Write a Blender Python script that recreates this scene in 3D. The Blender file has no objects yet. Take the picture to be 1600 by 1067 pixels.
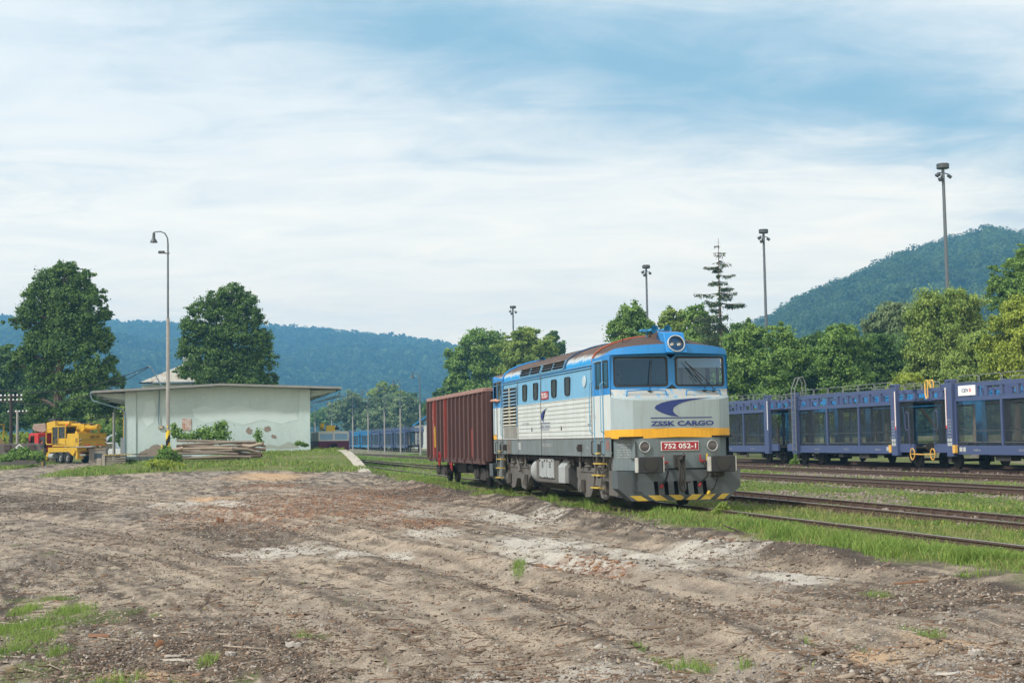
import bpy, bmesh, math, random
import numpy as np
from mathutils import Vector, Matrix

# ------------------------------------------------------------------ camera
SC = bpy.context.scene
COL = SC.collection
F = 2222.0; H = 1.78; ROLL = 0.017
PITCH = math.atan((686.5 - 533.5) / F)
FW = np.array([0, math.cos(PITCH), math.sin(PITCH)])
_r0 = np.array([1.0, 0, 0]); _u0 = np.array([0, -math.sin(PITCH), math.cos(PITCH)])
RT = _r0 * math.cos(ROLL) - _u0 * math.sin(ROLL)
UP = _u0 * math.cos(ROLL) + _r0 * math.sin(ROLL)
CP = np.array([0, 0, H])
cam = bpy.data.cameras.new('camera'); cam_o = bpy.data.objects.new('camera', cam); COL.objects.link(cam_o)
cam.sensor_width = 36.0; cam.lens = 36.0 * F / 1600.0
cam.clip_start = 0.1; cam.clip_end = 6000
m = Matrix(((RT[0], UP[0], -FW[0], 0), (RT[1], UP[1], -FW[1], 0), (RT[2], UP[2], -FW[2], H), (0, 0, 0, 1)))
cam_o.matrix_world = m
SC.camera = cam_o

# ------------------------------------------------------------------ exposure, sky, sun
SC.view_settings.view_transform = 'Standard'; SC.view_settings.look = 'None'
SC.view_settings.gamma = 1.0; SC.view_settings.exposure = 0.75
SC.cycles.max_bounces = 6; SC.cycles.transparent_max_bounces = 12
SC.cycles.volume_bounces = 0
SC.cycles.volume_step_rate = 4
W = bpy.data.worlds.new('World'); SC.world = W; W.use_nodes = True
wn = W.node_tree.nodes; wl = W.node_tree.links; wn.clear()
SUN_EL = math.radians(46); SUN_AZ = math.radians(236)     # azimuth clockwise from +Y: sun on the camera's left, slightly behind
def WN(t, **k):
    n = wn.new(t)
    for a, b in k.items(): setattr(n, a, b)
    return n
out = WN('ShaderNodeOutputWorld'); bg = WN('ShaderNodeBackground'); bg.inputs['Strength'].default_value = 0.1
sky = WN('ShaderNodeTexSky', sky_type='NISHITA', sun_disc=False, sun_elevation=SUN_EL, sun_rotation=SUN_AZ, air_density=1.2, dust_density=1.5, ozone_density=1.5)
tc = WN('ShaderNodeTexCoord'); sep = WN('ShaderNodeSeparateXYZ'); wl.new(tc.outputs['Generated'], sep.inputs[0])
def M(op, a, b=None, c=None, clamp=False):
    n = WN('ShaderNodeMath', operation=op); n.use_clamp = clamp
    for i, v in enumerate((a, b, c)):
        if v is None: continue
        if isinstance(v, (int, float)): n.inputs[i].default_value = v
        else: wl.new(v, n.inputs[i])
    return n.outputs[0]
zz = M('ADD', M('MAXIMUM', sep.outputs['Z'], 0.0), 0.12)
uu = M('DIVIDE', sep.outputs['X'], zz); vv = M('DIVIDE', sep.outputs['Y'], zz)
cmb = WN('ShaderNodeCombineXYZ'); wl.new(uu, cmb.inputs[0]); wl.new(vv, cmb.inputs[1])
def cloud(scale, sx, sy, rot, seed, detail=8, rough=0.55, dist=0.3):
    mp = WN('ShaderNodeMapping'); mp.inputs['Scale'].default_value = (sx, sy, 1); mp.inputs['Rotation'].default_value = (0, 0, rot)
    mp.inputs['Location'].default_value = (seed, seed * 0.7, 0)
    wl.new(cmb.outputs[0], mp.inputs[0])
    nz = WN('ShaderNodeTexNoise'); nz.inputs['Scale'].default_value = scale; nz.inputs['Detail'].default_value = detail
    nz.inputs['Roughness'].default_value = rough; nz.inputs['Distortion'].default_value = dist
    wl.new(mp.outputs[0], nz.inputs['Vector']); return nz.outputs['Fac']
n1 = cloud(1.0, 1.0, 0.75, 0.5, 3.1, 9, 0.6)
n2 = cloud(3.2, 0.8, 1.4, -0.35, 7.7, 8, 0.62, 0.6)
# a clear streak runs across the upper sky, from high on the left to lower on the right: distance from that band of directions
lx = M('DIVIDE', sep.outputs['X'], sep.outputs['Y']); lz = M('DIVIDE', sep.outputs['Z'], sep.outputs['Y'])
band = M('SUBTRACT', lz, M('MULTIPLY_ADD', lx, -0.16, 0.275))
bandw = M('SUBTRACT', 1.0, M('MULTIPLY', M('ABSOLUTE', band), 11.0), clamp=True)
rightw = M('MULTIPLY_ADD', lx, 1.6, 0.62, clamp=True)
clear = M('MULTIPLY', bandw, rightw)
hi = M('MULTIPLY', M('SUBTRACT', lz, 0.10), 2.2, clamp=True)
base = M('ADD', M('MULTIPLY', n1, 0.9), M('MULTIPLY', n2, 0.45))
v = M('SUBTRACT', base, M('MULTIPLY', clear, 0.42))
v = M('SUBTRACT', v, M('MULTIPLY', hi, 0.20))
v = M('ADD', v, M('MULTIPLY', M('SUBTRACT', 1.0, M('MULTIPLY', lz, 5.5), clamp=True), 0.35))
cm = WN('ShaderNodeMapRange'); cm.interpolation_type = 'SMOOTHSTEP'
wl.new(v, cm.inputs['Value']); cm.inputs['From Min'].default_value = 0.12; cm.inputs['From Max'].default_value = 0.68
cm.inputs['To Min'].default_value = 0.06; cm.inputs['To Max'].default_value = 1.0
ccol = WN('ShaderNodeMix', data_type='RGBA')
ccol.inputs['A'].default_value = (5.7, 6.0, 6.1, 1); ccol.inputs['B'].default_value = (7.0, 6.9, 6.5, 1)
cb = M('MULTIPLY_ADD', n2, 2.6, -0.8, clamp=True); wl.new(cb, ccol.inputs['Factor'])
skc = WN('ShaderNodeMix', data_type='RGBA', blend_type='MIX'); skc.inputs['Factor'].default_value = 0.75
wl.new(sky.outputs[0], skc.inputs['A']); skc.inputs['B'].default_value = (1.8, 3.4, 4.25, 1)
lowf = M('SUBTRACT', 1.0, M('DIVIDE', M('MAXIMUM', sep.outputs['Z'], 0.0), 0.26), clamp=True)
glow = WN('ShaderNodeMix', data_type='RGBA'); wl.new(M('POWER', lowf, 1.45), glow.inputs['Factor']); glow.inputs['A'].default_value = (1, 1, 1, 1); glow.inputs['B'].default_value = (2.95, 2.3, 1.55, 1)
ccm = WN('ShaderNodeMix', data_type='RGBA', blend_type='MULTIPLY'); ccm.inputs['Factor'].default_value = 1.0; wl.new(ccol.outputs['Result'], ccm.inputs['A']); wl.new(glow.outputs['Result'], ccm.inputs['B']); ccol = ccm
mx = WN('ShaderNodeMix', data_type='RGBA'); wl.new(cm.outputs[0], mx.inputs['Factor'])
wl.new(skc.outputs['Result'], mx.inputs['A']); wl.new(ccol.outputs['Result'], mx.inputs['B'])
wl.new(mx.outputs['Result'], bg.inputs['Color']); wl.new(bg.outputs[0], out.inputs[0])

sun = bpy.data.lights.new('sun', 'SUN'); sun.energy = 2.8; sun.angle = math.radians(6); sun.color = (1.0, 0.95, 0.87)
sun_o = bpy.data.objects.new('sun', sun); COL.objects.link(sun_o)
sd = Vector((math.sin(SUN_AZ) * math.cos(SUN_EL), math.cos(SUN_AZ) * math.cos(SUN_EL), math.sin(SUN_EL)))
sun_o.rotation_euler = sd.to_track_quat('Z', 'Y').to_euler(); sun_o.location = (-40, -20, 60)

# ------------------------------------------------------------------ frames of reference
TH = math.radians(-12.718)
TD = np.array([math.sin(TH), math.cos(TH), 0]); TN = np.array([math.cos(TH), -math.sin(TH), 0])   # along the tracks / across them
RZ_TRACK = math.atan2(-TD[1], -TD[0])             # local +X looks back along the track towards the camera, +Y = TN
def tw(t, lat, z=0.0): return TD * t + TN * lat + np.array([0, 0, z])
def at(px, py, D):                                  # a point seen at photo position (px, py), D metres ahead
    v = FW * F + RT * (px - 800) + UP * (533.5 - py)
    return CP + v * D / v[1]
def gnd(px, py, z):
    v = FW * F + RT * (px - 800) + UP * (533.5 - py)
    return CP + v * (z - H) / v[2]
def sm(x, a, b):
    x = np.clip((x - a) / (b - a), 0, 1); return x * x * (3 - 2 * x)
def _h(ix, iy, s):
    n = (ix.astype(np.int64) * 374761393 + iy.astype(np.int64) * 668265263 + s * 974634777) & 0xffffffff
    n = ((n ^ (n >> 13)) * 1274126177) & 0xffffffff
    return ((n ^ (n >> 16)) & 0xffffff) / float(0xffffff)
def vn(x, y, s=0):
    x = np.asarray(x, float); y = np.asarray(y, float)
    ix = np.floor(x); iy = np.floor(y); fx = x - ix; fy = y - iy
    fx = fx * fx * (3 - 2 * fx); fy = fy * fy * (3 - 2 * fy)
    a = _h(ix, iy, s); b = _h(ix + 1, iy, s); c = _h(ix, iy + 1, s); d = _h(ix + 1, iy + 1, s)
    return (a * (1 - fx) + b * fx) * (1 - fy) + (c * (1 - fx) + d * fx) * fy
def fbm(x, y, s=0, o=4, g=0.5):
    r = 0; a = 1; t = 0
    for i in range(o):
        r = r + a * vn(x * 2 ** i + 17 * i, y * 2 ** i - 9 * i, s + i); t += a; a *= g
    return r / t

# ------------------------------------------------------------------ object helpers
def tag(o, label=None, cat=None, group=None, kind=None):
    if label: o['label'] = label
    if cat: o['category'] = cat
    if group: o['group'] = group
    if kind: o['kind'] = kind
    return o
def thing(name, label, cat, loc=(0, 0, 0), rz=0.0, group=None):
    o = bpy.data.objects.new(name, None); o.empty_display_size = 0.3; COL.objects.link(o)
    o.location = [float(a) for a in loc]; o.rotation_euler = (0, 0, rz)
    return tag(o, label, cat, group)
def copy_tree(o, parent=None):
    c = o.copy(); COL.objects.link(c); c.parent = parent
    for ch in list(o.children): copy_tree(ch, c)
    return c
class MB:
    def __init__(s): s.v = []; s.f = []; s.m = []
    def face(s, pts, m=0):
        b = len(s.v); s.v += [tuple(float(a) for a in p) for p in pts]; s.f.append(list(range(b, b + len(pts)))); s.m.append(m); return s
    def box(s, x0, x1, y0, y1, z0, z1, m=0, mat=None):
        b = len(s.v); P = [(x, y, z) for z in (z0, z1) for y in (y0, y1) for x in (x0, x1)]
        if mat is not None: P = [tuple(mat @ Vector(p)) for p in P]
        s.v += P
        for q in ((0, 2, 3, 1), (4, 5, 7, 6), (0, 1, 5, 4), (2, 6, 7, 3), (0, 4, 6, 2), (1, 3, 7, 5)): s.f.append([b + i for i in q]); s.m.append(m)
        return s
    def bar(s, p, q, w, h, m=0, up=(0, 0, 1)):
        p = Vector(p); q = Vector(q); d = q - p; L = d.length
        if L < 1e-6: return s
        d.normalize(); u = Vector(up)
        if abs(d.dot(u)) > 0.99: u = Vector((1, 0, 0))
        y = u.cross(d).normalized(); z = d.cross(y)
        M4 = Matrix(((d.x, y.x, z.x, p.x), (d.y, y.y, z.y, p.y), (d.z, y.z, z.z, p.z), (0, 0, 0, 1)))
        return s.box(0, L, -w / 2, w / 2, -h / 2, h / 2, m, M4)
    def prism(s, poly, axis, a, b, m=0):
        # poly in the two other axes (order x,y,z without axis)
        def mk(u, v, w):
            return {'x': (w, u, v), 'y': (u, w, v), 'z': (u, v, w)}[axis]
        n = len(poly); k = len(s.v)
        s.v += [mk(u, v, a) for u, v in poly] + [mk(u, v, b) for u, v in poly]
        s.f.append(list(range(k, k + n))); s.f.append(list(range(k + 2 * n - 1, k + n - 1, -1))); s.m += [m, m]
        for i in range(n):
            j = (i + 1) % n; s.f.append([k + i, k + j, k + n + j, k + n + i]); s.m.append(m)
        return s
    def tube(s, pts, r, n=8, m=0, cap=True):
        P = [Vector(p) for p in pts]; R = r if isinstance(r, (list, tuple)) else [r] * len(P)
        k = len(s.v); ref = None
        for i, p in enumerate(P):
            if i == 0: d = P[1] - P[0]
            elif i == len(P) - 1: d = P[-1] - P[-2]
            else: d = (P[i + 1] - P[i]).normalized() + (P[i] - P[i - 1]).normalized()
            d = d.normalized()
            if ref is None: ref = Vector((0, 0, 1)) if abs(d.z) < 0.9 else Vector((1, 0, 0))
            a = d.cross(ref).normalized(); b = d.cross(a).normalized(); ref = a.cross(d) * 1.0
            if abs(d.dot(ref)) > 0.99: ref = Vector((1, 0, 0))
            for j in range(n):
                t = 2 * math.pi * j / n; s.v.append(tuple(p + (a * math.cos(t) + b * math.sin(t)) * R[i]))
        for i in range(len(P) - 1):
            for j in range(n):
                j2 = (j + 1) % n; s.f.append([k + i * n + j, k + i * n + j2, k + (i + 1) * n + j2, k + (i + 1) * n + j]); s.m.append(m)
        if cap:
            s.f.append([k + j for j in range(n)][::-1]); s.f.append([k + (len(P) - 1) * n + j for j in range(n)]); s.m += [m, m]
        return s
    def cyl(s, p, q, r, n=20, m=0): return s.tube([p, q], r, n, m)
    def lathe(s, prof, origin, axis, n=24, m=0):
        # prof: (distance along axis, radius)
        o = Vector(origin); d = Vector(axis).normalized(); ref = Vector((0, 0, 1)) if abs(d.z) < 0.9 else Vector((1, 0, 0))
        a = d.cross(ref).normalized(); b = d.cross(a); k = len(s.v)
        for (h, r) in prof:
            for j in range(n):
                t = 2 * math.pi * j / n; s.v.append(tuple(o + d * h + (a * math.cos(t) + b * math.sin(t)) * max(r, 1e-4)))
        for i in range(len(prof) - 1):
            for j in range(n):
                j2 = (j + 1) % n; s.f.append([k + i * n + j, k + i * n + j2, k + (i + 1) * n + j2, k + (i + 1) * n + j]); s.m.append(m)
        return s
    def panel(s, outer, inner, m=0):
        # quad ring between two 4-corner loops
        for i in range(4):
            j = (i + 1) % 4; s.face([outer[i], outer[j], inner[j], inner[i]], m)
        return s
    def loft(s, secs, m=0, close=False, mats=None):
        n = len(secs[0]); k = len(s.v)
        for c in secs: s.v += [tuple(float(a) for a in p) for p in c]
        for i in range(len(secs) - 1):
            for j in range(n if close else n - 1):
                j2 = (j + 1) % n
                s.f.append([k + i * n + j, k + i * n + j2, k + (i + 1) * n + j2, k + (i + 1) * n + j]); s.m.append(mats[j] if mats else m)
        return s
    def build(s, name, mats, parent=None, label=None, smooth=False, bevel=0.0, ang=0.6):
        me = bpy.data.meshes.new(name); me.from_pydata(s.v, [], s.f)
        if not isinstance(mats, (list, tuple)): mats = [mats]
        for mm in mats: me.materials.append(mm)
        if len(mats) > 1: me.polygons.foreach_set('material_index', s.m)
        bm = bmesh.new(); bm.from_mesh(me)
        bmesh.ops.remove_doubles(bm, verts=bm.verts, dist=1e-5); bmesh.ops.recalc_face_normals(bm, faces=bm.faces)
        bm.to_mesh(me); bm.free()
        if smooth: me.shade_smooth(); me.set_sharp_from_angle(angle=ang)
        me.update()
        o = bpy.data.objects.new(name, me); COL.objects.link(o); o.parent = parent
        if label: o['label'] = label
        if bevel:
            b = o.modifiers.new('bevel', 'BEVEL'); b.width = bevel; b.segments = 2; b.limit_method = 'ANGLE'; b.angle_limit = 0.6
        return o
def np_mesh(name, V, Fc, mats, parent=None, fattr=None, vcol=None, smooth=False):
    V = np.asarray(V, np.float32); Fc = np.asarray(Fc, np.int32); k = Fc.shape[1]
    me = bpy.data.meshes.new(name); me.vertices.add(len(V)); me.vertices.foreach_set('co', V.ravel())
    me.loops.add(Fc.size); me.loops.foreach_set('vertex_index', Fc.ravel())
    me.polygons.add(len(Fc)); me.polygons.foreach_set('loop_start', np.arange(0, Fc.size, k, dtype=np.int32))
    me.polygons.foreach_set('loop_total', np.full(len(Fc), k, np.int32))
    if smooth: me.polygons.foreach_set('use_smooth', np.ones(len(Fc), bool))
    for mm in (mats if isinstance(mats, (list, tuple)) else [mats]): me.materials.append(mm)
    me.update(calc_edges=True)
    if fattr is not None:
        a = me.attributes.new('tint', 'FLOAT', 'FACE'); a.data.foreach_set('value', np.asarray(fattr, np.float32))
    if vcol is not None:
        for nm, arr in vcol.items():
            a = me.attributes.new(nm, 'FLOAT_COLOR', 'POINT'); a.data.foreach_set('color', np.asarray(arr, np.float32).ravel())
    o = bpy.data.objects.new(name, me); COL.objects.link(o); o.parent = parent
    return o

# ------------------------------------------------------------------ materials
class NT:
    def __init__(s, name):
        s.mat = bpy.data.materials.new(name); s.mat.use_nodes = True; s.n = s.mat.node_tree.nodes; s.l = s.mat.node_tree.links; s.n.clear()
        s.out = s.n.new('ShaderNodeOutputMaterial')
    def __call__(s, t, ins=None, **k):
        n = s.n.new(t)
        for a, b in k.items(): setattr(n, a, b)
        for a, b in (ins or {}).items():
            if hasattr(b, 'is_output') or isinstance(b, bpy.types.NodeSocket): s.l.new(b, n.inputs[a])
            else: n.inputs[a].default_value = b
        return n
    def mix(s, f, a, b, bt='MIX'):
        n = s('ShaderNodeMix', data_type='RGBA', blend_type=bt)
        for key, val in (('Factor', f), ('A', a), ('B', b)):
            if isinstance(val, bpy.types.NodeSocket): s.l.new(val, n.inputs[key])
            else: n.inputs[key].default_value = val if key == 'Factor' else (*val, 1) if len(val) == 3 else val
        return n.outputs['Result']
    def ramp(s, v, lo, hi, a=0.0, b=1.0):
        return s('ShaderNodeMapRange', {'Value': v, 'From Min': lo, 'From Max': hi, 'To Min': a, 'To Max': b}).outputs[0]
    def noise(s, sc, det=4, vec=None, scale3=None, rough=0.55, dist=0.0, coord='Object'):
        if vec is None: vec = s('ShaderNodeTexCoord').outputs[coord]
        if scale3: vec = s('ShaderNodeMapping', {'Vector': vec, 'Scale': scale3}).outputs[0]
        return s('ShaderNodeTexNoise', {'Vector': vec, 'Scale': sc, 'Detail': det, 'Roughness': rough, 'Distortion': dist}).outputs['Fac']
    def done(s, bsdf): s.l.new(bsdf, s.out.inputs['Surface']); return s.mat
_mc = {}
def paint(name, col, rough=0.5, dirt=0.25, dcol=(0.09, 0.075, 0.06), metal=0.0, streak=0.0, sc=1.0, patch=0.0, pcol=(0.16, 0.08, 0.045), bump=0.0, spec=0.4):
    if name in _mc: return _mc[name]
    t = NT(name); n1 = t.noise(1.3 * sc, 6); n2 = t.noise(9 * sc, 5)
    c = t.mix(t.ramp(n1, 0.35, 0.75, 0, dirt), col, dcol)
    c = t.mix(t.ramp(n2, 0.3, 0.75, 0, dirt * 0.6), c, tuple(min(1, x * 1.25) for x in col))
    if streak:
        st = t.noise(1.0, 6, scale3=(9 * sc, 9 * sc, 0.55 * sc), rough=0.65); c = t.mix(t.ramp(st, 0.48, 0.78, 0, streak), c, dcol)
    if patch:
        pn = t.noise(2.4 * sc, 9, rough=0.7, dist=0.4); c = t.mix(t.ramp(pn, 0.63 - 0.12 * patch, 0.68 - 0.12 * patch, 0, min(1, patch * 2)), c, pcol)
    b = t('ShaderNodeBsdfPrincipled', {'Base Color': c, 'Roughness': t.ramp(n2, 0.2, 0.8, rough * 0.85, min(1, rough * 1.15)), 'Metallic': metal, 'Specular IOR Level': spec})
    if bump:
        bp = t('ShaderNodeBump', {'Height': n2, 'Strength': bump, 'Distance': 0.02}); t.l.new(bp.outputs[0], b.inputs['Normal'])
    _mc[name] = t.done(b.outputs[0]); return _mc[name]
def plain(name, col, rough=0.6, metal=0.0):
    if name in _mc: return _mc[name]
    t = NT(name); n = t.noise(6, 3); c = t.mix(t.ramp(n, 0.3, 0.7, 0, 0.25), col, tuple(x * 0.7 for x in col))
    b = t('ShaderNodeBsdfPrincipled', {'Base Color': c, 'Roughness': rough, 'Metallic': metal}); _mc[name] = t.done(b.outputs[0]); return _mc[name]
def glass(name, tint=(0.5, 0.6, 0.65), gl=0.5, refl=(0.7, 0.8, 0.9)):
    if name in _mc: return _mc[name]
    t = NT(name); tr = t('ShaderNodeBsdfTransparent', {'Color': (*tint, 1)}); g = t('ShaderNodeBsdfGlossy', {'Color': (*refl, 1), 'Roughness': 0.06})
    fr = t('ShaderNodeFresnel', {'IOR': 1.5}); f = t('ShaderNodeMath', {0: fr.outputs[0], 1: gl}, operation='ADD'); f.use_clamp = True
    mx = t('ShaderNodeMixShader', {0: f.outputs[0], 1: tr.outputs[0], 2: g.outputs[0]}); _mc[name] = t.done(mx.outputs[0]); return _mc[name]
def text(parent, s, loc, height, right, upv, mat, name='lettering', width=None, align='CENTER', depth=0.002, bold=0.0, label=None):
    cu = bpy.data.curves.new('t', 'FONT'); cu.body = s; cu.size = 1.0; cu.align_x = align; cu.align_y = 'CENTER'; cu.extrude = 0.0; cu.offset = bold
    cu.resolution_u = 3
    o = bpy.data.objects.new('t', cu); COL.objects.link(o)
    dg = bpy.context.evaluated_depsgraph_get(); me = bpy.data.meshes.new_from_object(o.evaluated_get(dg)); bpy.data.objects.remove(o)
    xs = np.array([v.co[:] for v in me.vertices]); w = np.ptp(xs[:, 0]); h = np.ptp(xs[:, 1]); cx = (xs[:, 0].max() + xs[:, 0].min()) / 2 if align == 'CENTER' else xs[:, 0].min()
    cy = (xs[:, 1].max() + xs[:, 1].min()) / 2
    sy = height / h; sx = (width / w) if width else sy
    R = Vector(right).normalized(); U = Vector(upv).normalized(); N = R.cross(U)
    for v in me.vertices:
        p = Vector(loc) + R * ((v.co.x - cx) * sx) + U * ((v.co.y - cy) * sy) + N * depth; v.co = p
    me.materials.clear(); me.materials.append(mat); me.name = name
    ob = bpy.data.objects.new(name, me); COL.objects.link(ob); ob.parent = parent
    if label: ob['label'] = label
    return ob

# ================================================================== TERRAIN
RUTS = []   # polylines on the yard (world), read off the photograph, with (width, depth)
def rut(pts, w, dep):
    RUTS.append((np.array([gnd(x, y, -0.25)[:2] for x, y in pts]), w, dep))
rut([(1150, 1060), (1040, 985), (900, 930), (700, 880), (450, 815), (200, 785), (0, 765)], 0.42, 0.09)
rut([(1420, 1040), (1240, 965), (1050, 912), (820, 868), (560, 820), (300, 780), (60, 758)], 0.36, 0.06)
rut([(840, 1060), (780, 1000), (640, 935), (420, 872), (180, 822), (0, 800)], 0.45, 0.05)
rut([(600, 1060), (520, 990), (380, 920), (180, 860), (0, 830)], 0.5, 0.03)
rut([(1600, 930), (1420, 900), (1200, 880), (1000, 850), (800, 812), (600, 780), (420, 765)], 0.5, 0.05)
rut([(1600, 1000), (1400, 958), (1180, 930), (960, 900), (760, 850), (560, 800)], 0.5, 0.04)
rut([(1080, 870), (900, 820), (780, 790), (700, 762), (640, 752)], 0.4, 0.07)
rut([(1210, 875), (1000, 820), (860, 788), (760, 768)], 0.3, 0.05)
_rr = random.Random(3)
FINE = []
for P_, w_, d_ in list(RUTS[:6]):
    for off in (-.75, -.42, .38, .8, 1.5):
        dd_ = np.gradient(P_, axis=0); nn_ = np.stack([-dd_[:, 1], dd_[:, 0]], 1); nn_ /= np.linalg.norm(nn_, axis=1)[:, None]; FINE.append((P_ + nn_ * (off + _rr.uniform(-.15, .15)), _rr.uniform(.07, .14), _rr.uniform(.006, .016)))
def seg_dist(X, Y, P):
    best = np.full(X.shape, 1e9)
    for i in range(len(P) - 1):
        a = P[i]; b = P[i + 1]; d = b - a; L2 = (d * d).sum()
        t = np.clip(((X - a[0]) * d[0] + (Y - a[1]) * d[1]) / L2, 0, 1)
        q = np.hypot(X - a[0] - t * d[0], Y - a[1] - t * d[1]); best = np.minimum(best, q)
    return best
def lat_t(X, Y): return X * TN[0] + Y * TN[1], X * TD[0] + Y * TD[1]
def edge_lat(X, Y):          # where the dug-over yard meets the grass of the loading track
    return 10.35 + 0.9 * (fbm(X * 0.35, Y * 0.35, 5, 3) - 0.5) + 0.5 * (vn(X * 1.7, Y * 1.7, 6) - 0.5)
def ramp_edge(Y): return np.interp(Y, [70, 80, 102, 130], [9.3, 9.65, 10.6, 11.0])
def gz_base(X, Y):
    lat, t = lat_t(X, Y)
    yard = np.interp(Y, [0, 40, 55, 70, 80, 95, 110, 130, 200, 400, 3000], [-.32, -.30, -.27, -.12, .08, .32, .42, .42, .5, .6, .6])
    yard = yard - 0.32 * sm(X, -14, -6) * sm(Y, 62, 74) * (1 - sm(Y, 74, 90))
    w = sm(lat, 9.1, 10.7)
    z = yard * (1 - w) + (-0.10 - .07 * sm(lat, 12.7, 13.5)) * w
    ramp = np.interp(X, [-32, -27, -20, -15], [0, 0.16, 0.62, 0.85]) * sm(Y, 72, 101)
    e = ramp_edge(Y); rw = 1 - sm(lat, e - 0.05, e + 0.3)
    zr = np.maximum(yard, -.05) + ramp
    onr = sm(Y, 70, 78) * (1 - sm(lat, e - 0.05, e + 0.3))
    z = np.where((Y > 70) & (lat < e + .3), z * (1 - onr) + zr * onr, z)
    return z
def gz(X, Y, fine=True):
    X = np.asarray(X, float); Y = np.asarray(Y, float)
    z = gz_base(X, Y); lat, t = lat_t(X, Y); e = edge_lat(X, Y)
    dirt = (1 - sm(lat, e - 0.5, e + 0.1)) * (1 - sm(Y, 78, 86))
    z = z + dirt * (0.10 * (fbm(X * 0.28, Y * 0.20, 11, 2) - 0.5))
    for P, w, dep in RUTS:
        q = seg_dist(X, Y, P + 0.0); q = q + 0.12 * (vn(X * 1.1, Y * 1.1, 3) - 0.5)
        for off in (0.0,):
            z = z - dirt * dep * np.exp(-(q / w) ** 2) + dirt * dep * 0.75 * np.exp(-((q - w * 1.9) / (w * 0.7)) ** 2)
    for P, w, dep in FINE:
        q = seg_dist(X, Y, P) + 0.06 * (vn(X * 1.6, Y * 1.6, 4) - 0.5); z = z - dirt * dep * (np.exp(-(q / w) ** 2) - .6 * np.exp(-((q - w * 1.8) / (w * .7)) ** 2))
    # the dug edge beside the grass strip
    z = z + dirt * 0.10 * np.exp(-((lat - e + 0.75) / 0.45) ** 2) * (0.4 + vn(X * 1.3, Y * 1.3, 8))
    if fine:
        cl = fbm(X * 3.1, Y * 3.1, 21, 4, 0.6)
        rough = 0.35 + 0.9 * sm(fbm(X * 0.22, Y * 0.22, 31, 3), 0.42, 0.62)
        z = z + dirt * rough * (0.045 * np.maximum(cl - 0.5, 0) * 1.6 + 0.025 * (fbm(X * 11, Y * 11, 41, 2) - 0.5))
        z = z + (1 - dirt) * 0.05 * (fbm(X * 1.5, Y * 1.5, 51, 3) - 0.5)
    return z
def gz1(x, y): return float(gz(np.array([x]), np.array([y]))[0])

def patch(pts_px, z=-0.25):
    """ellipses on the ground: (px, py, half width px, half height px) -> (cx, cy, rx, ry) in metres"""
    r = []
    for px, py, hw, hh in pts_px:
        c = gnd(px, py, z); D = c[1]; a = gnd(px, py - hh, z); b = gnd(px, py + hh, z)
        r.append((c[0], c[1], hw * D / F, max((a[1] - b[1]) / 2, 0.1)))
    return r
def pmask(X, Y, L, soft=0.55, seed=71, amp=0.9, sc=0.9):
    m = np.zeros(X.shape); nz = (fbm(X * sc, Y * sc, seed, 4) - 0.5) * 2 * amp
    for cx, cy, rx, ry in L:
        q = np.hypot((X - cx) / rx, (Y - cy) / ry) + nz; m = np.maximum(m, 1 - sm(q, 1 - soft, 1 + soft))
    return m
PALE = patch([(450, 856, 70, 8), (580, 860, 50, 7), (860, 855, 90, 22), (1000, 872, 120, 14), (1120, 855, 80, 8), (820, 806, 60, 10), (330, 787, 70, 4), (660, 830, 40, 8), (640, 800, 40, 5), (900, 1045, 70, 14), (780, 1045, 50, 12), (1260, 900, 60, 10)])
RUST = patch([(500, 785, 150, 20), (480, 795, 60, 6), (560, 800, 70, 6), (900, 880, 60, 12), (640, 815, 50, 5), (420, 762, 50, 4), (690, 816, 40, 4), (1180, 850, 50, 6), (1180, 850, 30, 4)])
SAW = patch([(1480, 1000, 60, 14), (1350, 1008, 45, 9), (1550, 1050, 30, 6), (200, 1052, 60, 8), (420, 753, 60, 2.5), (330, 778, 40, 3), (1010, 800, 1, 1)])
MUD = patch([(330, 830, 130, 16), (560, 820, 140, 10), (120, 790, 100, 8), (230, 870, 120, 10), (230, 1020, 230, 52), (1100, 945, 160, 12), (1420, 925, 190, 16), (860, 925, 120, 12), (1300, 868, 160, 10), (700, 770, 110, 8), (900, 800, 110, 10), (1000, 975, 130, 8), (40, 780, 90, 6), (150, 1050, 160, 14), (1250, 1000, 90, 10), (1450, 945, 120, 8), (420, 842, 90, 8), (760, 915, 60, 5)])
GRASSP = patch([(20, 975, 46, 16), (60, 985, 30, 10), (155, 958, 46, 9), (110, 948, 30, 6), (50, 930, 40, 4), (100, 929, 26, 3), (15, 1012, 34, 12), (50, 1040, 44, 14), (10, 1058, 40, 12), (120, 1050, 20, 7), (175, 1060, 46, 8), (90, 1015, 14, 8), (45, 945, 14, 6), (210, 948, 18, 4), (490, 981, 26, 3), (245, 955, 8, 2), (327, 1028, 12, 7), (385, 1055, 14, 8), (1085, 1020, 30, 7), (1030, 1015, 20, 6), (997, 993, 8, 7), (1165, 1025, 18, 5), (810, 890, 8, 6), (1255, 990, 6, 6), (1345, 1000, 6, 8), (80, 862, 10, 3), (30, 852, 12, 2), (1370, 930, 24, 4), (1440, 985, 30, 5), (300, 1063, 40, 5)])
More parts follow.
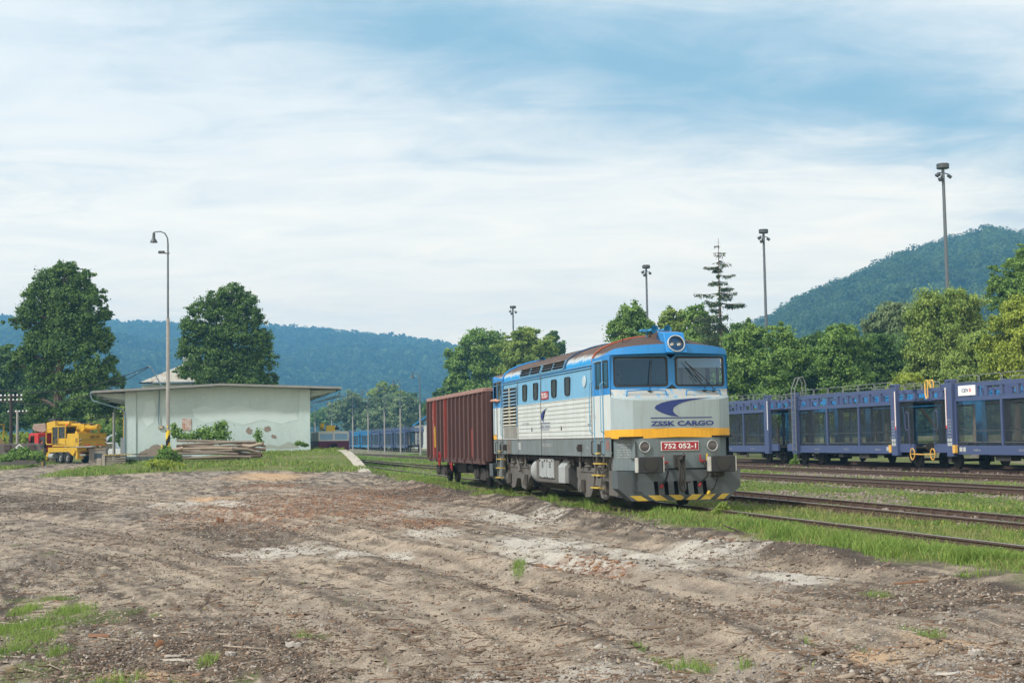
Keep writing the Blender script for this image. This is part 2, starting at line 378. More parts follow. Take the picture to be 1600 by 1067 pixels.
def grass_mask(X, Y):
    lat, t = lat_t(X, Y); e = edge_lat(X, Y)
    g = sm(lat + 1.1 * (fbm(X * 1.3, Y * 1.3, 66, 3) - .5), e - 0.45, e + 0.55)
    far = sm(Y + 3.0 * (fbm(X * 0.25, Y * 0.25, 61, 3) - 0.5) + 0.35 * np.maximum(-X - 18, 0) * 0, 79.5, 81.5)
    road = sm(X + 0.12 * (Y - 85) + 1.5 * (fbm(X * .3, Y * .3, 62, 2) - .5), -27.8, -26.6)
    m = np.maximum(g, far * road)
    lft = sm(-(X + 33.0 + 0.16 * (Y - 90)) + 1.2 * (fbm(X * .3, Y * .3, 63, 2) - .5), -0.5, 0.5) * sm(Y, 93, 96)
    m = np.maximum(m, lft)
    m = np.maximum(m, sm(Y, 132, 136))
    # worn gravel paths across the sidings, and the ballast of the third track
    worn = sm(fbm(X * 0.22, Y * 0.09, 64, 3), 0.55, 0.66) * sm(lat, 13.4, 14.6)
    bal = np.exp(-((lat - 23.2) / 0.6) ** 2) * 0.6 + np.exp(-((lat - 36.8) / 1.9) ** 2) * 0.9 + np.exp(-((lat - 29.6) / 0.6) ** 2) * .3
    rail = sum(np.exp(-((lat - q) / 0.22) ** 2) for q in RAILS) * 0.7
    m = m * np.clip(1 - 0.8 * worn - bal * (0.5 + vn(X * .5, Y * .5, 65)) - rail * (lat > 14), 0, 1)
    return m
TRACKS = [11.85, 16.5, 24.9, 31.4, 36.8, 41.4]; G2 = 0.7525
RAILS = [q + s * G2 for q in TRACKS for s in (-1, 1)]

def ground_color(X, Y):
    lat, t = lat_t(X, Y); N = X.size
    a = fbm(X * 0.35, Y * 0.35, 81, 5, 0.6); b = fbm(X * 2.3, Y * 2.3, 91, 4, 0.6); c = fbm(X * 9, Y * 9, 101, 3, 0.6)
    def C(*x): return np.array(x)[None, :]
    tan = C(.44, .368, .288); grey = C(.29, .265, .24); dark = C(.075, .062, .052); pale = C(.56, .53, .47); rust = C(.27, .13, .075); saw = C(.62, .42, .25)
    col = tan * np.ones((N, 1))
    def mixin(col, k, c2): k = np.clip(k, 0, 1)[:, None]; return col * (1 - k) + c2 * k
    col = mixin(col, sm(a, 0.44, 0.62) * 0.7, grey)
    md = pmask(X, Y, MUD, 0.6, 73, 0.8)
    ux, uy = X * .955 + Y * .296, -X * .296 + Y * .955; s1 = fbm(ux * 2.4, uy * .35, 301, 4, .62); s2 = fbm(ux * 7, uy * 1.2, 311, 3, .6)
    nearf = .35 + .65 * sm(fbm(X * .18, Y * .1, 321, 2), .35, .6)
    col = mixin(col, sm(s1, .49, .60) * .95 * nearf * sm(s2, .3, .6), dark * 1.2); col = mixin(col, sm(s1, .47, .36) * .45, tan * 1.12); col = mixin(col, sm(s2, .56, .70) * .7, dark)
    col = mixin(col, md * (0.45 + 0.9 * sm(b, 0.35, 0.6)), dark)
    col = mixin(col, sm(b, 0.53, 0.66) * 0.6, dark)
    col = mixin(col, sm(c, 0.52, 0.68) * 0.5, dark * 1.25)
    col = mixin(col, sm(c, 0.50, 0.30) * 0.0, tan)
    for P, w, dep in RUTS[:6]:
        q = seg_dist(X, Y, P); col = mixin(col, np.exp(-(q / (w * 0.9)) ** 2) * 0.40 * (0.4 + b), tan * 1.18)
        col = mixin(col, np.exp(-((q - w * 1.9) / (w * 0.7)) ** 2) * 0.7 * sm(b, 0.35, 0.6), dark)
    for P, w, dep in FINE:
        q = seg_dist(X, Y, P); col = mixin(col, np.exp(-(q / w) ** 2) * .32 * sm(b, .3, .6), dark * 1.5); col = mixin(col, np.exp(-((q - w * 2.2) / w) ** 2) * .3, tan * 1.15)
    col = mixin(col, pmask(X, Y, PALE, 0.5, 75, 0.9) * (0.45 + 0.8 * sm(b, 0.65, 0.4)), pale)
    col = mixin(col, pmask(X, Y, RUST, 0.6, 77, 0.9) * sm(c, 0.42, 0.6) * 0.75, rust)
    col = mixin(col, pmask(X, Y, SAW, 0.6, 79, 0.7) * 0.75, saw)
    e = edge_lat(X, Y); col = mixin(col, np.exp(-((lat - e + 0.5) / 0.5) ** 2) * (0.1 + .9 * sm(b, .4, .6)) * (Y < 80), dark * 1.3)
    g = grass_mask(X, Y); gp = pmask(X, Y, GRASSP, 0.4, 83, 0.9, 3.0)
    gravel = C(.25, .205, .175) * (0.75 + 0.5 * c[:, None])
    col = mixin(col, ((lat > e + .1) & (Y < 300)).astype(float) * 1.0, gravel)
    gr = C(.125, .165, .045) * (0.7 + 0.7 * b[:, None]); dry = C(.24, .21, .10)
    gr = gr * (1 - 0.55 * sm(a, .5, .68)[:, None]) + dry * 0.55 * sm(a, .5, .68)[:, None]
    col = mixin(col, g * 0.95, gr); col = mixin(col, gp * 0.6, C(.10, .13, .04))
    return np.concatenate([np.clip(col, 0, 1), np.clip(g, 0, 1)[:, None]], 1)

def build_ground():
    ang = np.concatenate([np.linspace(-80, -27, 40)[:-1], np.linspace(-27, 27, 760), np.linspace(27, 80, 40)[1:]]) * math.pi / 180
    rows = np.concatenate([[0.5, 2, 4, 6, 8, 9.5], np.geomspace(10.5, 60, 330), np.geomspace(60, 160, 170)[1:], np.geomspace(160, 2400, 50)[1:]])
    A, Rr = np.meshgrid(ang, rows); Y = Rr * 1.0; X = np.tan(A) * Y
    X = np.clip(X, -2600, 2600)
    x = X.ravel(); y = Y.ravel(); z = gz(x, y); far = sm(y, 200, 400); z = z * (1 - far) + 0.5 * far
    V = np.stack([x, y, z], 1); nr, nc = X.shape
    i = np.arange(nr * nc).reshape(nr, nc)
    Fc = np.stack([i[:-1, :-1], i[:-1, 1:], i[1:, 1:], i[1:, :-1]], -1).reshape(-1, 4)
    t = NT('yard earth'); at_ = t('ShaderNodeAttribute', attribute_name='gcol'); tc = t('ShaderNodeTexCoord').outputs['Object']
    n1 = t.noise(14, 6, tc, rough=0.7); n2 = t.noise(60, 4, tc, rough=0.7); vo = t('ShaderNodeTexVoronoi', {'Vector': tc, 'Scale': 26.0, 'Randomness': 1.0})
    c = t.mix(t.ramp(n1, 0.3, 0.7, 0, 1), at_.outputs['Color'], (1.45, 1.42, 1.4), 'MULTIPLY')
    n4 = t.noise(34, 5, tc, scale3=(1, 2.2, 1), rough=.75, dist=.5)
    c = t.mix(t.ramp(n2, 0.38, 0.55, 0.85, 0), c, (.42, .40, .39), 'MULTIPLY'); c = t.mix(t.ramp(n4, 0.40, 0.52, 0.8, 0), c, (.38, .35, .33), 'MULTIPLY'); c = t.mix(t.ramp(n4, 0.60, 0.75, 0, .5), c, (1.5, 1.48, 1.45), 'MULTIPLY')
    st = t.ramp(vo.outputs['Distance'], 0.12, 0.2, 1, 0)
    pk = t('ShaderNodeMath', {0: vo.outputs['Color'], 1: 0.72}, operation='GREATER_THAN')
    st2 = t('ShaderNodeMath', {0: st, 1: pk.outputs[0]}, operation='MULTIPLY')
    c = t.mix(t('ShaderNodeMath', {0: st2.outputs[0], 1: 0.5}, operation='MULTIPLY').outputs[0], c, (.42, .39, .36))
    bs = t('ShaderNodeBsdfPrincipled', {'Base Color': c, 'Roughness': 0.95, 'Specular IOR Level': 0.15})
    hh = t('ShaderNodeMath', {0: n1, 1: n2}, operation='ADD')
    bp = t('ShaderNodeBump', {'Height': hh.outputs[0], 'Strength': 0.8, 'Distance': 0.05}); t.l.new(bp.outputs[0], bs.inputs['Normal'])
    o = np_mesh('ground', V, Fc, t.done(bs.outputs[0]), vcol={'gcol': ground_color(x, y)}, smooth=True)
    tag(o, kind='structure'); o['label'] = 'rutted dirt yard with grass along the rail tracks'
build_ground()

# ------------------------------------------------------------------ tracks
def rail_mesh(lat, t0, t1, z=0.0):
    b = MB(); pr = [(-.07, -.17), (.07, -.17), (.07, -.155), (.012, -.13), (.012, -.045), (.036, -.03), (.036, 0), (-.036, 0), (-.036, -.03), (-.012, -.045), (-.012, -.13), (-.07, -.155)]
    n = max(2, int((t1 - t0) / 12)); secs = []
    for i in range(n + 1):
        t = t0 + (t1 - t0) * i / n; w = 0.02 * math.sin(t * 0.21 + lat); zz = 0.015 * math.sin(t * 0.13 + lat * 3)
        c = tw(t, lat + w, z + zz); secs.append([tuple(c + TN * u + np.array([0, 0, v_])) for u, v_ in pr])
    b.loft(secs, close=True); return b
M_RAIL = paint('rusty rail steel', (.085, .055, .042), 0.8, 0.5, (.035, .026, .022), sc=2)
M_RAILTOP = paint('worn rail head', (.36, .33, .31), 0.35, 0.5, (.20, .13, .09), metal=0.6, sc=2)
M_SLEEP = paint('weathered timber sleeper', (.14, .11, .09), 0.9, 0.5, sc=2)
M_CLIP = paint('rusty rail fastening', (.10, .06, .045), 0.85, 0.4, sc=3)
tl = ['single track under the blue and white locomotive, half buried in grass', 'rusty track in grass, nearest one beyond the locomotive track', 'dark double railed track with bolted fastenings and bare ballast', 'reddish rusty track closest in front of the car carrier train', 'track under the navy car carrier wagons', 'farthest track under the bright blue wagons']
for k, lat in enumerate(TRACKS):
    t0, t1 = [(10, 150), (12, 190), (16, 220), (30, 200), (34, 420), (34, 150)][k]
    root = thing('railway_track', tl[k], 'railway track', tw(t0, lat, 0), group='tracks of the goods yard')
    for s in (-1, 1):
        o = rail_mesh(lat + s * G2, t0, t1, [0 if s > 0 else -.07, -.01, .03, 0, 0, 0][k]).build('rail', [M_RAIL, M_RAILTOP], root)
        for p in o.data.polygons:
            if p.normal.z > 0.9 and o.data.vertices[p.vertices[0]].co.z > -0.03: p.material_index = 1 if k < 3 else 0
        o.matrix_parent_inverse = root.matrix_world.inverted() if False else Matrix.Translation(root.location).inverted()
    if k in (2, 4, 1):
        a, bnd = {1: (24, 60), 2: (30, 90), 4: (48, 104)}[k]; stp = 0.62 if k != 1 else 0.7; n = min(98, int((bnd - a) / stp))
        sb = MB(); 
        R4 = Matrix.Rotation(math.atan2(TN[1], TN[0]), 4, 'Z')
        sb.box(-1.3, 1.3, -.13, .13, -.19, -.165, 0)
        for s in (-1, 1):
            sb.box(s * G2 - .16, s * G2 + .16, -.09, .09, -.165, -.145, 1)
            for q in (-1, 1): sb.box(s * G2 + q * .1 - .03, s * G2 + q * .1 + .03, -.035, .035, -.145, -.085, 1); sb.cyl((s * G2 + q * .1, 0, -.085), (s * G2 + q * .1, 0, -.055), .018, 6, 1)
        so = sb.build('sleeper', [M_SLEEP, M_CLIP], root); so.rotation_euler = (0, 0, math.atan2(TN[1], TN[0]))
        for i in range(n):
            o = so if i == 0 else so.copy()
            if i: COL.objects.link(o); o.parent = root
            p = tw(a + i * stp, lat, 0.0) - np.array(root.location); o.location = p

# ------------------------------------------------------------------ grass
def leaf_mat(name, a, b, rough=0.6, tr=0.35, dark=None):
    if name in _mc: return _mc[name]
    t = NT(name); at_ = t('ShaderNodeAttribute', attribute_name='tint')
    c = t.mix(at_.outputs['Fac'], a, b)
    d = t('ShaderNodeBsdfPrincipled', {'Base Color': c, 'Roughness': rough, 'Specular IOR Level': 0.25}); tl_ = t('ShaderNodeBsdfTranslucent', {'Color': c})
    mx = t('ShaderNodeMixShader', {0: tr, 1: d.outputs[0], 2: tl_.outputs[0]}); _mc[name] = t.done(mx.outputs[0]); return _mc[name]
M_GRASS = leaf_mat('grass blades', (.06, .14, .025), (.31, .42, .095))
M_GRASSD = leaf_mat('dry grass blades', (.16, .19, .05), (.38, .36, .14))
RG = np.random.default_rng(7)
def blades(X, Y, hgt, wid, rng, lean=0.45):
    n = len(X); z = gz(X, Y) - 0.02; a = rng.uniform(0, 2 * np.pi, n); la = rng.uniform(0, 2 * np.pi, n)
    h = hgt * rng.uniform(0.5, 1.25, n); w = wid * rng.uniform(0.6, 1.3, n); le = h * rng.uniform(0.1, lean * 2, n)
    dx = np.cos(a) * w; dy = np.sin(a) * w; lx_ = np.cos(la) * le; ly_ = np.sin(la) * le
    P0 = np.stack([X - dx, Y - dy, z], 1); P1 = np.stack([X + dx, Y + dy, z], 1)
    P2 = np.stack([X + lx_ * .35 + dx * .7, Y + ly_ * .35 + dy * .7, z + h * .62], 1); P3 = np.stack([X + lx_ * .35 - dx * .7, Y + ly_ * .35 - dy * .7, z + h * .62], 1)
    P4 = np.stack([X + lx_, Y + ly_, z + h], 1); P5 = P4 + np.stack([dx * .15, dy * .15, z * 0], 1)
    V = np.stack([P0, P1, P2, P3, P4, P5], 1).reshape(-1, 3); i = np.arange(n) * 6
    Fc = np.concatenate([np.stack([i, i + 1, i + 2, i + 3], 1), np.stack([i + 3, i + 2, i + 5, i + 4], 1)])
    ti = np.tile(np.clip(0.55 * fbm(X * 1.3, Y * 1.3, 111, 3) + 0.5 * rng.uniform(0, 1, n) , 0, 1), 2)
    return V, Fc, ti
def grass_object(name, X, Y, h, w, mat, label, rng):
    V, Fc, ti = blades(X, Y, h, w, rng); o = np_mesh(name, V, Fc, mat, fattr=ti); tag(o, label, 'grass', kind='stuff'); return o
def tuft_filter(X, Y, s=1.2, lo=0.38, hi=0.6, seed=121):
    return fbm(X * s, Y * s, seed, 3)
# strip along the near side of the locomotive and its track
n = 190000; t = 17 + (RG.uniform(0, 1, n) ** 1.6) * 56; lat = RG.uniform(9.7, 15.8, n); X = TD[0] * t + TN[0] * lat; Y = TD[1] * t + TN[1] * lat
k = grass_mask(X, Y) * (0.15 + 1.3 * sm(tuft_filter(X, Y), .38, .6)); k *= np.where(lat < 12.0, 1.2, 0.75); k *= ~((t > 33.5) & (t < 64) & (lat > 10.75) & (lat < 13.1)); ok = RG.uniform(0, 1, n) < k; X, Y, lat, t = X[ok], Y[ok], lat[ok], t[ok]
hh = 0.03 + 0.13 * sm(tuft_filter(X, Y, 1.4, seed=131), .45, .64) + 0.07 * np.exp(-((lat - 10.9) / .5) ** 2)
hh = hh * (1 - .75 * np.exp(-((lat - 12.3) / .42) ** 2)) * np.where((lat > 12.9), .75, 1)
grass_object('grass', X, Y, hh, 0.0035 + 0.00022 * Y, M_GRASS, 'bright green grass beside the locomotive track', RG)
n = 26000; t = 17 + (RG.uniform(0, 1, n) ** 1.4) * 60; lat = RG.uniform(10.0, 15.6, n); X = TD[0] * t + TN[0] * lat; Y = TD[1] * t + TN[1] * lat; ok = (RG.uniform(0, 1, n) < grass_mask(X, Y)) & ~((t > 33.5) & (t < 64) & (lat > 10.75) & (lat < 13.1)); X, Y, lat = X[ok], Y[ok], lat[ok]
grass_object('dry_grass', X, Y, 0.16 * (1 - .6 * np.exp(-((lat - 12.3) / .42) ** 2)), 0.002 + 0.00015 * Y, M_GRASSD, 'thin straw coloured stalks in the trackside grass', RG)
def leafy(name, X, Y, hmax, sz, mat, label, rng):
    n = len(X); z = gz(X, Y) + rng.uniform(0.0, 1, n) ** 1.5 * hmax; c = np.stack([X, Y, z], 1); a = rng.normal(size=(n, 3)); a[:, 2] *= .5; a /= np.linalg.norm(a, axis=1)[:, None]; b_ = np.cross(a, rng.normal(size=(n, 3))); b_ /= np.linalg.norm(b_, axis=1)[:, None]; s = (sz * rng.uniform(.5, 1.4, n))[:, None]
    V = np.stack([c - a * s, c + b_ * s * .35, c + a * s, c - b_ * s * .35], 1).reshape(-1, 3); i = (np.arange(n) * 4)[:, None] + np.arange(4)[None]
    o = np_mesh(name, V, i, mat, fattr=np.clip(.5 * fbm(X * 1.1, Y * 1.1, 211, 3) + .5 * rng.uniform(0, 1, n), 0, 1)); tag(o, label, 'weeds', kind='stuff')
M_WEED = leaf_mat('weed leaves', (.05, .12, .025), (.24, .32, .09))
n = 120000; t = 17 + (RG.uniform(0, 1, n) ** 1.4) * 60; lat = RG.uniform(10.0, 23.5, n); X = TD[0] * t + TN[0] * lat; Y = TD[1] * t + TN[1] * lat
k = grass_mask(X, Y) * sm(fbm(X * 1.6, Y * 1.6, 221, 3), .40, .58) * ~((t > 33.5) & (t < 64) & (lat > 10.75) & (lat < 13.1)); ok = RG.uniform(0, 1, n) < k; X, Y, lat = X[ok], Y[ok], lat[ok]
leafy('weeds', X, Y, .05 + .10 * sm(fbm(X * 1.1, Y * 1.1, 231, 3), .45, .65) * (1 - .8 * np.exp(-((lat - 12.3) / .4) ** 2)), .010 + .0006 * Y, M_WEED, 'leafy low weeds mixed into the trackside grass', RG)
n = 70000; X = RG.uniform(-6.5, 6.5, n); Y = RG.uniform(11.5, 22, n); k = pmask(X, Y, GRASSP, 0.35, 83, 0.9, 3.0); ok = RG.uniform(0, 1, n) < k; X, Y = X[ok], Y[ok]
leafy('weeds', X, Y, .06, .012, M_WEED, 'leafy weeds in the near left corner of the yard', RG)
# between the sidings
n = 230000; t = 22 + (RG.uniform(0, 1, n) ** 1.3) * 100; lat = RG.uniform(15.0, 36.5, n); X = TD[0] * t + TN[0] * lat; Y = TD[1] * t + TN[1] * lat
k = grass_mask(X, Y) * (0.1 + 1.1 * sm(tuft_filter(X, Y, .7), .4, .6)); ok = RG.uniform(0, 1, n) < k; X, Y, lat = X[ok], Y[ok], lat[ok]
hh = 0.045 + 0.09 * sm(tuft_filter(X, Y, 0.6, seed=141), .42, .66)
for q in RAILS: hh = hh * (1 - .7 * np.exp(-((lat - q + .22) / .3) ** 2))
h2 = RG.uniform(0, 1, len(X)) < 0.65
grass_object('grass', X[h2], Y[h2], hh[h2], 0.01 + 0.00035 * Y[h2], M_GRASS, 'short green grass between the siding tracks', RG)
grass_object('dry_grass', X[~h2], Y[~h2], hh[~h2], 0.01 + 0.00035 * Y[~h2], M_GRASSD, 'yellowish dry grass between the siding tracks', RG)
# loading bank and verges in front of the warehouse
n = 150000; Y = RG.uniform(78, 125, n); X = RG.uniform(-50, -2, n); k = grass_mask(X, Y) * (0.2 + 1.1 * sm(tuft_filter(X, Y, .5), .38, .6)); lat, _t = lat_t(X, Y); ok = (RG.uniform(0, 1, n) < k) & (lat < 10.6) & ~((X > -29) & (X < -15) & (Y > 104.6)); X, Y = X[ok], Y[ok]
hh = 0.07 + 0.17 * sm(tuft_filter(X, Y, 0.4, seed=151), .42, .66) + 0.12 * np.exp(-((Y - 82) / 1.5) ** 2) * (X < -18)
h2 = RG.uniform(0, 1, len(X)) < 0.72
grass_object('grass', X[h2], Y[h2], hh[h2], 0.035, M_GRASS, 'green grass on the bank before the warehouse', RG)
grass_object('dry_grass', X[~h2], Y[~h2], hh[~h2], 0.035, M_GRASSD, 'yellowed grass on the bank before the warehouse', RG)
# far grass beyond, left of the tracks
n = 60000; t = RG.uniform(72, 260, n); lat = RG.uniform(11, 36, n); X = TD[0] * t + TN[0] * lat; Y = TD[1] * t + TN[1] * lat
k = grass_mask(X, Y); ok = RG.uniform(0, 1, n) < k; X, Y = X[ok], Y[ok]
grass_object('grass', X, Y, 0.10, 0.02 + 0.0006 * Y, M_GRASS, 'grass around the far sidings', RG)
# weeds in the near yard
n = 260000; X = RG.uniform(-6.5, 6.5, n); Y = RG.uniform(11.5, 23, n); k = pmask(X, Y, GRASSP, 0.35, 83, 0.9, 3.0) * (0.3 + tuft_filter(X, Y, 2.2)) * 1.0; ok = RG.uniform(0, 1, n) < k; X, Y = X[ok], Y[ok]
grass_object('grass', X, Y, 0.03 + 0.09 * sm(tuft_filter(X, Y, 1.8, seed=161), .4, .65), 0.0035, M_GRASS, 'patches of weeds and grass in the near corner of the yard', RG)
# scattered single blades over the yard
n = 2500; X = RG.uniform(-8, 9, n); Y = 12 + RG.uniform(0, 1, n) ** 1.5 * 30; lat, _t = lat_t(X, Y); cl = vn(X * 1.5, Y * 1.5, 171); ok = (cl > .72) & (lat < 9.8); X, Y = X[ok], Y[ok]
grass_object('grass', X, Y, 0.07, 0.005, M_GRASS, 'sparse blades of grass scattered over the dirt yard', RG)
# yellow flowers
M_FLOWER = plain('yellow petals', (.75, .6, .03), 0.6)
n = 1100; t = 18 + RG.uniform(0, 1, n) ** 1.3 * 70; lat = RG.uniform(10.6, 36, n); X = TD[0] * t + TN[0] * lat; Y = TD[1] * t + TN[1] * lat; ok = (vn(X * .25, Y * .25, 181) > .55) & (grass_mask(X, Y) > .5); X, Y = X[ok], Y[ok]
X = np.concatenate([X, [-4.3, -4.0, -4.5, -3.6]]); Y = np.concatenate([Y, [15.6, 16.2, 14.2, 16.6]])
z = gz(X, Y) + RG.uniform(.08, .22, len(X)); s = .014 + .0002 * Y; off = np.array([[0, 1, 0], [.87, .3, .2], [.5, -.8, 0.2], [-.5, -.8, -.2], [-.87, .3, 0]])
V = (np.stack([X, Y, z], 1)[:, None, :] + off[None] * s[:, None, None]).reshape(-1, 3); i = np.arange(len(X))[:, None] * 5 + np.arange(5)[None]
o = np_mesh('wildflowers', V, i, M_FLOWER); tag(o, 'tiny yellow wildflowers dotted through the grass', 'flowers', kind='stuff')

# ------------------------------------------------------------------ loose matter on the yard
def chips(name, X, Y, L, Wd, T, mat, label, cat, rng, flat=0.35):
    n = len(X); z = gz(X, Y) + T * 0.4; a = rng.uniform(0, np.pi, n); p = rng.normal(0, flat * .5, n)
    u = np.stack([np.cos(a) * np.cos(p), np.sin(a) * np.cos(p), np.sin(p)], 1); v_ = np.stack([-np.sin(a), np.cos(a), rng.normal(0, flat, n)], 1); v_ /= np.linalg.norm(v_, axis=1)[:, None]
    w = np.cross(u, v_); c = np.stack([X, Y, z], 1); Ls = L[:, None]; Ws = Wd[:, None]; Ts = T[:, None] if np.ndim(T) else np.full((n, 1), T)
    V = []
    for sx, sy, sz, k1 in ((-1, -1, -1, 1), (1, -1, -1, .6), (1, 1, -1, .7), (-1, 1, -1, 1), (-1, -1, 1, .9), (1, -1, 1, .5), (1, 1, 1, .6), (-1, 1, 1, .9)):
        V.append(c + u * Ls * sx * .5 + v_ * Ws * sy * .5 * k1 + w * Ts * sz * .5)
    V = np.stack(V, 1).reshape(-1, 3); i = (np.arange(n) * 8)[:, None]
    Fc = np.concatenate([i + np.array(q)[None] for q in ((4, 5, 6, 7), (0, 1, 5, 4), (1, 2, 6, 5), (2, 3, 7, 6), (3, 0, 4, 7))])
    ti = np.tile(rng.uniform(0, 1, n), 5); o = np_mesh(name, V, Fc, mat, fattr=ti); tag(o, label, cat, kind='stuff'); return o
def tint_mat(name, cols, rough=0.85):
    t = NT(name); at_ = t('ShaderNodeAttribute', attribute_name='tint'); r = t('ShaderNodeValToRGB', {'Fac': at_.outputs['Fac']})
    r.color_ramp.interpolation = 'CONSTANT'
    while len(r.color_ramp.elements) < len(cols): r.color_ramp.elements.new(0.5)
    for j, cc in enumerate(cols): r.color_ramp.elements[j].position = j / len(cols); r.color_ramp.elements[j].color = (*cc, 1)
    n_ = t.noise(40, 3); c = t.mix(t.ramp(n_, .35, .7, 0, .5), r.outputs[0], (.12, .09, .07))
    return t.done(t('ShaderNodeBsdfPrincipled', {'Base Color': c, 'Roughness': rough, 'Specular IOR Level': .2}).outputs[0])
M_BARK = tint_mat('bark and wood chips', [(.13, .09, .06), (.19, .12, .08), (.10, .07, .05), (.08, .06, .045), (.14, .09, .06), (.30, .25, .20), (.22, .13, .08), (.12, .085, .06), (.36, .31, .26)])
M_RBARK = tint_mat('fresh orange bark chips', [(.26, .12, .06), (.18, .09, .05), (.36, .22, .12), (.12, .07, .05)])
M_STONE = tint_mat('gravel stones', [(.30, .28, .26), (.22, .21, .20), (.38, .35, .31), (.17, .16, .155)])
M_CLOD = tint_mat('dry clods of earth', [(.15, .115, .09), (.30, .245, .195), (.105, .08, .065), (.07, .055, .045)])
def yard_pts(n, p=1.7, y0=11.8, y1=75):
    Y = y0 + RG.uniform(0, 1, n) ** p * (y1 - y0); X = RG.uniform(-.42, .42, n) * Y; lat, _ = lat_t(X, Y); ok = (lat < 9.9); return X[ok], Y[ok]
X, Y = yard_pts(110000); k = pmask(X, Y, MUD, .6, 73, .8) * .8 + sm(fbm(X * .8, Y * .8, 191, 3), .44, .64) * .6 + .10; ok = RG.uniform(0, 1, len(X)) < k; X, Y = X[ok], Y[ok]; n = len(X)
chips('bark_chips', X, Y, RG.gamma(2.0, .016, n) + .01 + Y * .0006, RG.uniform(.003, .012, n) + Y * .0003, RG.uniform(.002, .008, n), M_BARK, 'dark bark scraps and splinters strewn over the yard', 'bark chips', RG)
X, Y = yard_pts(60000, 1.2, 12, 80); k = pmask(X, Y, RUST, .5, 77, .8); ok = RG.uniform(0, 1, len(X)) < k * .9; X, Y = X[ok], Y[ok]; n = len(X)
chips('bark_chips', X, Y, RG.uniform(.04, .16, n), RG.uniform(.015, .05, n), RG.uniform(.006, .02, n), M_RBARK, 'reddish orange bark chips lying in patches on the yard', 'bark chips', RG)
X, Y = yard_pts(24000, 1.9, 11.8, 60); ok = RG.uniform(0, 1, len(X)) < .12 + sm(fbm(X * .6, Y * .6, 201, 3), .48, .6); X, Y = X[ok], Y[ok]; n = len(X); s = RG.gamma(2.0, .0035, n) + .003 + Y * .0002
chips('gravel', X, Y, s * 1.6, s * 1.2, s * .8, M_STONE, 'small grey stones scattered over the dirt yard', 'gravel', RG, .6)
X, Y = yard_pts(90000, 1.5, 11.8, 75); k = pmask(X, Y, MUD, .6, 73, .8) * .45 + sm(fbm(X * 2.3, Y * 2.3, 91, 4, .6), .54, .62) * .45
e = edge_lat(X, Y); lat, _ = lat_t(X, Y); k = k + .8 * np.exp(-((lat - e + .6) / .5) ** 2); ok = RG.uniform(0, 1, len(X)) < k; X, Y = X[ok], Y[ok]; n = len(X); s = RG.gamma(1.6, .0042, n) + .002 + Y * .0003
chips('earth_clods', X, Y, s * 1.7, s * 1.4, s * 1.0, M_CLOD, 'dark clods of churned earth along the ruts', 'clods', RG, .6)
M_BALL = tint_mat('dusty ballast', [(.23, .19, .165), (.17, .14, .125), (.27, .23, .20)])
# gravel between the sidings
n = 12000; t = 24 + RG.uniform(0, 1, n) ** 1.2 * 60; lat = np.where(RG.uniform(0, 1, n) < .5, RG.normal(22.4, .5, n), RG.uniform(15, 37, n)); X = TD[0] * t + TN[0] * lat; Y = TD[1] * t + TN[1] * lat; ok = grass_mask(X, Y) < .55; X, Y = X[ok], Y[ok]; n = len(X); s = RG.uniform(.03, .07, n)
chips('ballast', X, Y, s * 1.5, s * 1.2, s, M_BALL, 'grey ballast stones beside the siding tracks', 'ballast', RG, .6)
X, Y = yard_pts(1400, 1.6, 11.9, 50); n = len(X)
chips('bark_chips', X, Y, RG.gamma(3, .04, n) + .04, RG.uniform(.015, .05, n), RG.uniform(.004, .018, n), M_BARK, 'larger pieces of bark and split wood strewn over the yard', 'bark chips', RG, .3)
# twigs: long thin ones
X, Y = yard_pts(1500, 1.6, 12, 60); n = len(X)
chips('twigs', X, Y, RG.uniform(.12, .5, n), RG.uniform(.006, .014, n), RG.uniform(.006, .014, n), M_BARK, 'thin broken twigs lying on the dirt', 'twigs', RG, .15)
# things one can point at
def slab(name, px, py, L, Wd, T, rz, mat, label, cat, seed=1, tilt=.05, group=None):
    c = gnd(px, py, -.27); r = random.Random(seed); b = MB(); secs = []
    for i in range(7):
        u = i / 6; x = (u - .5) * L; w = Wd * (0.35 + 0.65 * math.sin(math.pi * min(max(u * .9 + .08, 0), 1)) ** .5) * r.uniform(.8, 1.1) * .5; zc = T * r.uniform(-.25, .4)
        secs.append([(x, -w, zc - T * .3), (x, -w * .6, zc + T * .5), (x, w * .5, zc + T * .6), (x, w, zc - T * .2), (x, 0, zc - T * .5)])
    b.loft(secs, close=True); b.face(secs[0]); b.face(secs[-1]); o = b.build(name, mat, None, smooth=True, ang=.9)
    o.location = (c[0], c[1], gz1(c[0], c[1]) + T * .45); o.rotation_euler = (r.uniform(-tilt, tilt), r.uniform(-tilt, tilt), rz); return tag(o, label, cat, group)
M_ST = paint('weathered stone', (.36, .33, .30), .9, .4, sc=8, bump=.5); M_BW = paint('pale stripped bark', (.42, .38, .33), .85, .5, sc=6); M_TW = paint('grey brown branch', (.30, .24, .19), .9, .5, sc=6); M_BB = paint('brown bark slab', (.20, .10, .055), .9, .4, sc=8)
slab('stone', 458, 1002, .16, .10, .05, .2, M_ST, 'flat rounded grey stone lying alone on the tan dirt', 'stone', 1)
slab('stone', 360, 1024, .10, .08, .04, .9, M_ST, 'small pale stone right of the white bark pieces', 'stone', 2)
slab('stone', 1523, 1030, .12, .09, .05, .4, M_ST, 'angular bluish grey stone beside the sawdust at the right edge', 'stone', 3)
slab('bark_piece', 278, 1029, .30, .045, .02, .05, M_BW, 'long white bark strip lying nearest the bottom left corner', 'bark piece', 4)
slab('bark_piece', 270, 1024, .16, .04, .02, .5, M_BW, 'short white bark strip just above the long white one', 'bark piece', 5)
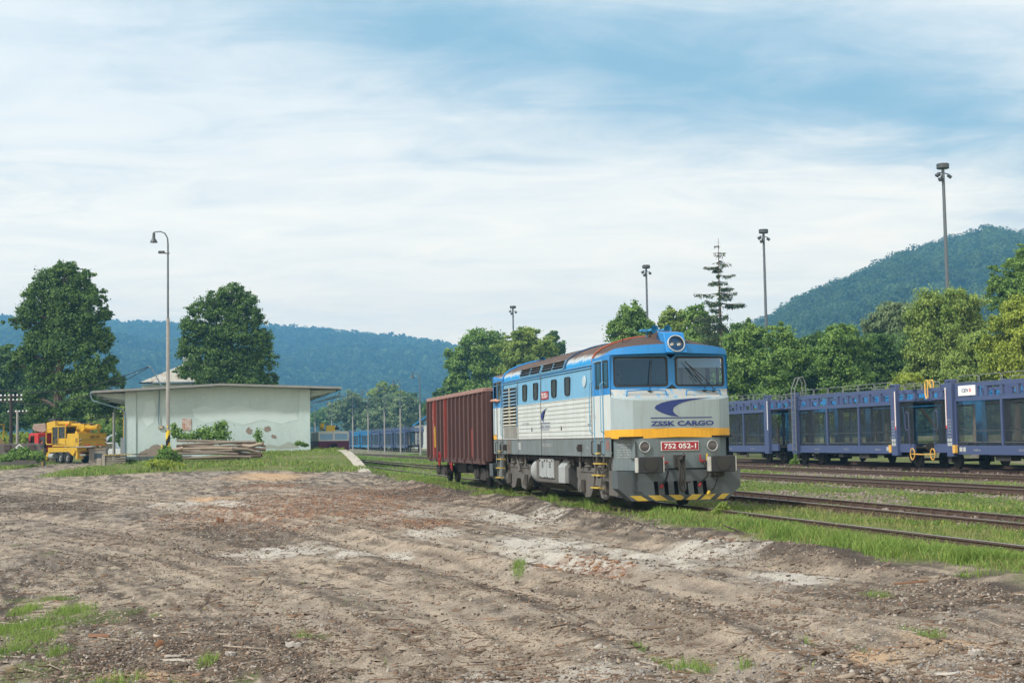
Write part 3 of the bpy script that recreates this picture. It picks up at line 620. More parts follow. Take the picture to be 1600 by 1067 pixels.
slab('bark_piece', 155, 992, .24, .07, .03, -.2, M_BB, 'curled reddish brown bark slab by the near weeds', 'bark piece', 6)
slab('bark_piece', 244, 993, .12, .05, .02, 2.2, M_BW, 'small grey white bark flake right of the brown bark slab', 'bark piece', 7)
slab('bark_piece', 1490, 1045, .34, .10, .02, .15, M_BW, 'broad pale bark plate at the bottom right of the yard', 'bark piece', 8)
slab('bark_piece', 250, 1012, .07, .11, .06, 1.4, M_BB, 'upright dark bark stub behind the white bark strips', 'bark piece', 9, .5)
slab('bark_piece', 378, 887, .75, .028, .02, -.1, M_TW, 'long bent branch lying across the middle of the dirt yard', 'branch', 10)
slab('bark_piece', 1445, 915, .9, .035, .025, .2, M_BB, 'long dark branch by the grass edge on the right', 'branch', 11)
slab('bark_piece', 222, 876, .7, .025, .02, .25, M_TW, 'slim grey stick lying left of the long bent branch', 'branch', 12)
slab('bark_piece', 344, 815, .20, .17, .14, .3, M_BB, 'short round brown log end sitting in the mud', 'log end', 13)
slab('stone', 1258, 908, .55, .22, .03, .1, M_ST, 'flat bluish grey slab lying in the dirt right of centre', 'stone', 14)

# ================================================================== TREES
def crown(blobs, n, size, seed, clumps=26, cr=0.30, shell=(0.55, 1.0), up=0.35, elong=1.0, hang=0.0, fill=0.12, low=-0.75):
    """blobs: (cx,cy,cz, rx,ry,rz).  leaf quads gathered in clumps near each blob's surface"""
    r = np.random.default_rng(seed); n = int(n * 2.9); size = size * .50; clumps = int(clumps * 2.0); cr = cr * .74; fill = fill * .3; B = np.array(blobs, float); vol = (B[:, 3] * B[:, 5]) ** 1.0; w = vol / vol.sum()
    Vs = []; Ts = []
    for b, wi in zip(B, w):
        nb = int(n * wi); K = max(6, int(clumps * len(B) * wi)); c = b[:3]; R = b[3:] * .92
        d = r.normal(size=(K * 3, 3)); d /= np.linalg.norm(d, axis=1)[:, None]; d = d[d[:, 2] > low][:K]; K = len(d)
        rad = r.uniform(shell[0], shell[1], K) * np.where(r.uniform(0, 1, K) < .28, r.uniform(1.08, 1.40, K), 1.0); cc = c + d * R * rad[:, None]; cs = r.uniform(.6, 1.25, K) * cr * R.mean(); ct = r.uniform(0, 1, K)
        nf = int(nb * fill); idx = r.integers(0, K, nb)
        g = r.normal(size=(nb, 3)); ax = r.uniform(.5, 1.5, (K, 3)) * np.array([1, 1, .72]); g = g * .62 * ax[idx]
        p = cc[idx] + g * cs[idx][:, None]; p[:, 2] -= hang * r.uniform(0, 1, nb) ** 2 * cs[idx]
        out = d[idx] * .45 + g * .5 + r.normal(size=(nb, 3)) * .75 + np.array([0, 0, up]); out /= np.linalg.norm(out, axis=1)[:, None]
        if nf:
            q = r.normal(size=(nf, 3)); q /= np.linalg.norm(q, axis=1)[:, None]; p[:nf] = c + q * R * (r.uniform(0, .75, nf) ** .4)[:, None]
        Vs.append((p, out)); Ts.append(np.clip(.45 * ct[idx] + .55 * r.uniform(0, 1, nb), 0, 1))
    P = np.concatenate([a for a, _ in Vs]); Nn = np.concatenate([b for _, b in Vs]); T = np.concatenate(Ts); n = len(P)
    a = np.cross(Nn, r.normal(size=(n, 3)) + (np.array([0, 0, 3.0]) if hang else 0)); a /= np.linalg.norm(a, axis=1)[:, None] + 1e-9; b2 = np.cross(Nn, a)
    s = size * r.uniform(.55, 1.25, n)[:, None]; a = a * s * .5; b2 = b2 * s * .5 * elong
    V = np.stack([P - a - b2 * .3, P - b2, P + a - b2 * .3, P + a * .7 + b2 * .6, P + b2 * 1.1, P - a * .7 + b2 * .6], 1).reshape(-1, 3)
    i = (np.arange(n) * 6)[:, None]; Fc = np.concatenate([i + np.array([[0, 1, 2, 3]]), i + np.array([[0, 3, 4, 5]])]); return V, Fc, np.tile(T, 2)
M_TRUNK = paint('tree bark', (.10, .08, .06), .9, .4, sc=2, bump=.6); M_TRUNKL = paint('grey tree bark', (.17, .15, .125), .9, .4, sc=2, bump=.6)
L_DEEP = leaf_mat('deep green leaves', (.030, .080, .024), (.17, .28, .065))
L_MID = leaf_mat('mid green leaves', (.055, .14, .03), (.29, .43, .10))
L_LIGHT = leaf_mat('light green leaves', (.12, .21, .04), (.38, .47, .12))
L_WILLOW = leaf_mat('grey green willow leaves', (.10, .16, .07), (.28, .35, .16))
L_YELL = leaf_mat('yellow green leaves', (.16, .24, .03), (.46, .52, .09))
L_SPRUCE = leaf_mat('spruce needles', (.03, .06, .03), (.11, .15, .07), tr=.15)
L_FAR = leaf_mat('distant forest leaves', (.02, .05, .015), (.11, .18, .05))
def tree(name, base, blobs, n, size, mat, label, seed=1, trunk=None, tr=.25, tmat=None, cat='tree', group=None, limbs=True, **kw):
    """blobs in metres relative to the base"""
    root = thing(name, label, cat, base, group=group); r = random.Random(seed)
    V, Fc, T = crown(blobs, n, size, seed, **kw); np_mesh('crown', V, Fc, mat, root, fattr=T)
    b = MB(); zt = trunk if trunk else max(x[2] for x in blobs)
    top = max(blobs, key=lambda q: q[2]); pts = []; k = 7
    for i in range(k + 1):
        u = i / k; pts.append((top[0] * u ** 1.5 + r.uniform(-.1, .1) * tr * 4 * u, top[1] * u ** 1.5 + r.uniform(-.1, .1) * tr * 4 * u, -.3 + (zt + .3) * u))
    b.tube(pts, [tr * (1.25 if i == 0 else 1) * (1 - .85 * i / k) + .01 for i in range(k + 1)], 9)
    if limbs:
        for q in blobs:
            h0 = min(max(q[2] - q[5] * 1.1, zt * .22), zt * .8); u = (h0 + .3) / (zt + .3); s = Vector((top[0] * u ** 1.5, top[1] * u ** 1.5, h0)); e = Vector(q[:3]) 
            m_ = s.lerp(e, .5) + Vector((r.uniform(-.3, .3), r.uniform(-.3, .3), r.uniform(0, .5))); rr = tr * (1 - .8 * u) * .6
            b.tube([s, m_, e], [rr, rr * .6, rr * .22], 6)
            for j in range(4):
                d = Vector((r.uniform(-1, 1), r.uniform(-1, 1), r.uniform(-.2, 1))); d = Vector((d.x * q[3], d.y * q[4], d.z * q[5])) * .75
                st = m_.lerp(e, r.uniform(.2, 1)); b.tube([st, st + d * .5 + Vector((0, 0, .1)), st + d], [rr * .35, rr * .2, rr * .06], 5)
    b.build('trunk', tmat or M_TRUNK, root, smooth=True)
    return root
def px_blobs(D, L, base, depth=1.0, jit=3):
    """lobes measured in the photograph at the distance D: (px, py, rx px, ry px)"""
    out = []; r = random.Random(jit)
    for px, py, rx, ry in L:
        c = at(px, py, D); s = D / F; dy = r.uniform(-.35, .35) * rx * s * depth
        out.append((c[0] - base[0], c[1] - base[1] + dy, c[2] - base[2], rx * s, rx * s * .95, ry * s))
    return out
def base_at(px, D):
    x = at(px, 690, D)[0]; return (x, D, gz1(x, D))

# big lime tree on the left
b = base_at(88, 128)
tree('lime_tree', b, px_blobs(128, [(103, 424, 24, 15), (78, 438, 26, 18), (126, 440, 22, 20), (58, 462, 22, 20), (100, 465, 36, 26), (143, 468, 22, 22), (52, 490, 22, 20), (86, 500, 34, 28), (128, 500, 30, 28), (164, 492, 12, 16), (20, 503, 14, 7), (36, 512, 12, 8), (62, 535, 30, 28), (105, 545, 40, 34), (150, 535, 22, 28), (168, 528, 10, 18), (172, 568, 12, 18), (182, 598, 12, 16), (38, 555, 18, 20), (20, 570, 12, 12), (64, 582, 26, 22), (145, 590, 32, 30), (100, 598, 30, 20), (50, 622, 18, 16), (150, 632, 34, 18), (110, 640, 28, 16), (62, 648, 26, 18)], b), 36000, .34, L_DEEP, 'tall dark green broadleaf tree towering behind the yellow excavator', 11, tr=.55, clumps=34, cr=.34)
# round tree behind the warehouse
b = base_at(362, 140)
tree('maple_tree', b, px_blobs(140, [(362, 458, 22, 16), (340, 470, 22, 16), (384, 474, 22, 18), (312, 484, 20, 16), (352, 492, 34, 22), (396, 500, 18, 20), (300, 512, 20, 18), (330, 524, 32, 24), (372, 524, 34, 24), (408, 530, 18, 22), (292, 545, 18, 22), (325, 558, 32, 24), (368, 562, 38, 26), (412, 562, 20, 24), (298, 580, 20, 18), (335, 590, 34, 18), (385, 592, 34, 20), (422, 592, 12, 16)], b), 24000, .34, L_DEEP, 'round topped dark green tree rising behind the warehouse roof', 12, tr=.45, clumps=34, cr=.32)
# trees behind the brown wagon
b = base_at(752, 205)
tree('chestnut_tree', b, px_blobs(205, [(752, 540, 34, 26), (722, 566, 26, 26), (765, 570, 34, 30), (735, 595, 34, 30), (780, 545, 20, 20), (765, 625, 50, 30), (715, 600, 18, 24)], b), 22000, .55, L_MID, 'broad green tree behind the brown open wagon, left of the lighter one', 13, tr=.4, clumps=30)
b = base_at(822, 190)
tree('maple_tree', b, px_blobs(190, [(822, 528, 24, 18), (800, 548, 26, 22), (845, 548, 26, 22), (815, 575, 36, 26), (860, 565, 20, 26), (830, 610, 50, 30)], b), 19000, .5, L_LIGHT, 'fresh yellow green tree above the rear roof of the locomotive', 14, tr=.35, clumps=30)
b = base_at(864, 225)
tree('pine_tree', b, px_blobs(225, [(862, 528, 10, 12), (870, 545, 14, 16), (855, 540, 10, 14), (868, 575, 20, 24), (875, 610, 24, 24)], b), 8000, .5, L_DEEP, 'dark conifer top right of the yellow green tree', 15, tr=.3, clumps=26)
b = base_at(690, 230)
tree('maple_tree', b, px_blobs(230, [(690, 618, 14, 14), (702, 600, 12, 12), (676, 640, 14, 20), (700, 640, 22, 30)], b), 6000, .6, L_DEEP, 'small dark tree just above the far end of the brown wagon', 16, tr=.25)
# the clump of willows and poplar beyond the far wagons
for i, (px, D, bl, mt, n, lab) in enumerate([
    (555, 400, [(548, 632, 22, 18), (530, 645, 22, 20), (560, 655, 26, 22), (575, 640, 20, 18)], L_WILLOW, 7000, 'grey green willow, left one of the far clump beyond the railbus'),
    (600, 390, [(595, 655, 28, 20), (610, 645, 24, 18), (580, 660, 20, 18), (625, 650, 22, 22), (605, 632, 20, 14)], L_WILLOW, 8000, 'grey green willow in the middle of the far clump'),
    (635, 380, [(635, 640, 22, 20), (648, 655, 16, 18), (628, 655, 20, 18)], L_WILLOW, 6000, 'grey green willow, right one of the far clump'),
    (600, 430, [(598, 608, 12, 12), (612, 615, 16, 14), (590, 622, 18, 16), (628, 625, 14, 16), (605, 640, 26, 20)], L_LIGHT, 6000, 'bright green poplar poking up behind the far willows'),
    (640, 430, [(640, 630, 14, 18), (652, 640, 10, 22), (636, 650, 20, 20)], L_DEEP, 3500, 'dark green tree at the right end of the far clump'),
    (513, 470, [(512, 648, 14, 12), (500, 655, 16, 12), (525, 650, 12, 14)], L_MID, 3500, 'small green tree left of the far willows, beside the warehouse eave'),
    (492, 500, [(492, 655, 16, 10), (485, 660, 16, 8)], L_DEEP, 2500, 'low far tree peeping out at the warehouse corner')]):
    b = base_at(px, D); tree('willow_tree' if 'willow,' in lab or 'willow in' in lab else 'poplar_tree' if 'poplar' in lab else 'broadleaf_tree', b, px_blobs(D, bl, b), n, .95, mt, lab, 30 + i, tr=.5, group='trees beyond the far wagons', clumps=24)
# thicket on the far left, round the big tree
for i, (px, D, bl, mt, n, lab) in enumerate([
    (8, 175, [(5, 560, 24, 20), (20, 590, 30, 30), (0, 610, 30, 30), (30, 630, 30, 30), (10, 655, 40, 24)], L_DEEP, 16000, 'dark tree at the left edge behind the telegraph pole'),
    (60, 185, [(50, 590, 30, 30), (70, 620, 34, 30), (60, 650, 40, 24), (35, 575, 20, 22)], L_MID, 14000, 'hazy green tree directly behind the big lime trunk'),
    (140, 180, [(135, 620, 26, 26), (150, 640, 28, 24), (130, 660, 40, 22)], L_MID, 12000, 'green tree seen between the lime trunk and the warehouse'),
    (172, 165, [(165, 640, 20, 22), (185, 650, 18, 20), (178, 670, 26, 20), (158, 665, 20, 24)], L_LIGHT, 10000, 'lighter green small tree behind the concrete pole'),
    (195, 178, [(192, 640, 16, 20), (200, 660, 16, 24), (188, 668, 16, 22)], L_DEEP, 6000, 'dark narrow tree partly hidden by the warehouse corner'),
    (108, 172, [(100, 655, 30, 22), (80, 668, 30, 18), (120, 672, 26, 18)], L_DEEP, 9000, 'dark bushy tree right behind the excavator boom'),
    (120, 640, [(20, 555, 30, 18), (50, 560, 30, 16), (0, 550, 20, 16)], L_MID, 0, '')]):
    if not n: continue
    b = base_at(px, D); tree('broadleaf_tree', b, px_blobs(D, bl, b), n, .5, mt, lab, 50 + i, tr=.3, group='thicket behind the excavator', clumps=26)
b = base_at(30, 140); tree('elder_bush', b, px_blobs(140, [(15, 690, 18, 12), (35, 686, 16, 12), (28, 700, 22, 10), (5, 686, 12, 12)], b), 6000, .3, L_YELL, 'yellow green bush behind the concrete wall', 61, tr=.08, cat='bush')
b = base_at(52, 142); tree('elder_bush', b, px_blobs(142, [(52, 690, 12, 8), (48, 700, 14, 8)], b), 2500, .3, L_DEEP, 'dark bush between the yellow green bush and the red cab', 62, tr=.08, cat='bush')

# right side: the wood behind the car carrier train
RIGHT = [
    (985, 150, [(988, 492, 20, 16), (972, 512, 22, 18), (1002, 515, 20, 22), (985, 540, 34, 26), (985, 580, 40, 30)], L_MID, 11000, .42, 'green birch above the roof of the locomotive, left of the mast', 'birch_tree'),
    (1050, 150, [(1042, 500, 14, 18), (1062, 500, 16, 14), (1050, 530, 26, 24), (1055, 570, 34, 30)], L_LIGHT, 9000, .42, 'light birch just behind the horns of the locomotive', 'birch_tree'),
    (1085, 146, [(1085, 495, 14, 16), (1098, 500, 14, 18), (1090, 530, 24, 26), (1085, 580, 30, 30)], L_MID, 9000, .42, 'feathery birch between the horns and the spruce', 'birch_tree'),
    (1165, 128, [(1155, 540, 24, 30), (1180, 532, 20, 26), (1170, 580, 36, 36), (1150, 600, 30, 26), (1160, 640, 40, 26)], L_MID, 16000, .36, 'bushy green tree directly right of the locomotive cab', 'broadleaf_tree'),
    (1215, 124, [(1215, 530, 20, 24), (1232, 560, 28, 36), (1205, 575, 26, 34), (1220, 625, 40, 36)], L_MID, 15000, .34, 'pointed green tree second right of the locomotive, below the tall mast', 'broadleaf_tree'),
    (1262, 130, [(1262, 545, 22, 26), (1280, 570, 26, 30), (1255, 590, 28, 30), (1270, 635, 40, 30)], L_DEEP, 14000, .34, 'darker tree above the short coupling of the car carriers', 'broadleaf_tree'),
    (1315, 122, [(1312, 530, 26, 24), (1335, 552, 26, 28), (1300, 565, 28, 32), (1325, 600, 40, 34), (1320, 640, 44, 24)], L_MID, 18000, .34, 'dense rounded green tree above the boarding ladder', 'broadleaf_tree'),
    (1372, 128, [(1370, 545, 24, 24), (1390, 575, 28, 30), (1360, 590, 28, 30), (1380, 635, 42, 30)], L_DEEP, 14000, .34, 'dark green tree left of the willow', 'broadleaf_tree'),
    (1385, 165, [(1400, 495, 30, 22), (1375, 510, 24, 18), (1410, 525, 34, 24), (1395, 560, 40, 30)], L_WILLOW, 12000, .45, 'pale grey green willow farther back on the slope', 'willow_tree'),
    (1470, 118, [(1465, 480, 40, 24), (1440, 500, 26, 26), (1495, 475, 30, 24), (1470, 520, 46, 32), (1510, 510, 26, 28), (1450, 550, 34, 26), (1490, 570, 40, 30), (1435, 590, 26, 26)], L_LIGHT, 26000, .26, 'broad light green willow with slanting limbs behind the near wagons', 'willow_tree'),
    (1425, 105, [(1420, 600, 22, 14), (1440, 606, 20, 12), (1400, 608, 18, 12)], L_YELL, 6000, .22, 'low yellow green bush right above the wagon railing', 'elder_bush'),
    (1525, 112, [(1520, 545, 28, 26), (1535, 570, 34, 30), (1505, 585, 30, 26), (1545, 600, 36, 26)], L_LIGHT, 15000, .25, 'light leafy willow low behind the near wagons', 'willow_tree'),
    (1590, 104, [(1590, 490, 30, 26), (1565, 520, 28, 26), (1605, 520, 36, 36), (1580, 560, 40, 36), (1610, 590, 40, 40), (1640, 540, 40, 50)], L_YELL, 24000, .23, 'bright yellow green willow at the right edge', 'willow_tree'),
    (1610, 122, [(1600, 395, 14, 18), (1590, 420, 18, 22), (1615, 430, 30, 36), (1552, 425, 8, 12), (1560, 445, 16, 18), (1580, 455, 22, 20), (1610, 480, 34, 30), (1560, 475, 20, 18), (1640, 440, 40, 50)], L_MID, 20000, .28, 'tall green tree at the right edge with long upper branches', 'broadleaf_tree'),
    (1140, 165, [(1160, 520, 20, 20), (1130, 540, 26, 26), (1150, 560, 34, 30)], L_DEEP, 8000, .45, 'dark tree at the foot of the spruce', 'broadleaf_tree'),
    (1480, 150, [(1350, 560, 40, 30), (1440, 560, 40, 40), (1500, 590, 50, 40), (1560, 580, 50, 40)], L_DEEP, 15000, .5, 'deep green backdrop tree behind the light willows', 'broadleaf_tree')]
for i, (px, D, bl, mt, n, sz, lab, nm) in enumerate(RIGHT):
    b = base_at(px, D); kw = dict(hang=.8, elong=1.6) if 'willow' in nm else {}
    tree(nm, b, px_blobs(D, [(x_, y_, a_ * 1.1, c_ * 1.05) for x_, y_, a_, c_ in bl], b), int(n * 1.15), sz, mt, lab, 80 + i, tr=.22 if nm != 'willow_tree' else .3, tmat=M_TRUNKL if 'willow' in nm else None, cat='bush' if 'bush' in nm else 'tree', clumps=30, cr=.33, group='trees behind the car carrier train', **kw)

def spruce(px, D, top_py, label):
    b = base_at(px, D); ht = at(px, top_py, D)[2] - b[2]; root = thing('spruce_tree', label, 'tree', b); r = np.random.default_rng(5); rr = random.Random(5)
    t = MB(); t.tube([(0, 0, -.3), (.05, 0, ht * .4), (-.05, 0, ht * .8), (0, 0, ht)], [.28, .2, .07, .015], 8)
    P = []; Dn = []
    z = ht * .14
    z = ht * .10
    while z < ht * .97:
        u = z / ht; L = 7.0 * (1 - u) ** .9 + .12
        for k in range(rr.choice((2, 3, 4)) if u < .84 else 3):
            a = rr.uniform(0, 6.283); l = L * rr.uniform(.35, 1.2); n = 7; dr = rr.uniform(.35, .65) * (1 - u * .8); pts = []
            for i in range(n): s = i / (n - 1); pts.append((math.cos(a) * l * s, math.sin(a) * l * s, z - dr * l * s * (1.35 - s * .75) + .12 * l * s * s))
            t.tube(pts, [.035 * (1 - i / n) * (1 + (1 - u)) + .006 for i in range(n)], 4, cap=False)
            m_ = int(80 * l / 2) + 6
            if u > .87: m_ = int(m_ * .25)
            s = rr.random(); q = np.array(pts); si = r.uniform(.12, 1, m_) ** .8; idx = np.clip((si * (n - 1)).astype(int), 0, n - 2); fr = si * (n - 1) - idx
            c = q[idx] * (1 - fr)[:, None] + q[idx + 1] * fr[:, None]; side = r.normal(0, .16 * l ** .5, m_) * (1.1 - si * .6); c[:, 0] += -math.sin(a) * side; c[:, 1] += math.cos(a) * side; c[:, 2] -= r.uniform(0, .6, m_) * (1.1 - u) + np.abs(side) * .25
            P.append(c)
        z += ht * .021 * rr.uniform(.4, 1.6)
    P = np.concatenate(P); n = len(P); a = r.normal(size=(n, 3)); a[:, 2] = -np.abs(a[:, 2]) * 1.2; a /= np.linalg.norm(a, axis=1)[:, None]; w = np.cross(a, r.normal(size=(n, 3))); w /= np.linalg.norm(w, axis=1)[:, None]
    a *= .26; w *= .045; V = np.stack([P - w, P + w, P + a + w * .5, P + a - w * .5], 1).reshape(-1, 3); i = (np.arange(n) * 4)[:, None]
    np_mesh('crown', V, i + np.arange(4)[None], L_SPRUCE, root, fattr=r.uniform(0, 1, n)); t.build('trunk', M_TRUNK, root, smooth=True)
spruce(1131, 138, 372, 'thin ragged spruce with a bare tip towering over the locomotive cab')

# ------------------------------------------------------------------ hills with their woods
def hill(name, ridge, D, near, crown_r, nleaf, lsize, label, wlabel, mat, seed, gully=14, xr=None, spacing=.95):
    rx = np.array([r[0] for r in ridge], float); ry = np.array([r[1] for r in ridge], float)
    hx = np.array([at(a, b_, D)[0] for a, b_ in ridge]); hz = np.array([at(a, b_, D)[2] - crown_r * 1.15 for a, b_ in ridge])
    def height(X, Y):
        u = (Y - near) / (D - near); Xr = X * D / np.maximum(Y, 1) * .85 + X * .15; top = np.interp(Xr, hx, hz)
        s = np.where(u < 1, sm(u, -.05, 1.05) * .55 + np.clip(u, 0, 1) * .45, 1 - sm(u, 1.0, 2.2) * .5)
        g = (fbm(X / (crown_r * gully), Y / (crown_r * gully * 2.0), seed, 4) - .5); return top * s + g * top * .75 * np.clip(u, 0, 1) * (1 - np.clip(u, 0, 1)) * 2.4 
    nx, ny = 260, 70; ax = np.linspace(hx[0], hx[-1], nx); ay = np.linspace(near, D * 1.14, ny); X, Y = np.meshgrid(ax, ay); Z = height(X, Y) - crown_r * .4
    V = np.stack([X.ravel(), Y.ravel(), Z.ravel()], 1); i = np.arange(nx * ny).reshape(ny, nx); Fc = np.stack([i[:-1, :-1], i[:-1, 1:], i[1:, 1:], i[1:, :-1]], -1).reshape(-1, 4)
    t = NT(name + ' forest floor'); n_ = t.noise(.08, 5); c = t.mix(t.ramp(n_, .35, .65), (.025, .045, .018), (.05, .085, .03)); mt = t.done(t('ShaderNodeBsdfDiffuse', {'Color': c}).outputs[0])
    o = np_mesh(name, V, Fc, mt, smooth=True); tag(o, kind='structure'); o['label'] = label
    r = np.random.default_rng(seed); x0, x1 = xr if xr else (hx[0], hx[-1]); P = []
    step = crown_r * 1.55 * spacing; yy = near
    while yy < D * 1.06:
        xs = np.arange(x0, x1, step); xs = xs + r.uniform(-.4, .4, len(xs)) * step; P.append(np.stack([xs, yy + r.uniform(-.5, .5, len(xs)) * step], 1)); yy += step * (1.0 if D < 1400 else 1.25)
    P = np.concatenate(P); z = height(P[:, 0], P[:, 1]); vis = np.abs(P[:, 0] / P[:, 1]) < .42; P = P[vis]; z = z[vis]; K = len(P)
    R = crown_r * r.uniform(.6, 1.3, K); tt = np.clip(fbm(P[:, 0] / (crown_r * 9), P[:, 1] / (crown_r * 9), seed + 3, 3) * 1.6 - .35 + r.uniform(-.3, .3, K), 0, 1)  # broad tint masses mix leaf tones and paint in gully shade
    n = K * nleaf; idx = np.repeat(np.arange(K), nleaf); d = r.normal(size=(n, 3)); d /= np.linalg.norm(d, axis=1)[:, None]; d[:, 2] = np.abs(d[:, 2]) * 1.0 - .15; d[:, 1] = -np.abs(d[:, 1]) * .9 + .15
    rad = r.uniform(.78, 1.08, n); c = np.stack([P[idx, 0], P[idx, 1], z[idx] + R[idx] * .35], 1) + d * (R[idx] * rad)[:, None] * np.array([1, 1, 1.0])
    Nn = d + r.normal(size=(n, 3)) * .35; Nn /= np.linalg.norm(Nn, axis=1)[:, None]; a = np.cross(Nn, r.normal(size=(n, 3))); a /= np.linalg.norm(a, axis=1)[:, None]; b2 = np.cross(Nn, a); s = (lsize * r.uniform(.6, 1.3, n))[:, None] * .5
    V = np.stack([c - a * s, c - b2 * s, c + a * s, c + b2 * s], 1).reshape(-1, 3); i = (np.arange(n) * 4)[:, None]
    o = np_mesh('wooded_hillside', V, i + np.arange(4)[None], mat, fattr=np.clip(tt[idx] * .7 + r.uniform(0, .3, n), 0, 1)); tag(o, wlabel, 'woodland', kind='stuff'); print(name, K, 'crowns', n, 'leaves')
hill('far_hill', [(-200, 500), (0, 496), (60, 498), (180, 500), (230, 502), (330, 505), (430, 506), (480, 511), (520, 514), (600, 521), (660, 528), (720, 541), (800, 556), (900, 580), (1000, 610), (1150, 650), (1300, 680)], 2600, 1190, 9.7, 26, 6.2, 'long wooded ridge in blue haze', 'continuous forest covering the long hazy ridge', L_FAR, 201, gully=24, spacing=1.15)
hill('near_hill', [(1000, 640), (1100, 560), (1150, 528), (1185, 502), (1250, 470), (1310, 441), (1360, 418), (1400, 393), (1450, 380), (1500, 366), (1540, 354), (1570, 362), (1600, 366), (1660, 385), (1750, 410), (1900, 460), (2100, 560)], 1300, 536, 8.4, 150, 1.9, 'steep wooded hill on the right', 'continuous forest covering the steep hill on the right', L_FAR, 205, gully=10)

# ================================================================== LOCOMOTIVE
def loco_paint():
    """side paint of the locomotive: colours by height, as painted, plus wear"""
    pass
M_BLUE = paint('bright blue paint', (.012, .19, .50), .45, .12, (.03, .08, .12), streak=.25, sc=1.2)
M_FADE = paint('faded light blue paint', (.135, .33, .50), .55, .25, (.10, .20, .27), streak=.5, sc=.9)
M_WHITE = paint('dirty white paint', (.50, .55, .545), .5, .2, (.22, .20, .165), streak=.42, sc=1.0)
M_FACE = paint('pale grey front paint', (.275, .345, .375), .45, .18, (.17, .175, .165), streak=.45, sc=1.3)
M_SILL = paint('worn grey paint', (.135, .168, .178), .55, .35, (.08, .072, .06), streak=.8, sc=1.3)
M_YEL = paint('orange yellow stripe', (.70, .36, .02), .45, .12, (.30, .16, .03), streak=.4, sc=1.5)
M_UNDER = paint('greasy grey underframe', (.115, .108, .10), .75, .5, (.04, .035, .03), streak=.6, sc=1.6)
M_UNDERD = paint('black brown running gear', (.035, .032, .03), .8, .4, (.07, .06, .05), sc=2)
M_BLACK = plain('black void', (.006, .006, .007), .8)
M_RUBBER = plain('black rubber', (.015, .015, .016), .65)
M_TANKL = paint('light worn grey cover', (.33, .36, .37), .5, .35, (.12, .10, .08), streak=.5, sc=2.2)
M_CHROME = plain('pale metal ring', (.42, .44, .45), .45, .3)
M_NAVY = paint('navy lettering', (.010, .03, .16), .45, .05)
M_WTXT = plain('white lettering', (.75, .76, .75), .6); M_PTXT = plain('pale worn lettering', (.42, .44, .43), .7)
M_RED = paint('dark red plate', (.30, .012, .03), .4, .1, sc=3); M_REDH = plain('red tap paint', (.30, .015, .018), .6); M_YELH = plain('yellow tap paint', (.55, .38, .03), .5)
M_PLOW = paint('blue grey snow plough', (.075, .095, .108), .6, .45, (.055, .05, .045), streak=.5, sc=1.4)
M_HAZY = paint('worn yellow hazard paint', (.48, .34, .05), .6, .3, sc=4); M_HAZB = paint('dark hazard paint', (.035, .05, .06), .6, .3, sc=4)
M_GLASSW = glass('windscreen glass', (.42, .58, .74), .05, (.42, .62, .9)); M_GLASSL = glass('dark windscreen glass', (.14, .27, .42), .05, (.30, .55, .9)); M_GLASSS = glass('side window glass', (.25, .28, .28), .05, (.5, .55, .55))  # left pane's tint darkened and blued in place of its sky reflection
M_CAB = plain('cab interior grey', (.24, .31, .36), .8); M_CABD = plain('dark cab interior', (.05, .07, .09), .8); M_BLIND = plain('white sun blind', (.75, .77, .78), .7)
def roof_mat(dz=0.0):
    t = NT('rusty brown roof paint'); tc = t('ShaderNodeTexCoord').outputs['Object']; sp = t('ShaderNodeSeparateXYZ', {0: tc}).outputs[2]
    n = t.noise(1.6, 7, tc, rough=.7); st = t.noise(1, 6, tc, scale3=(7, 2, .6), rough=.7); n3 = t.noise(7, 5, tc)
    c = t.mix(t.ramp(n3, .3, .7), (.065, .047, .042), (.115, .085, .075))
    c = t.mix(t.ramp(n, .5, .75, 0, .5), c, (.20, .10, .06))
    h = t('ShaderNodeMath', {0: st, 1: .42, 2: sp}, operation='MULTIPLY_ADD').outputs[0]      # flaking edge: paint is whiter and bluer towards the eaves, where the brown has worn off
    c = t.mix(t.ramp(h, 4.10 + dz, 4.25 + dz, 1, 0), c, (.46, .50, .51)); c = t.mix(t.ramp(h, 4.04 + dz, 4.13 + dz, 1, 0), c, (.03, .24, .50))
    return t.done(t('ShaderNodeBsdfPrincipled', {'Base Color': c, 'Roughness': .85, 'Specular IOR Level': .15}).outputs[0])
M_ROOF = roof_mat(); M_ROOFC = roof_mat(-.07)
LX0 = 41.56
M_ROOFB = paint('brown roof paint', (.07, .05, .045), .85, .3, (.14, .08, .055), sc=1.2, spec=.15)
M_LEDGE = paint('weathered ledge', (.34, .36, .35), .6, .2, (.27, .22, .17), streak=.3, sc=2.5, patch=.75, pcol=(.10, .30, .50))
loco = thing('locomotive', 'blue, white and yellow diesel locomotive coupled to the brown open wagon', 'locomotive', tw(LX0, 11.85, 0), RZ_TRACK)
HW = 1.57
side_prof = [(1.30, 0), (1.78, 0)]
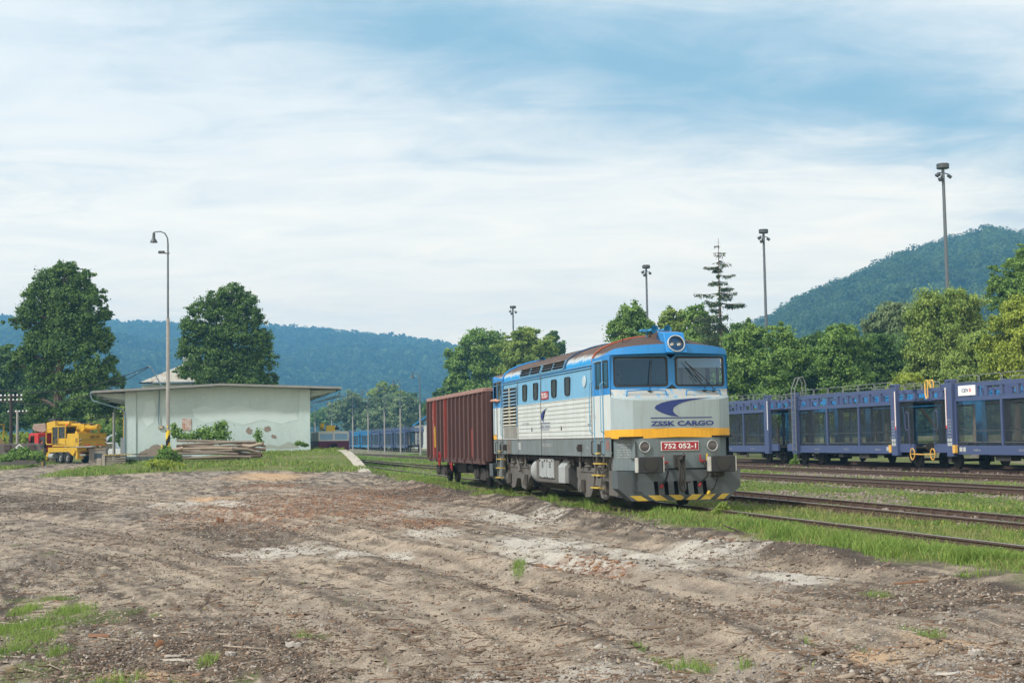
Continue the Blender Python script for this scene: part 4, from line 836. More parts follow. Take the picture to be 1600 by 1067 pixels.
# --- body sides (both), between cabs and along cabs; the visible side is -Y
bd = MB()   # mats: 0 white 1 fade 2 sill 3 blue 4 yellow 5 seam/dark
XF, XR = 7.14, -7.14
def sidewall(sy):
    y = sy * HW; yt = sy * (HW - .03)
    for x0, x1, hi in ((-5.55, 5.5, 1), ):
        bd.face([(x0, y, 1.78), (x1, y, 1.78), (x1, y, 2.87), (x0, y, 2.87)], 0)
        bd.face([(x0, y, 2.87), (x1, y, 2.87), (x1, yt, 3.62), (x0, yt, 3.62)], 1)
        bd.face([(x0, yt, 3.62), (x1, yt, 3.62), (x1, yt, 3.74), (x0, yt, 3.74)], 3)
        bd.face([(x0, y, 1.30), (x1, y, 1.30), (x1, y, 1.78), (x0, y, 1.78)], 2)
for sy in (-1, 1): sidewall(sy)
def cabside(sy, sx, openw):
    """cab side wall with openings for the side window and the door window; sx=+1 front cab"""
    y = sy * HW; yt = sy * (HW - .02)
    X = lambda a: sx * a
    def wall(x0, x1, z0, z1, m, ya=y, yb=y): bd.face([(X(x0), ya, z0), (X(x1), ya, z0), (X(x1), yb, z1), (X(x0), yb, z1)], m)
    def cy(z): return y
    # below the waist
    wall(5.5, 6.55, 1.30, 1.78, 2); wall(6.55, 7.14, 1.30, 1.78, 2)
    wall(5.5, 6.55, 1.78, 2.87, 0)
    wall(6.55, 7.14, 1.97, 2.87, 0); wall(6.55, 7.14, 1.78, 1.97, 4)
    # window zone
    for (a, b_, wa, wb) in ((5.5, 6.52, 5.87, 6.33), (6.52, 7.14, 6.56, 6.98)):
        bd.panel([(X(a), y, 2.87), (X(b_), y, 2.87), (X(b_), y, 3.86), (X(a), y, 3.86)], [(X(wa), y, 3.08), (X(wb), y, 3.08), (X(wb), y, 3.72), (X(wa), y, 3.72)], 3)
for sy in (-1, 1):
    for sx in (1, -1): cabside(sy, sx, False)
# --- cab fronts
def cabfront(sx, full=True):
    X = lambda a: sx * a
    plan = [(7.14, -HW), (7.30, -1.53), (7.50, -1.36), (7.64, -1.14), (7.69, -.9), (7.72, -.45), (7.74, 0)]
    plan = plan + [(a, -b_) for a, b_ in plan[-2::-1]]
    wl_ = [(7.12, -HW), (7.16, -1.50), (7.22, -1.2), (7.28, -.8), (7.32, -.4), (7.34, 0)]; wl_ = wl_
    # waist line of the window plane has the same count as plan
    win = [(7.12, -HW), (7.14, -1.545), (7.17, -1.42), (7.21, -1.18), (7.26, -.85), (7.31, -.42), (7.35, 0)]; win = win + [(a, -b_) for a, b_ in win[-2::-1]]
    ztop = [2.80, 2.78, 2.74, 2.71, 2.70, 2.70, 2.70]; ztop = ztop + ztop[-2::-1]
    def row(pl, z): return [(X(a), b_, (z[i] if isinstance(z, list) else z)) for i, (a, b_) in enumerate(pl)]
    lo = [(a + .03 if abs(b_) < 1.5 else a, b_) for a, b_ in plan]
    vb = [1.76, 1.755, 1.75, 1.748, 1.75, 1.765, 1.775]; vb = vb + vb[-2::-1]; vt = [1.98, 1.98, 1.98, 1.982, 1.99, 1.995, 2.0]; vt = vt + vt[-2::-1]
    b2 = MB(); b2.loft([row(plan, vb), row(plan, vt)], 1); b2.loft([row(plan, vt), row(plan, ztop)], 0)
    r1 = row(plan, ztop); r2 = row([(a - .03, b_ * .985) for a, b_ in plan], [z + .05 for z in ztop]); r3 = row(win, 2.99)
    b2.loft([r1, r2], 0); b2.loft([r2, r3], 4)
    # underside lip of the nose
    b2.loft([row(plan, vb), row([(a - .12, b_ * .98) for a, b_ in plan], [z - .005 for z in vb])], 3)
    # window plane: pillars and openings
    def W(y, z): 
        a = np.interp(abs(y), [0, .42, .85, 1.18, 1.42, 1.545, HW], [7.35, 7.31, 7.26, 7.21, 7.17, 7.14, 7.12]); return (X(a - (z - 3.0) * .05), y, z)
    holes = []
    for s in (-1, 1):
        ya, yb = s * .0, s * HW; o = [W(ya, 2.99), W(yb, 2.99), W(yb, 3.88), W(ya, 3.88)]
        # subdivided ring so that the openings follow the bent plane and have round corners
        yi0, yi1 = s * .12, s * 1.46; z0, z1 = 3.075, 3.795; rr = .07
        inn = []
        for (cy_, cz, a0) in ((yi0 + s * rr, z0 + rr, 180), (yi1 - s * rr, z0 + rr, 270), (yi1 - s * rr, z1 - rr, 0), (yi0 + s * rr, z1 - rr, 90)):
            for k in range(4):
                a = math.radians(a0 + k * 30); inn.append(W(cy_ + s * rr * math.cos(a), cz + rr * math.sin(a)))
        outr = []
        for p in inn:
            yy = p[1]; zz_ = p[2]; u = (yy - yi0) / (yi1 - yi0); v_ = (zz_ - z0) / (z1 - z0)
            outr.append((yy, zz_, u, v_))
        op = []
        for (yy, zz_, u, v_) in outr:
            du = min(u, 1 - u) * 1.34; dv = min(v_, 1 - v_) * .72
            if dv <= du + .02: op.append(W(ya + (yb - ya) * min(max((u * (yi1 - yi0) + yi0 - ya) / (yb - ya), 0), 1), 2.99 if v_ < .5 else 3.88))
            else: op.append(W(ya if u < .5 else yb, zz_))
        n_ = len(inn)
        for i in range(n_):
            j = (i + 1) % n_; b2.face([op[i], op[j], inn[j], inn[i]], 2)
        for cyy, cz in ((ya, 2.99), (yb, 2.99), (yb, 3.88), (ya, 3.88)):
            c = W(cyy, cz); near_ = sorted(range(n_), key=lambda i: (op[i][1] - c[1]) ** 2 + (op[i][2] - c[2]) ** 2)[:2]; near_.sort()
            b2.face([c, op[near_[0]], op[near_[1]]], 2)
        holes.append((inn, s))
    return b2, holes, W
loco_body = bd.build('body', [M_WHITE, M_FADE, M_SILL, M_BLUE, M_YEL, M_BLACK], loco)
for sx in (1, -1):
    b2, holes, Wf = cabfront(sx); fr = b2.build('cab_front', [M_FACE, M_YEL, M_BLUE, M_BLACK, M_LEDGE], loco, smooth=True, ang=.35)
    for inn, s in holes:
        f = MB(); n_ = len(inn); cyc = [(p[0] + sx * .012, p[1], p[2]) for p in inn]
        cen = np.mean(np.array(inn), 0); ring = [tuple(cen + (np.array(p) - cen) * np.array([1, 1.035, 1.06]) + np.array([sx * .012, 0, 0])) for p in inn]; ing = [tuple(cen + (np.array(p) - cen) * np.array([1, .965, .94]) + np.array([sx * .012, 0, 0])) for p in inn]; back = [(p[0] - sx * .05, p[1], p[2]) for p in ing]
        f.loft([ring, ing], close=True); f.loft([ing, back], close=True); wf = f.build('windscreen', M_RUBBER, fr)
        g = MB(); g.face([(p[0] - sx * .015, p[1], p[2]) for p in ing]); g.build('pane', M_GLASSW if s > 0 else M_GLASSL, wf)
# --- roof
rp = [(-HW + .03, 3.74), (-1.535, 3.84), (-1.46, 3.98), (-1.28, 4.115), (-1.02, 4.235), (-.7, 4.34), (-.35, 4.415), (0, 4.44)]; rp = rp + [(-a, b_) for a, b_ in rp[-2::-1]]
rf = MB()
xs_ = [-5.55, -2.94, -.22, -.1, 2.58, 5.5]
for i in range(len(xs_) - 1):
    hasg = i in (1, 3)
    A = [(xs_[i], a, b_) for a, b_ in rp]; B = [(xs_[i + 1], a, b_) for a, b_ in rp]
    rf.loft([A, B])
roof = rf.build('roof', M_ROOF, loco, smooth=True)
def cabroof(sx):
    fy = [-1.55, -1.52, -1.44, -1.22, -.98, -.68, -.34, 0]; fz = [3.88, 3.99, 4.02, 4.05, 4.075, 4.095, 4.11, 4.115]; fx = [7.17, 7.19, 7.27, 7.40, 7.49, 7.58, 7.66, 7.70]
    fy = fy + [-a for a in fy[-2::-1]]; fz = fz + fz[-2::-1]; fx = fx + fx[-2::-1]
    secs = []
    for k in range(9):
        s = k / 8; row = []
        for j, (a, b_) in enumerate(rp):
            e = s; x = 5.5 + (fx[j] - 5.5) * e; y = a + (fy[j] - a) * s; g = s ** 2.2; z = b_ + (fz[j] - b_) * (g if 1 < j < 13 else s ** 1.2)
            row.append((sx * x, y, z))
        secs.append(row)
    c = MB(); n_ = len(rp); mats = [1 if j in (0, n_ - 2) else 0 if j in (1, n_ - 3) else 2 for j in range(n_ - 1)]
    c.loft(secs, mats=mats)
    # blue visor below the front edge of the roof
    e = secs[-1]; low = [(sx * (abs(p[0]) + .02 if 1 < j < 13 else abs(p[0])), p[1] * 1.01, 3.86 + .02 * (1 - abs(p[1]) / 1.55)) for j, p in enumerate(e)]
    und = [(sx * (abs(p[0]) - .30 if 1 < j < 13 else abs(p[0]) - .05), p[1] * .99, 3.865) for j, p in enumerate(low)]
    c.loft([e, low], 1); c.loft([low, und], 1)
    return c.build('cab_roof', [M_ROOFC, M_BLUE, M_ROOFB], loco, smooth=True, ang=.5)
cr_ = [cabroof(1), cabroof(-1)]
# roof joint bands
def band(x, m, nm, w=.05):
    b = MB(); P = [(x, a * 1.012, b_ + .015) for a, b_ in rp]; b.tube(P, w * .5, 6); return b.build(nm, m, loco, smooth=True)
M_ORANGE = paint('orange red primer', (.33, .07, .03), .6, .3, sc=3)
band(5.5, M_ORANGE, 'roof_band'); band(2.72, paint('dark blue band', (.02, .06, .14), .5, .2), 'roof_band', .06); band(-5.55, M_BLUE, 'roof_band', .07)
# big headlight and its housing
hl = MB(); hl.prism([(7.05, 4.46), (7.56, 4.40), (7.82, 3.88), (7.35, 3.86), (6.9, 4.2)], 'y', -.27, .27); hl.prism([(5.7, 4.40), (7.1, 4.47), (7.4, 4.15), (5.7, 4.2)], 'y', -.27, .27, 1)
hh_ = hl.build('headlight_housing', [M_BLUE, M_ROOF], loco, bevel=.02)
nv = Vector((1, 0, .32)).normalized(); c0 = Vector((7.72, 0, 4.10))
r_ = MB(); r_.lathe([(-.04, .225), (.05, .225), (.055, .215), (.05, .20), (.02, .20)], c0, nv, 28); r_.build('rim', M_CHROME, hh_, smooth=True)
r_ = MB(); r_.lathe([(.0, .20), (-.02, .19), (-.10, .15), (-.14, .0)], c0, nv, 28); r_.build('reflector', plain('dark lamp bowl', (.02, .02, .022), .25), hh_, smooth=True)
for s in (-1, 1):
    r_ = MB(); r_.lathe([(.03, .001), (.03, .03), (.0, .075), (-.04, .088)], c0 + Vector((0, s * .092, .01)), nv, 18); r_.build('bulb', plain('silver lamp', (.75, .76, .72), .12, .8), hh_, smooth=True)
r_ = MB(); r_.lathe([(.045, .198), (.05, .1), (.052, .001)], c0, nv, 24); r_.build('lens', glass('lamp glass', (.75, .78, .82), .0, (.5, .55, .6)), hh_, smooth=True)
# horns
for y, nm in ((-.36, 'horn'), (-.02, 'horn')):
    b = MB(); o_ = Vector((6.55, y, 4.52)); b.lathe([(0, .03), (.15, .035), (.28, .05), (.36, .09), (.38, .115), (.36, .10), (.26, .035), (.24, .001)], o_, (1, .25, .02), 18)
    b.cyl((6.55, y - .02, 4.3), (6.55, y - .02, 4.52), .018, 8); b.box(6.48, 6.62, y - .14, y - .02, 4.49, 4.56); b.cyl((6.5, y - .18, 4.52), (6.6, y - .16, 4.52), .03, 8); b.build(nm, paint('horn blue paint', (.03, .22, .45), .4, .15), loco, smooth=True)
b = MB(); b.cyl((6.3, -.95, 4.2), (6.3, -.95, 4.45), .012, 6); b.box(6.2, 6.4, -1.08, -.82, 4.44, 4.465); b.build('roof_aerial', M_RUBBER, loco)
b = MB(); b.lathe([(0, .05), (.14, .09), (.16, .11)], (-2.9, -.85, 4.3), (1, 0, 0), 14); b.cyl((-2.9, -.85, 4.15), (-2.9, -.85, 4.3), .02, 6); b.build('horn', M_BLUE, loco, smooth=True)
# roof gear: long walkway rails, exhaust hump
b = MB()
for y in (-.62, -.5): b.tube([(-4.8, y, 4.30), (-4.6, y, 4.36), (4.6, y, 4.36), (4.9, y, 4.30)], .02, 6)
for i in range(14): b.box(-4.5 + i * .68, -4.46 + i * .68, -.64, -.48, 4.25, 4.36)
b.build('roof_walkway', M_UNDERD, loco)
b = MB(); b.box(.9, 2.2, -.45, .6, 4.3, 4.41); b.box(1.1, 1.9, -.35, .45, 4.41, 4.45); b.box(-3.6, -2.4, -.3, .5, 4.3, 4.40); b.build('exhaust_cover', M_ROOF, loco, bevel=.02)
# seam on the roof and lifting lugs
# roof ventilation grilles following the curve of the roof
gy0, gz0, gy1, gz1_ = -1.545, 3.77, -1.46, 4.00
for (xa, xb) in ((-2.94, -.24), (-.08, 2.58)):
    g = MB(); off = .012
    g.face([(xa, gy0 - off, gz0), (xb, gy0 - off, gz0), (xb, gy1 - off, gz1_), (xa, gy1 - off, gz1_)], 0)
    for i in range(3):
        u = (i + .5) / 3; yc = gy0 + (gy1 - gy0) * u; zc = gz0 + (gz1_ - gz0) * u; g.box(xa, xb, yc - .05, yc - .02, zc + .02, zc + .04, 1)
    for x in (xa, xb, (xa + xb) / 2): g.bar((x, gy0 - .03, gz0 - .01), (x, gy1 - .03, gz1_ + .01), .05, .03, 2)
    g.bar((xa, gy0 - .02, gz0 - .015), (xb, gy0 - .02, gz0 - .015), .03, .03, 2); g.build('roof_grille', [M_BLACK, M_UNDERD, M_FADE], loco)
# eaves moulding
b = MB(); 
for sy in (-1, 1): b.bar((-7.0, sy * (HW - .01), 3.64), (5.5, sy * (HW - .01), 3.64), .03, .025); b.bar((-5.5, sy * (HW - .01), 3.71), (5.5, sy * (HW - .01), 3.71), .03, .02)
b.build('eaves_moulding', M_FADE, loco)
# side ribs
b = MB()
for sy in (-1, 1):
    for i in range(9):
        z = 1.86 + i * .123; b.box(-3.3, 5.38, sy * HW - .012, sy * HW + .012, z, z + .022, 0)
b.build('side_ribs', [paint('dirty rib edge', (.42, .44, .42), .6, .5, (.14, .12, .09), sc=3)], loco)
b = MB()
for x in (-.16, ): b.box(x - .012, x + .012, -HW - .016, -HW, 1.30, 3.7)
for x in (-3.3, 5.42): b.box(x - .008, x + .008, -HW - .012, -HW, 1.3, 3.7)
b.box(-7.1, 7.1, -HW - .01, -HW + .0, 1.765, 1.79); b.build('panel_seams', M_UNDER, loco)
# small side windows
for x0 in (-2.54, -1.08, 1.19, 2.71):
    f = MB(); xa, xb, z0, z1 = x0, x0 + .54, 2.985, 3.50; y = -HW + .01; rr = .09; ring = []
    for (cx, cz, a0) in ((xb - rr, z1 - rr, 0), (xa + rr, z1 - rr, 90), (xa + rr, z0 + rr, 180), (xb - rr, z0 + rr, 270)):
        for k in range(4): a = math.radians(a0 + 30 * k); ring.append((cx + rr * math.cos(a), cz + rr * math.sin(a)))
    o1 = [(a, y - .035, b_) for a, b_ in ring]; cx, cz = (xa + xb) / 2, (z0 + z1) / 2
    i1 = [(cx + (a - cx) * .86, y - .04, cz + (b_ - cz) * .93) for a, b_ in ring]; i2 = [(a, y - .012, b_) for a, _, b_ in i1]; o2 = [(a, y, b_) for a, _, b_ in o1]
    f.loft([o2, o1, i1, i2], close=True); wo = f.build('engine_room_window', M_RUBBER, loco); g = MB(); g.face([(a, y - .022, b_) for a, _, b_ in i1]); g.build('pane', plain('dark dusty glass', (.035, .042, .045), .18), wo)
# louvred air intake
b = MB(); b.box(-5.45, -3.40, -HW - .005, -HW - .002, 2.22, 3.47, 1); 
for i in range(11):
    z = 2.25 + i * .11
    for xa, xb in ((-5.40, -4.47), (-4.39, -3.46)): b.prism([(-HW - .045, z + .006), (-HW - .01, z + .032), (-HW - .01, z + .02), (-HW - .05, z - .012)], 'x', xa, xb, 0 if z < 2.85 else 2)
b.box(-4.45, -4.41, -HW - .05, -HW, 2.2, 3.5, 0); b.box(-5.47, -5.43, -HW - .03, -HW, 2.2, 3.5, 2); b.box(-3.42, -3.38, -HW - .03, -HW, 2.2, 3.5, 2)
b.build('air_intake_louvre', [paint('yellowed white slat', (.47, .46, .38), .6, .4, sc=3), M_BLACK, paint('blue grey slat', (.13, .26, .38), .6, .3, sc=3)], loco)
# soot stain below the louvre is dirt on a hatch of its own
b = MB(); b.box(-5.4, -3.42, -HW - .012, -HW, 1.82, 2.18); b.build('intake_hatch', paint('oily grey hatch', (.24, .24, .22), .6, .7, (.06, .055, .045), streak=.8, sc=2.5), loco, bevel=.01)
b = MB(); b.box(-4.95, -4.35, -HW - .013, -HW, 1.32, 1.75); b.build('filler_stain_panel', paint('oil stained grey panel', (.15, .13, .11), .6, .8, (.04, .035, .03), streak=.9, sc=3), loco)
# doors, their frames and side cab windows
for sx in (1, -1):
    d = MB(); X = lambda a: sx * a
    x0, x1 = sorted((X(5.66), X(6.50)))
    for a, c_ in ((x0, x0 + .022), (x1 - .022, x1)): d.box(a, c_, -HW - .02, -HW, 1.36, 3.76)
    d.box(x0, x1, -HW - .02, -HW, 3.74, 3.78); do = d.build('cab_door', M_SILL if sx < 0 else M_FADE, loco)
    wa, wb = sorted((X(5.87), X(6.33))); f = MB()
    f.panel([(wa - .03, -HW - .02, 3.05), (wb + .03, -HW - .02, 3.05), (wb + .03, -HW - .02, 3.75), (wa - .03, -HW - .02, 3.75)], [(wa + .02, -HW - .02, 3.10), (wb - .02, -HW - .02, 3.10), (wb - .02, -HW - .02, 3.70), (wa + .02, -HW - .02, 3.70)])
    f.build('window_frame', M_RUBBER, do); g = MB(); g.face([(wa, -HW - .005, 3.08), (wb, -HW - .005, 3.08), (wb, -HW - .005, 3.72), (wa, -HW - .005, 3.72)]); g.build('pane', M_GLASSS, do)
    h = MB(); h.tube([(X(5.80), -HW - .02, 2.3), (X(5.80), -HW - .06, 2.35), (X(5.80), -HW - .06, 2.42)], .012, 6); h.build('door_handle', M_CHROME, do)
    wa, wb = sorted((X(6.56), X(6.98))); f = MB()
    f.panel([(wa - .03, -HW - .015, 3.05), (wb + .03, -HW - .015, 3.05), (wb + .03, -HW - .015, 3.75), (wa - .03, -HW - .015, 3.75)], [(wa + .02, -HW - .015, 3.10), (wb - .02, -HW - .015, 3.10), (wb - .02, -HW - .015, 3.70), (wa + .02, -HW - .015, 3.70)])
    wo = f.build('cab_side_window', M_RUBBER, loco, label='cab side window' if sx > 0 else 'open rear cab side window')
    if sx > 0: g = MB(); g.face([(wa, -HW - .004, 3.08), (wb, -HW - .004, 3.08), (wb, -HW - .004, 3.72), (wa, -HW - .004, 3.72)]); g.build('pane', M_GLASSS, wo)
    # grab rails beside the door
    for xx in (5.52, 6.56):
        h = MB(); h.tube([(X(xx), -HW - .01, 1.9), (X(xx), -HW - .09, 1.95), (X(xx), -HW - .09, 3.2 if xx < 6 else 3.15), (X(xx), -HW - .01, 3.27 if xx < 6 else 3.2)], .014, 8); h.build('handrail', M_FADE, loco, smooth=True)
    for xx in (5.60, 6.48):
        h = MB(); h.tube([(X(xx), -HW, 1.70), (X(xx), -HW - .08, 1.68), (X(xx), -HW - .08, 1.38), (X(xx), -HW, 1.34)], .014, 6); h.build('handrail', M_RUBBER, loco, smooth=True)
    h = MB(); h.box(min(X(5.9), X(6.15)), max(X(5.9), X(6.15)), -HW - .01, -HW + .0, 1.42, 1.62, 0); h.box(min(X(5.86), X(6.2)), max(X(5.86), X(6.2)), -HW - .07, -HW, 1.37, 1.40, 1); h.build('step', [M_BLACK, M_HAZY], loco)
    # ladder
    l = MB()
    for xx in (5.72, 6.38): l.bar((X(xx), -HW + .04, 1.32), (X(xx - .08), -HW - .06, .42), .05, .035, 0)
    for z in (1.12, .82, .50): k = (1.32 - z) / .9; l.box(min(X(5.70 - .08 * k), X(6.40 - .08 * k)), max(X(5.70 - .08 * k), X(6.40 - .08 * k)), -HW - .10 * k - .05, -HW - .10 * k + .12, z - .015, z + .015, 1)
    l.build('ladder', [M_UNDER, M_HAZY], loco)
# interior of the cabs
for sx in (1, -1):
    c = MB(); X = lambda a: sx * a; x0, x1 = sorted((X(5.75), X(6.95)))
    c.face([(X(5.75), -1.5, 1.9), (X(5.75), 1.5, 1.9), (X(5.75), 1.5, 3.85), (X(5.75), -1.5, 3.85)], 0); c.box(x0, x1, -1.5, 1.5, 2.0, 2.05, 1); c.box(x0, x1, -1.5, 1.5, 3.80, 3.83, 1)
    a, e_ = sorted((X(6.75), X(7.2))); c.box(a, e_, -1.35, 1.35, 2.05, 2.95, 1); c.box(a, e_, -1.2, -.3, 2.95, 3.02, 1); a, e_ = sorted((X(5.76), X(5.80))); c.box(a, e_, .1, .75, 2.1, 3.7, 2); c.box(a, e_, .85, 1.35, 3.0, 3.6, 2)
    c.build('cab_interior', [M_CAB, M_CABD, M_TANKL], loco)
b = MB(); b.box(7.11, 7.13, .25, 1.42, 3.55, 3.80); b.box(7.11, 7.14, .22, 1.42, 3.535, 3.555); b.build('sun_blind', M_BLIND, loco)
# --- beam box under the nose, headlights, plate
b = MB(); pl = [(7.0, -1.50), (7.12, -1.50), (7.66, -1.12), (7.70, -.9), (7.70, .9), (7.66, 1.12), (7.12, 1.50), (7.0, 1.50)]
for sx in (1, -1):
    P0 = [(sx * a, y, .96) for a, y in pl]; P1 = [(sx * a, y, 1.755) for a, y in pl]; bb = MB(); bb.loft([P0, P1]); bb.face(P0); bb.face(P1); bo = bb.build('buffer_beam', M_SILL if sx < 0 else paint('blue grey beam paint', (.125, .165, .18), .5, .25, (.09, .08, .07), streak=.55, sc=1.6), loco)
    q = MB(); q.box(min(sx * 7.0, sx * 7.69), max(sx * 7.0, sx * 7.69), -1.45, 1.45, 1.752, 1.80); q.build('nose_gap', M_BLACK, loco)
for y in (-.88, .90):
    l = MB(); l.lathe([(0, .142), (.035, .142), (.04, .135), (.035, .122), (.01, .12)], (7.70, y, 1.545), (1, 0, 0), 26); lo_ = l.build('headlight', M_CHROME, loco, smooth=True)
    l = MB(); l.lathe([(.012, .121), (.02, .08), (.022, .001)], (7.70, y, 1.545), (1, 0, 0), 20); l.build('lens', plain('dusty dark lens', (.075, .07, .075), .25), lo_, smooth=True)
np_ = MB(); np_.box(7.702, 7.722, -.45, .54, 1.44, 1.665, 1); np_.box(7.722, 7.726, -.438, .528, 1.452, 1.653, 0); npo = np_.build('number_plate', [M_RED, M_WTXT], loco, bevel=.004)
text(npo, '752 052-1', (7.728, .045, 1.552), .125, (0, 1, 0), (0, 0, 1), M_WTXT, width=.84, bold=.02, name='plate_lettering')
sp_ = MB(); sp_.box(-.06, .78, -HW - .018, -HW, 2.955, 3.19, 0); spo = sp_.build('side_number_plate', M_RED, loco); text(spo, '752 052-1', (.36, -HW - .02, 3.07), .15, (1, 0, 0), (0, 0, 1), M_WTXT, width=.72, bold=.02, name='plate_lettering')
# logo on the nose: swoosh, line, name
def front_x(y): return float(np.interp(abs(y), [0, .45, .9, 1.14, 1.36], [7.74, 7.72, 7.69, 7.64, 7.50])) + .006
def on_front(name, pts, mat, lab=None):
    v = [(front_x(y), y, z) for y, z in pts]; b = MB(); n = len(pts) // 2
    for i in range(n - 1): b.face([v[i], v[i + 1], v[2 * n - 2 - i], v[2 * n - 1 - i]])
    return b.build(name, mat, loco, label=lab)
def cp(cx, cy): return (-.60 + (cx - 345) * .00492 , 2.50 - (cy - 505) * .0047 + (cx - 470) * -.00012)
upc = [(348, 508), (352, 495), (368, 484), (398, 474), (440, 465), (500, 457), (560, 452), (600, 450), (645, 448)]
loc_ = [(352, 516), (372, 528), (405, 539), (440, 545), (474, 550), (452, 532)]
top_ = [(346, 505), (358, 492), (385, 479), (425, 468), (475, 460), (530, 455), (580, 451), (615, 449.5), (646, 448)]
bot_ = [(352, 513), (380, 531), (425, 545), (474, 551), (446, 530), (441, 512), (470, 490), (540, 465), (646, 448.5)]
# built as two strips: the head of the swoosh and its tail
on_front('swoosh_logo', [cp(*p) for p in [(346, 505), (356, 493), (380, 481), (410, 472), (445, 464), (480, 459.5), (540, 454), (590, 450.5), (646, 448)]] + [cp(*p) for p in [(646, 448.6), (590, 456), (540, 464), (495, 476), (466, 489), (447, 503), (402, 508), (372, 508), (346, 507)]], M_NAVY)
on_front('swoosh_logo', [cp(*p) for p in [(346, 507), (372, 508), (402, 508), (425, 506), (447, 503), (441, 514), (444, 527), (455, 539)]] + [cp(*p) for p in [(474, 551), (462, 550.5), (448, 549), (430, 547), (408, 541), (385, 533), (364, 523), (350, 513)]], M_NAVY)
on_front('logo_line', [(y, 2.267) for y in (-.70, -.45, -.2, 0, .2, .45, .7, .92)] + [(y, 2.243) for y in (.92, .7, .45, .2, 0, -.2, -.45, -.70)], M_NAVY)
text(loco, 'ZSSK CARGO', (7.745, .115, 2.115), .125, (0, 1, 0), (0, 0, 1), M_NAVY, width=1.66, bold=.034)
# scaled small side logo and faint writing
def sl(px_, pz): return (.95 - (.95 + .24) * (1 - px_), -HW - .02, pz)
b = MB(); q = [(.0, .0), (.10, .10), (.30, .19), (.60, .26), (.95, .31), (.60, .22), (.34, .12), (.26, .0), (.30, -.13), (.36, -.22), (.14, -.14)]
P = [( .0 + a * .95 - .15, -HW - .021, 2.46 + c_ * .8) for a, c_ in q]; 
for i in range(1, 5): b.face([P[i - 1] if i > 0 else P[0], P[i], P[10 - i] if i < 4 else P[5], P[11 - i] if i > 1 else P[10]])
b.build('side_logo', M_NAVY, loco); b = MB(); b.box(-.24, .96, -HW - .02, -HW - .013, 2.245, 2.262); b.build('logo_line', M_NAVY, loco)
text(loco, 'ZSSK CARGO', (.36, -HW - .02, 2.155), .075, (1, 0, 0), (0, 0, 1), M_NAVY, width=1.15, bold=.01); text(loco, 'SLOVAKIA', (.36, -HW - .02, 2.06), .055, (1, 0, 0), (0, 0, 1), M_NAVY, width=.95)
text(loco, 'SK-ZSSKC', (-2.1, -HW - .02, 2.27), .055, (1, 0, 0), (0, 0, 1), M_SILL, width=1.0)
text(loco, '752 052-1', (.5, -HW - .005, 1.60), .09, (1, 0, 0), (0, 0, 1), M_PTXT, width=1.2); text(loco, 'R+Mg', (4.95, -HW - .005, 1.52), .08, (1, 0, 0), (0, 0, 1), M_PTXT)
cn = Vector((7.39 - 7.0, 0, 0)); ch_r = Vector((.54, .38, 0)).normalized(); ch_n = Vector((.38, -.54, 0)).normalized()
for i, (s_, h_) in enumerate((('ZSSK CARGO', .035), ('ZVOLEN', .03), ('max 100 km/h', .03), ('74 t  R 50 t', .03), ('P 60 t  G 48 t', .03), ('REV 10.08.11', .026))):
    text(loco, s_, tuple(Vector((7.39, -1.31, 1.60 - i * .062)) + ch_n * .012), h_, ch_r, (0, 0, 1), M_PTXT, width=.42 if i != 1 else .24)
b = MB(); b.box(-3.35, -2.95, -HW - .006, -HW, 1.45, 1.68); b.build('notice_frame', M_TANKL, loco); b = MB(); b.box(6.72, 6.95, -HW - .006, -HW, 1.48, 1.70); b.build('notice_plate', paint('faded red notice', (.22, .10, .09), .6, .3), loco)
b = MB(); b.box(5.05, 5.3, -HW - .05, -HW, 2.15, 2.42); b.build('junction_box', M_WHITE, loco, bevel=.01); b = MB(); b.lathe([(0, .16), (.02, .15), (.02, .001)], (4.75, -HW - .0, 3.30), (0, -1, 0), 20); eo = b.build('round_emblem', plain('pale emblem', (.40, .50, .56), .5), loco); eo.scale = (1, 1, 1)
for x in (-6.45 + 1.35, 4.35):
    b = MB(); b.box(x - .05, x + .05, -HW - .12, -HW, 1.42, 1.62); b.cyl((x, -HW - .14, 1.52), (x, -HW, 1.52), .05, 10); b.build('filler_cap', M_UNDERD, loco, bevel=.008)
for x in (2.2, -1.4): b = MB(); b.box(x, x + .07, -HW - .015, -HW, 2.02, 2.14); b.build('lock', M_BLACK, loco)
# handrails and wipers on the front
for s in (-1, 1):
    h = MB(); h.tube([(7.60, s * .28 if s > 0 else -.22, 2.80), (7.60, s * .30 if s > 0 else -.26, 2.94), (7.56, s * .8, 2.965), (7.48, s * 1.22, 2.94), (7.48, s * 1.25, 2.80)], .017, 8); h.build('handrail', M_BLUE, loco, smooth=True)
for pts in ([(7.44, -.62, 2.96), (7.40, -.58, 3.35), (7.37, -.53, 3.72)], [(7.44, 1.10, 2.97), (7.40, .8, 3.3), (7.36, .35, 3.68)], [(7.44, .86, 2.99), (7.40, .6, 3.33)]):
    w_ = MB(); w_.tube(pts, .011, 6); w_.cyl((7.36, pts[0][1], 2.95), (7.48, pts[0][1], 2.95), .04, 8)
    if len(pts) > 2 and pts[0][1] > 1: w_.bar((7.37, .36, 3.68), (7.39, .80, 3.18), .03, .02)
    w_.build('wiper', M_RUBBER, loco, smooth=True)
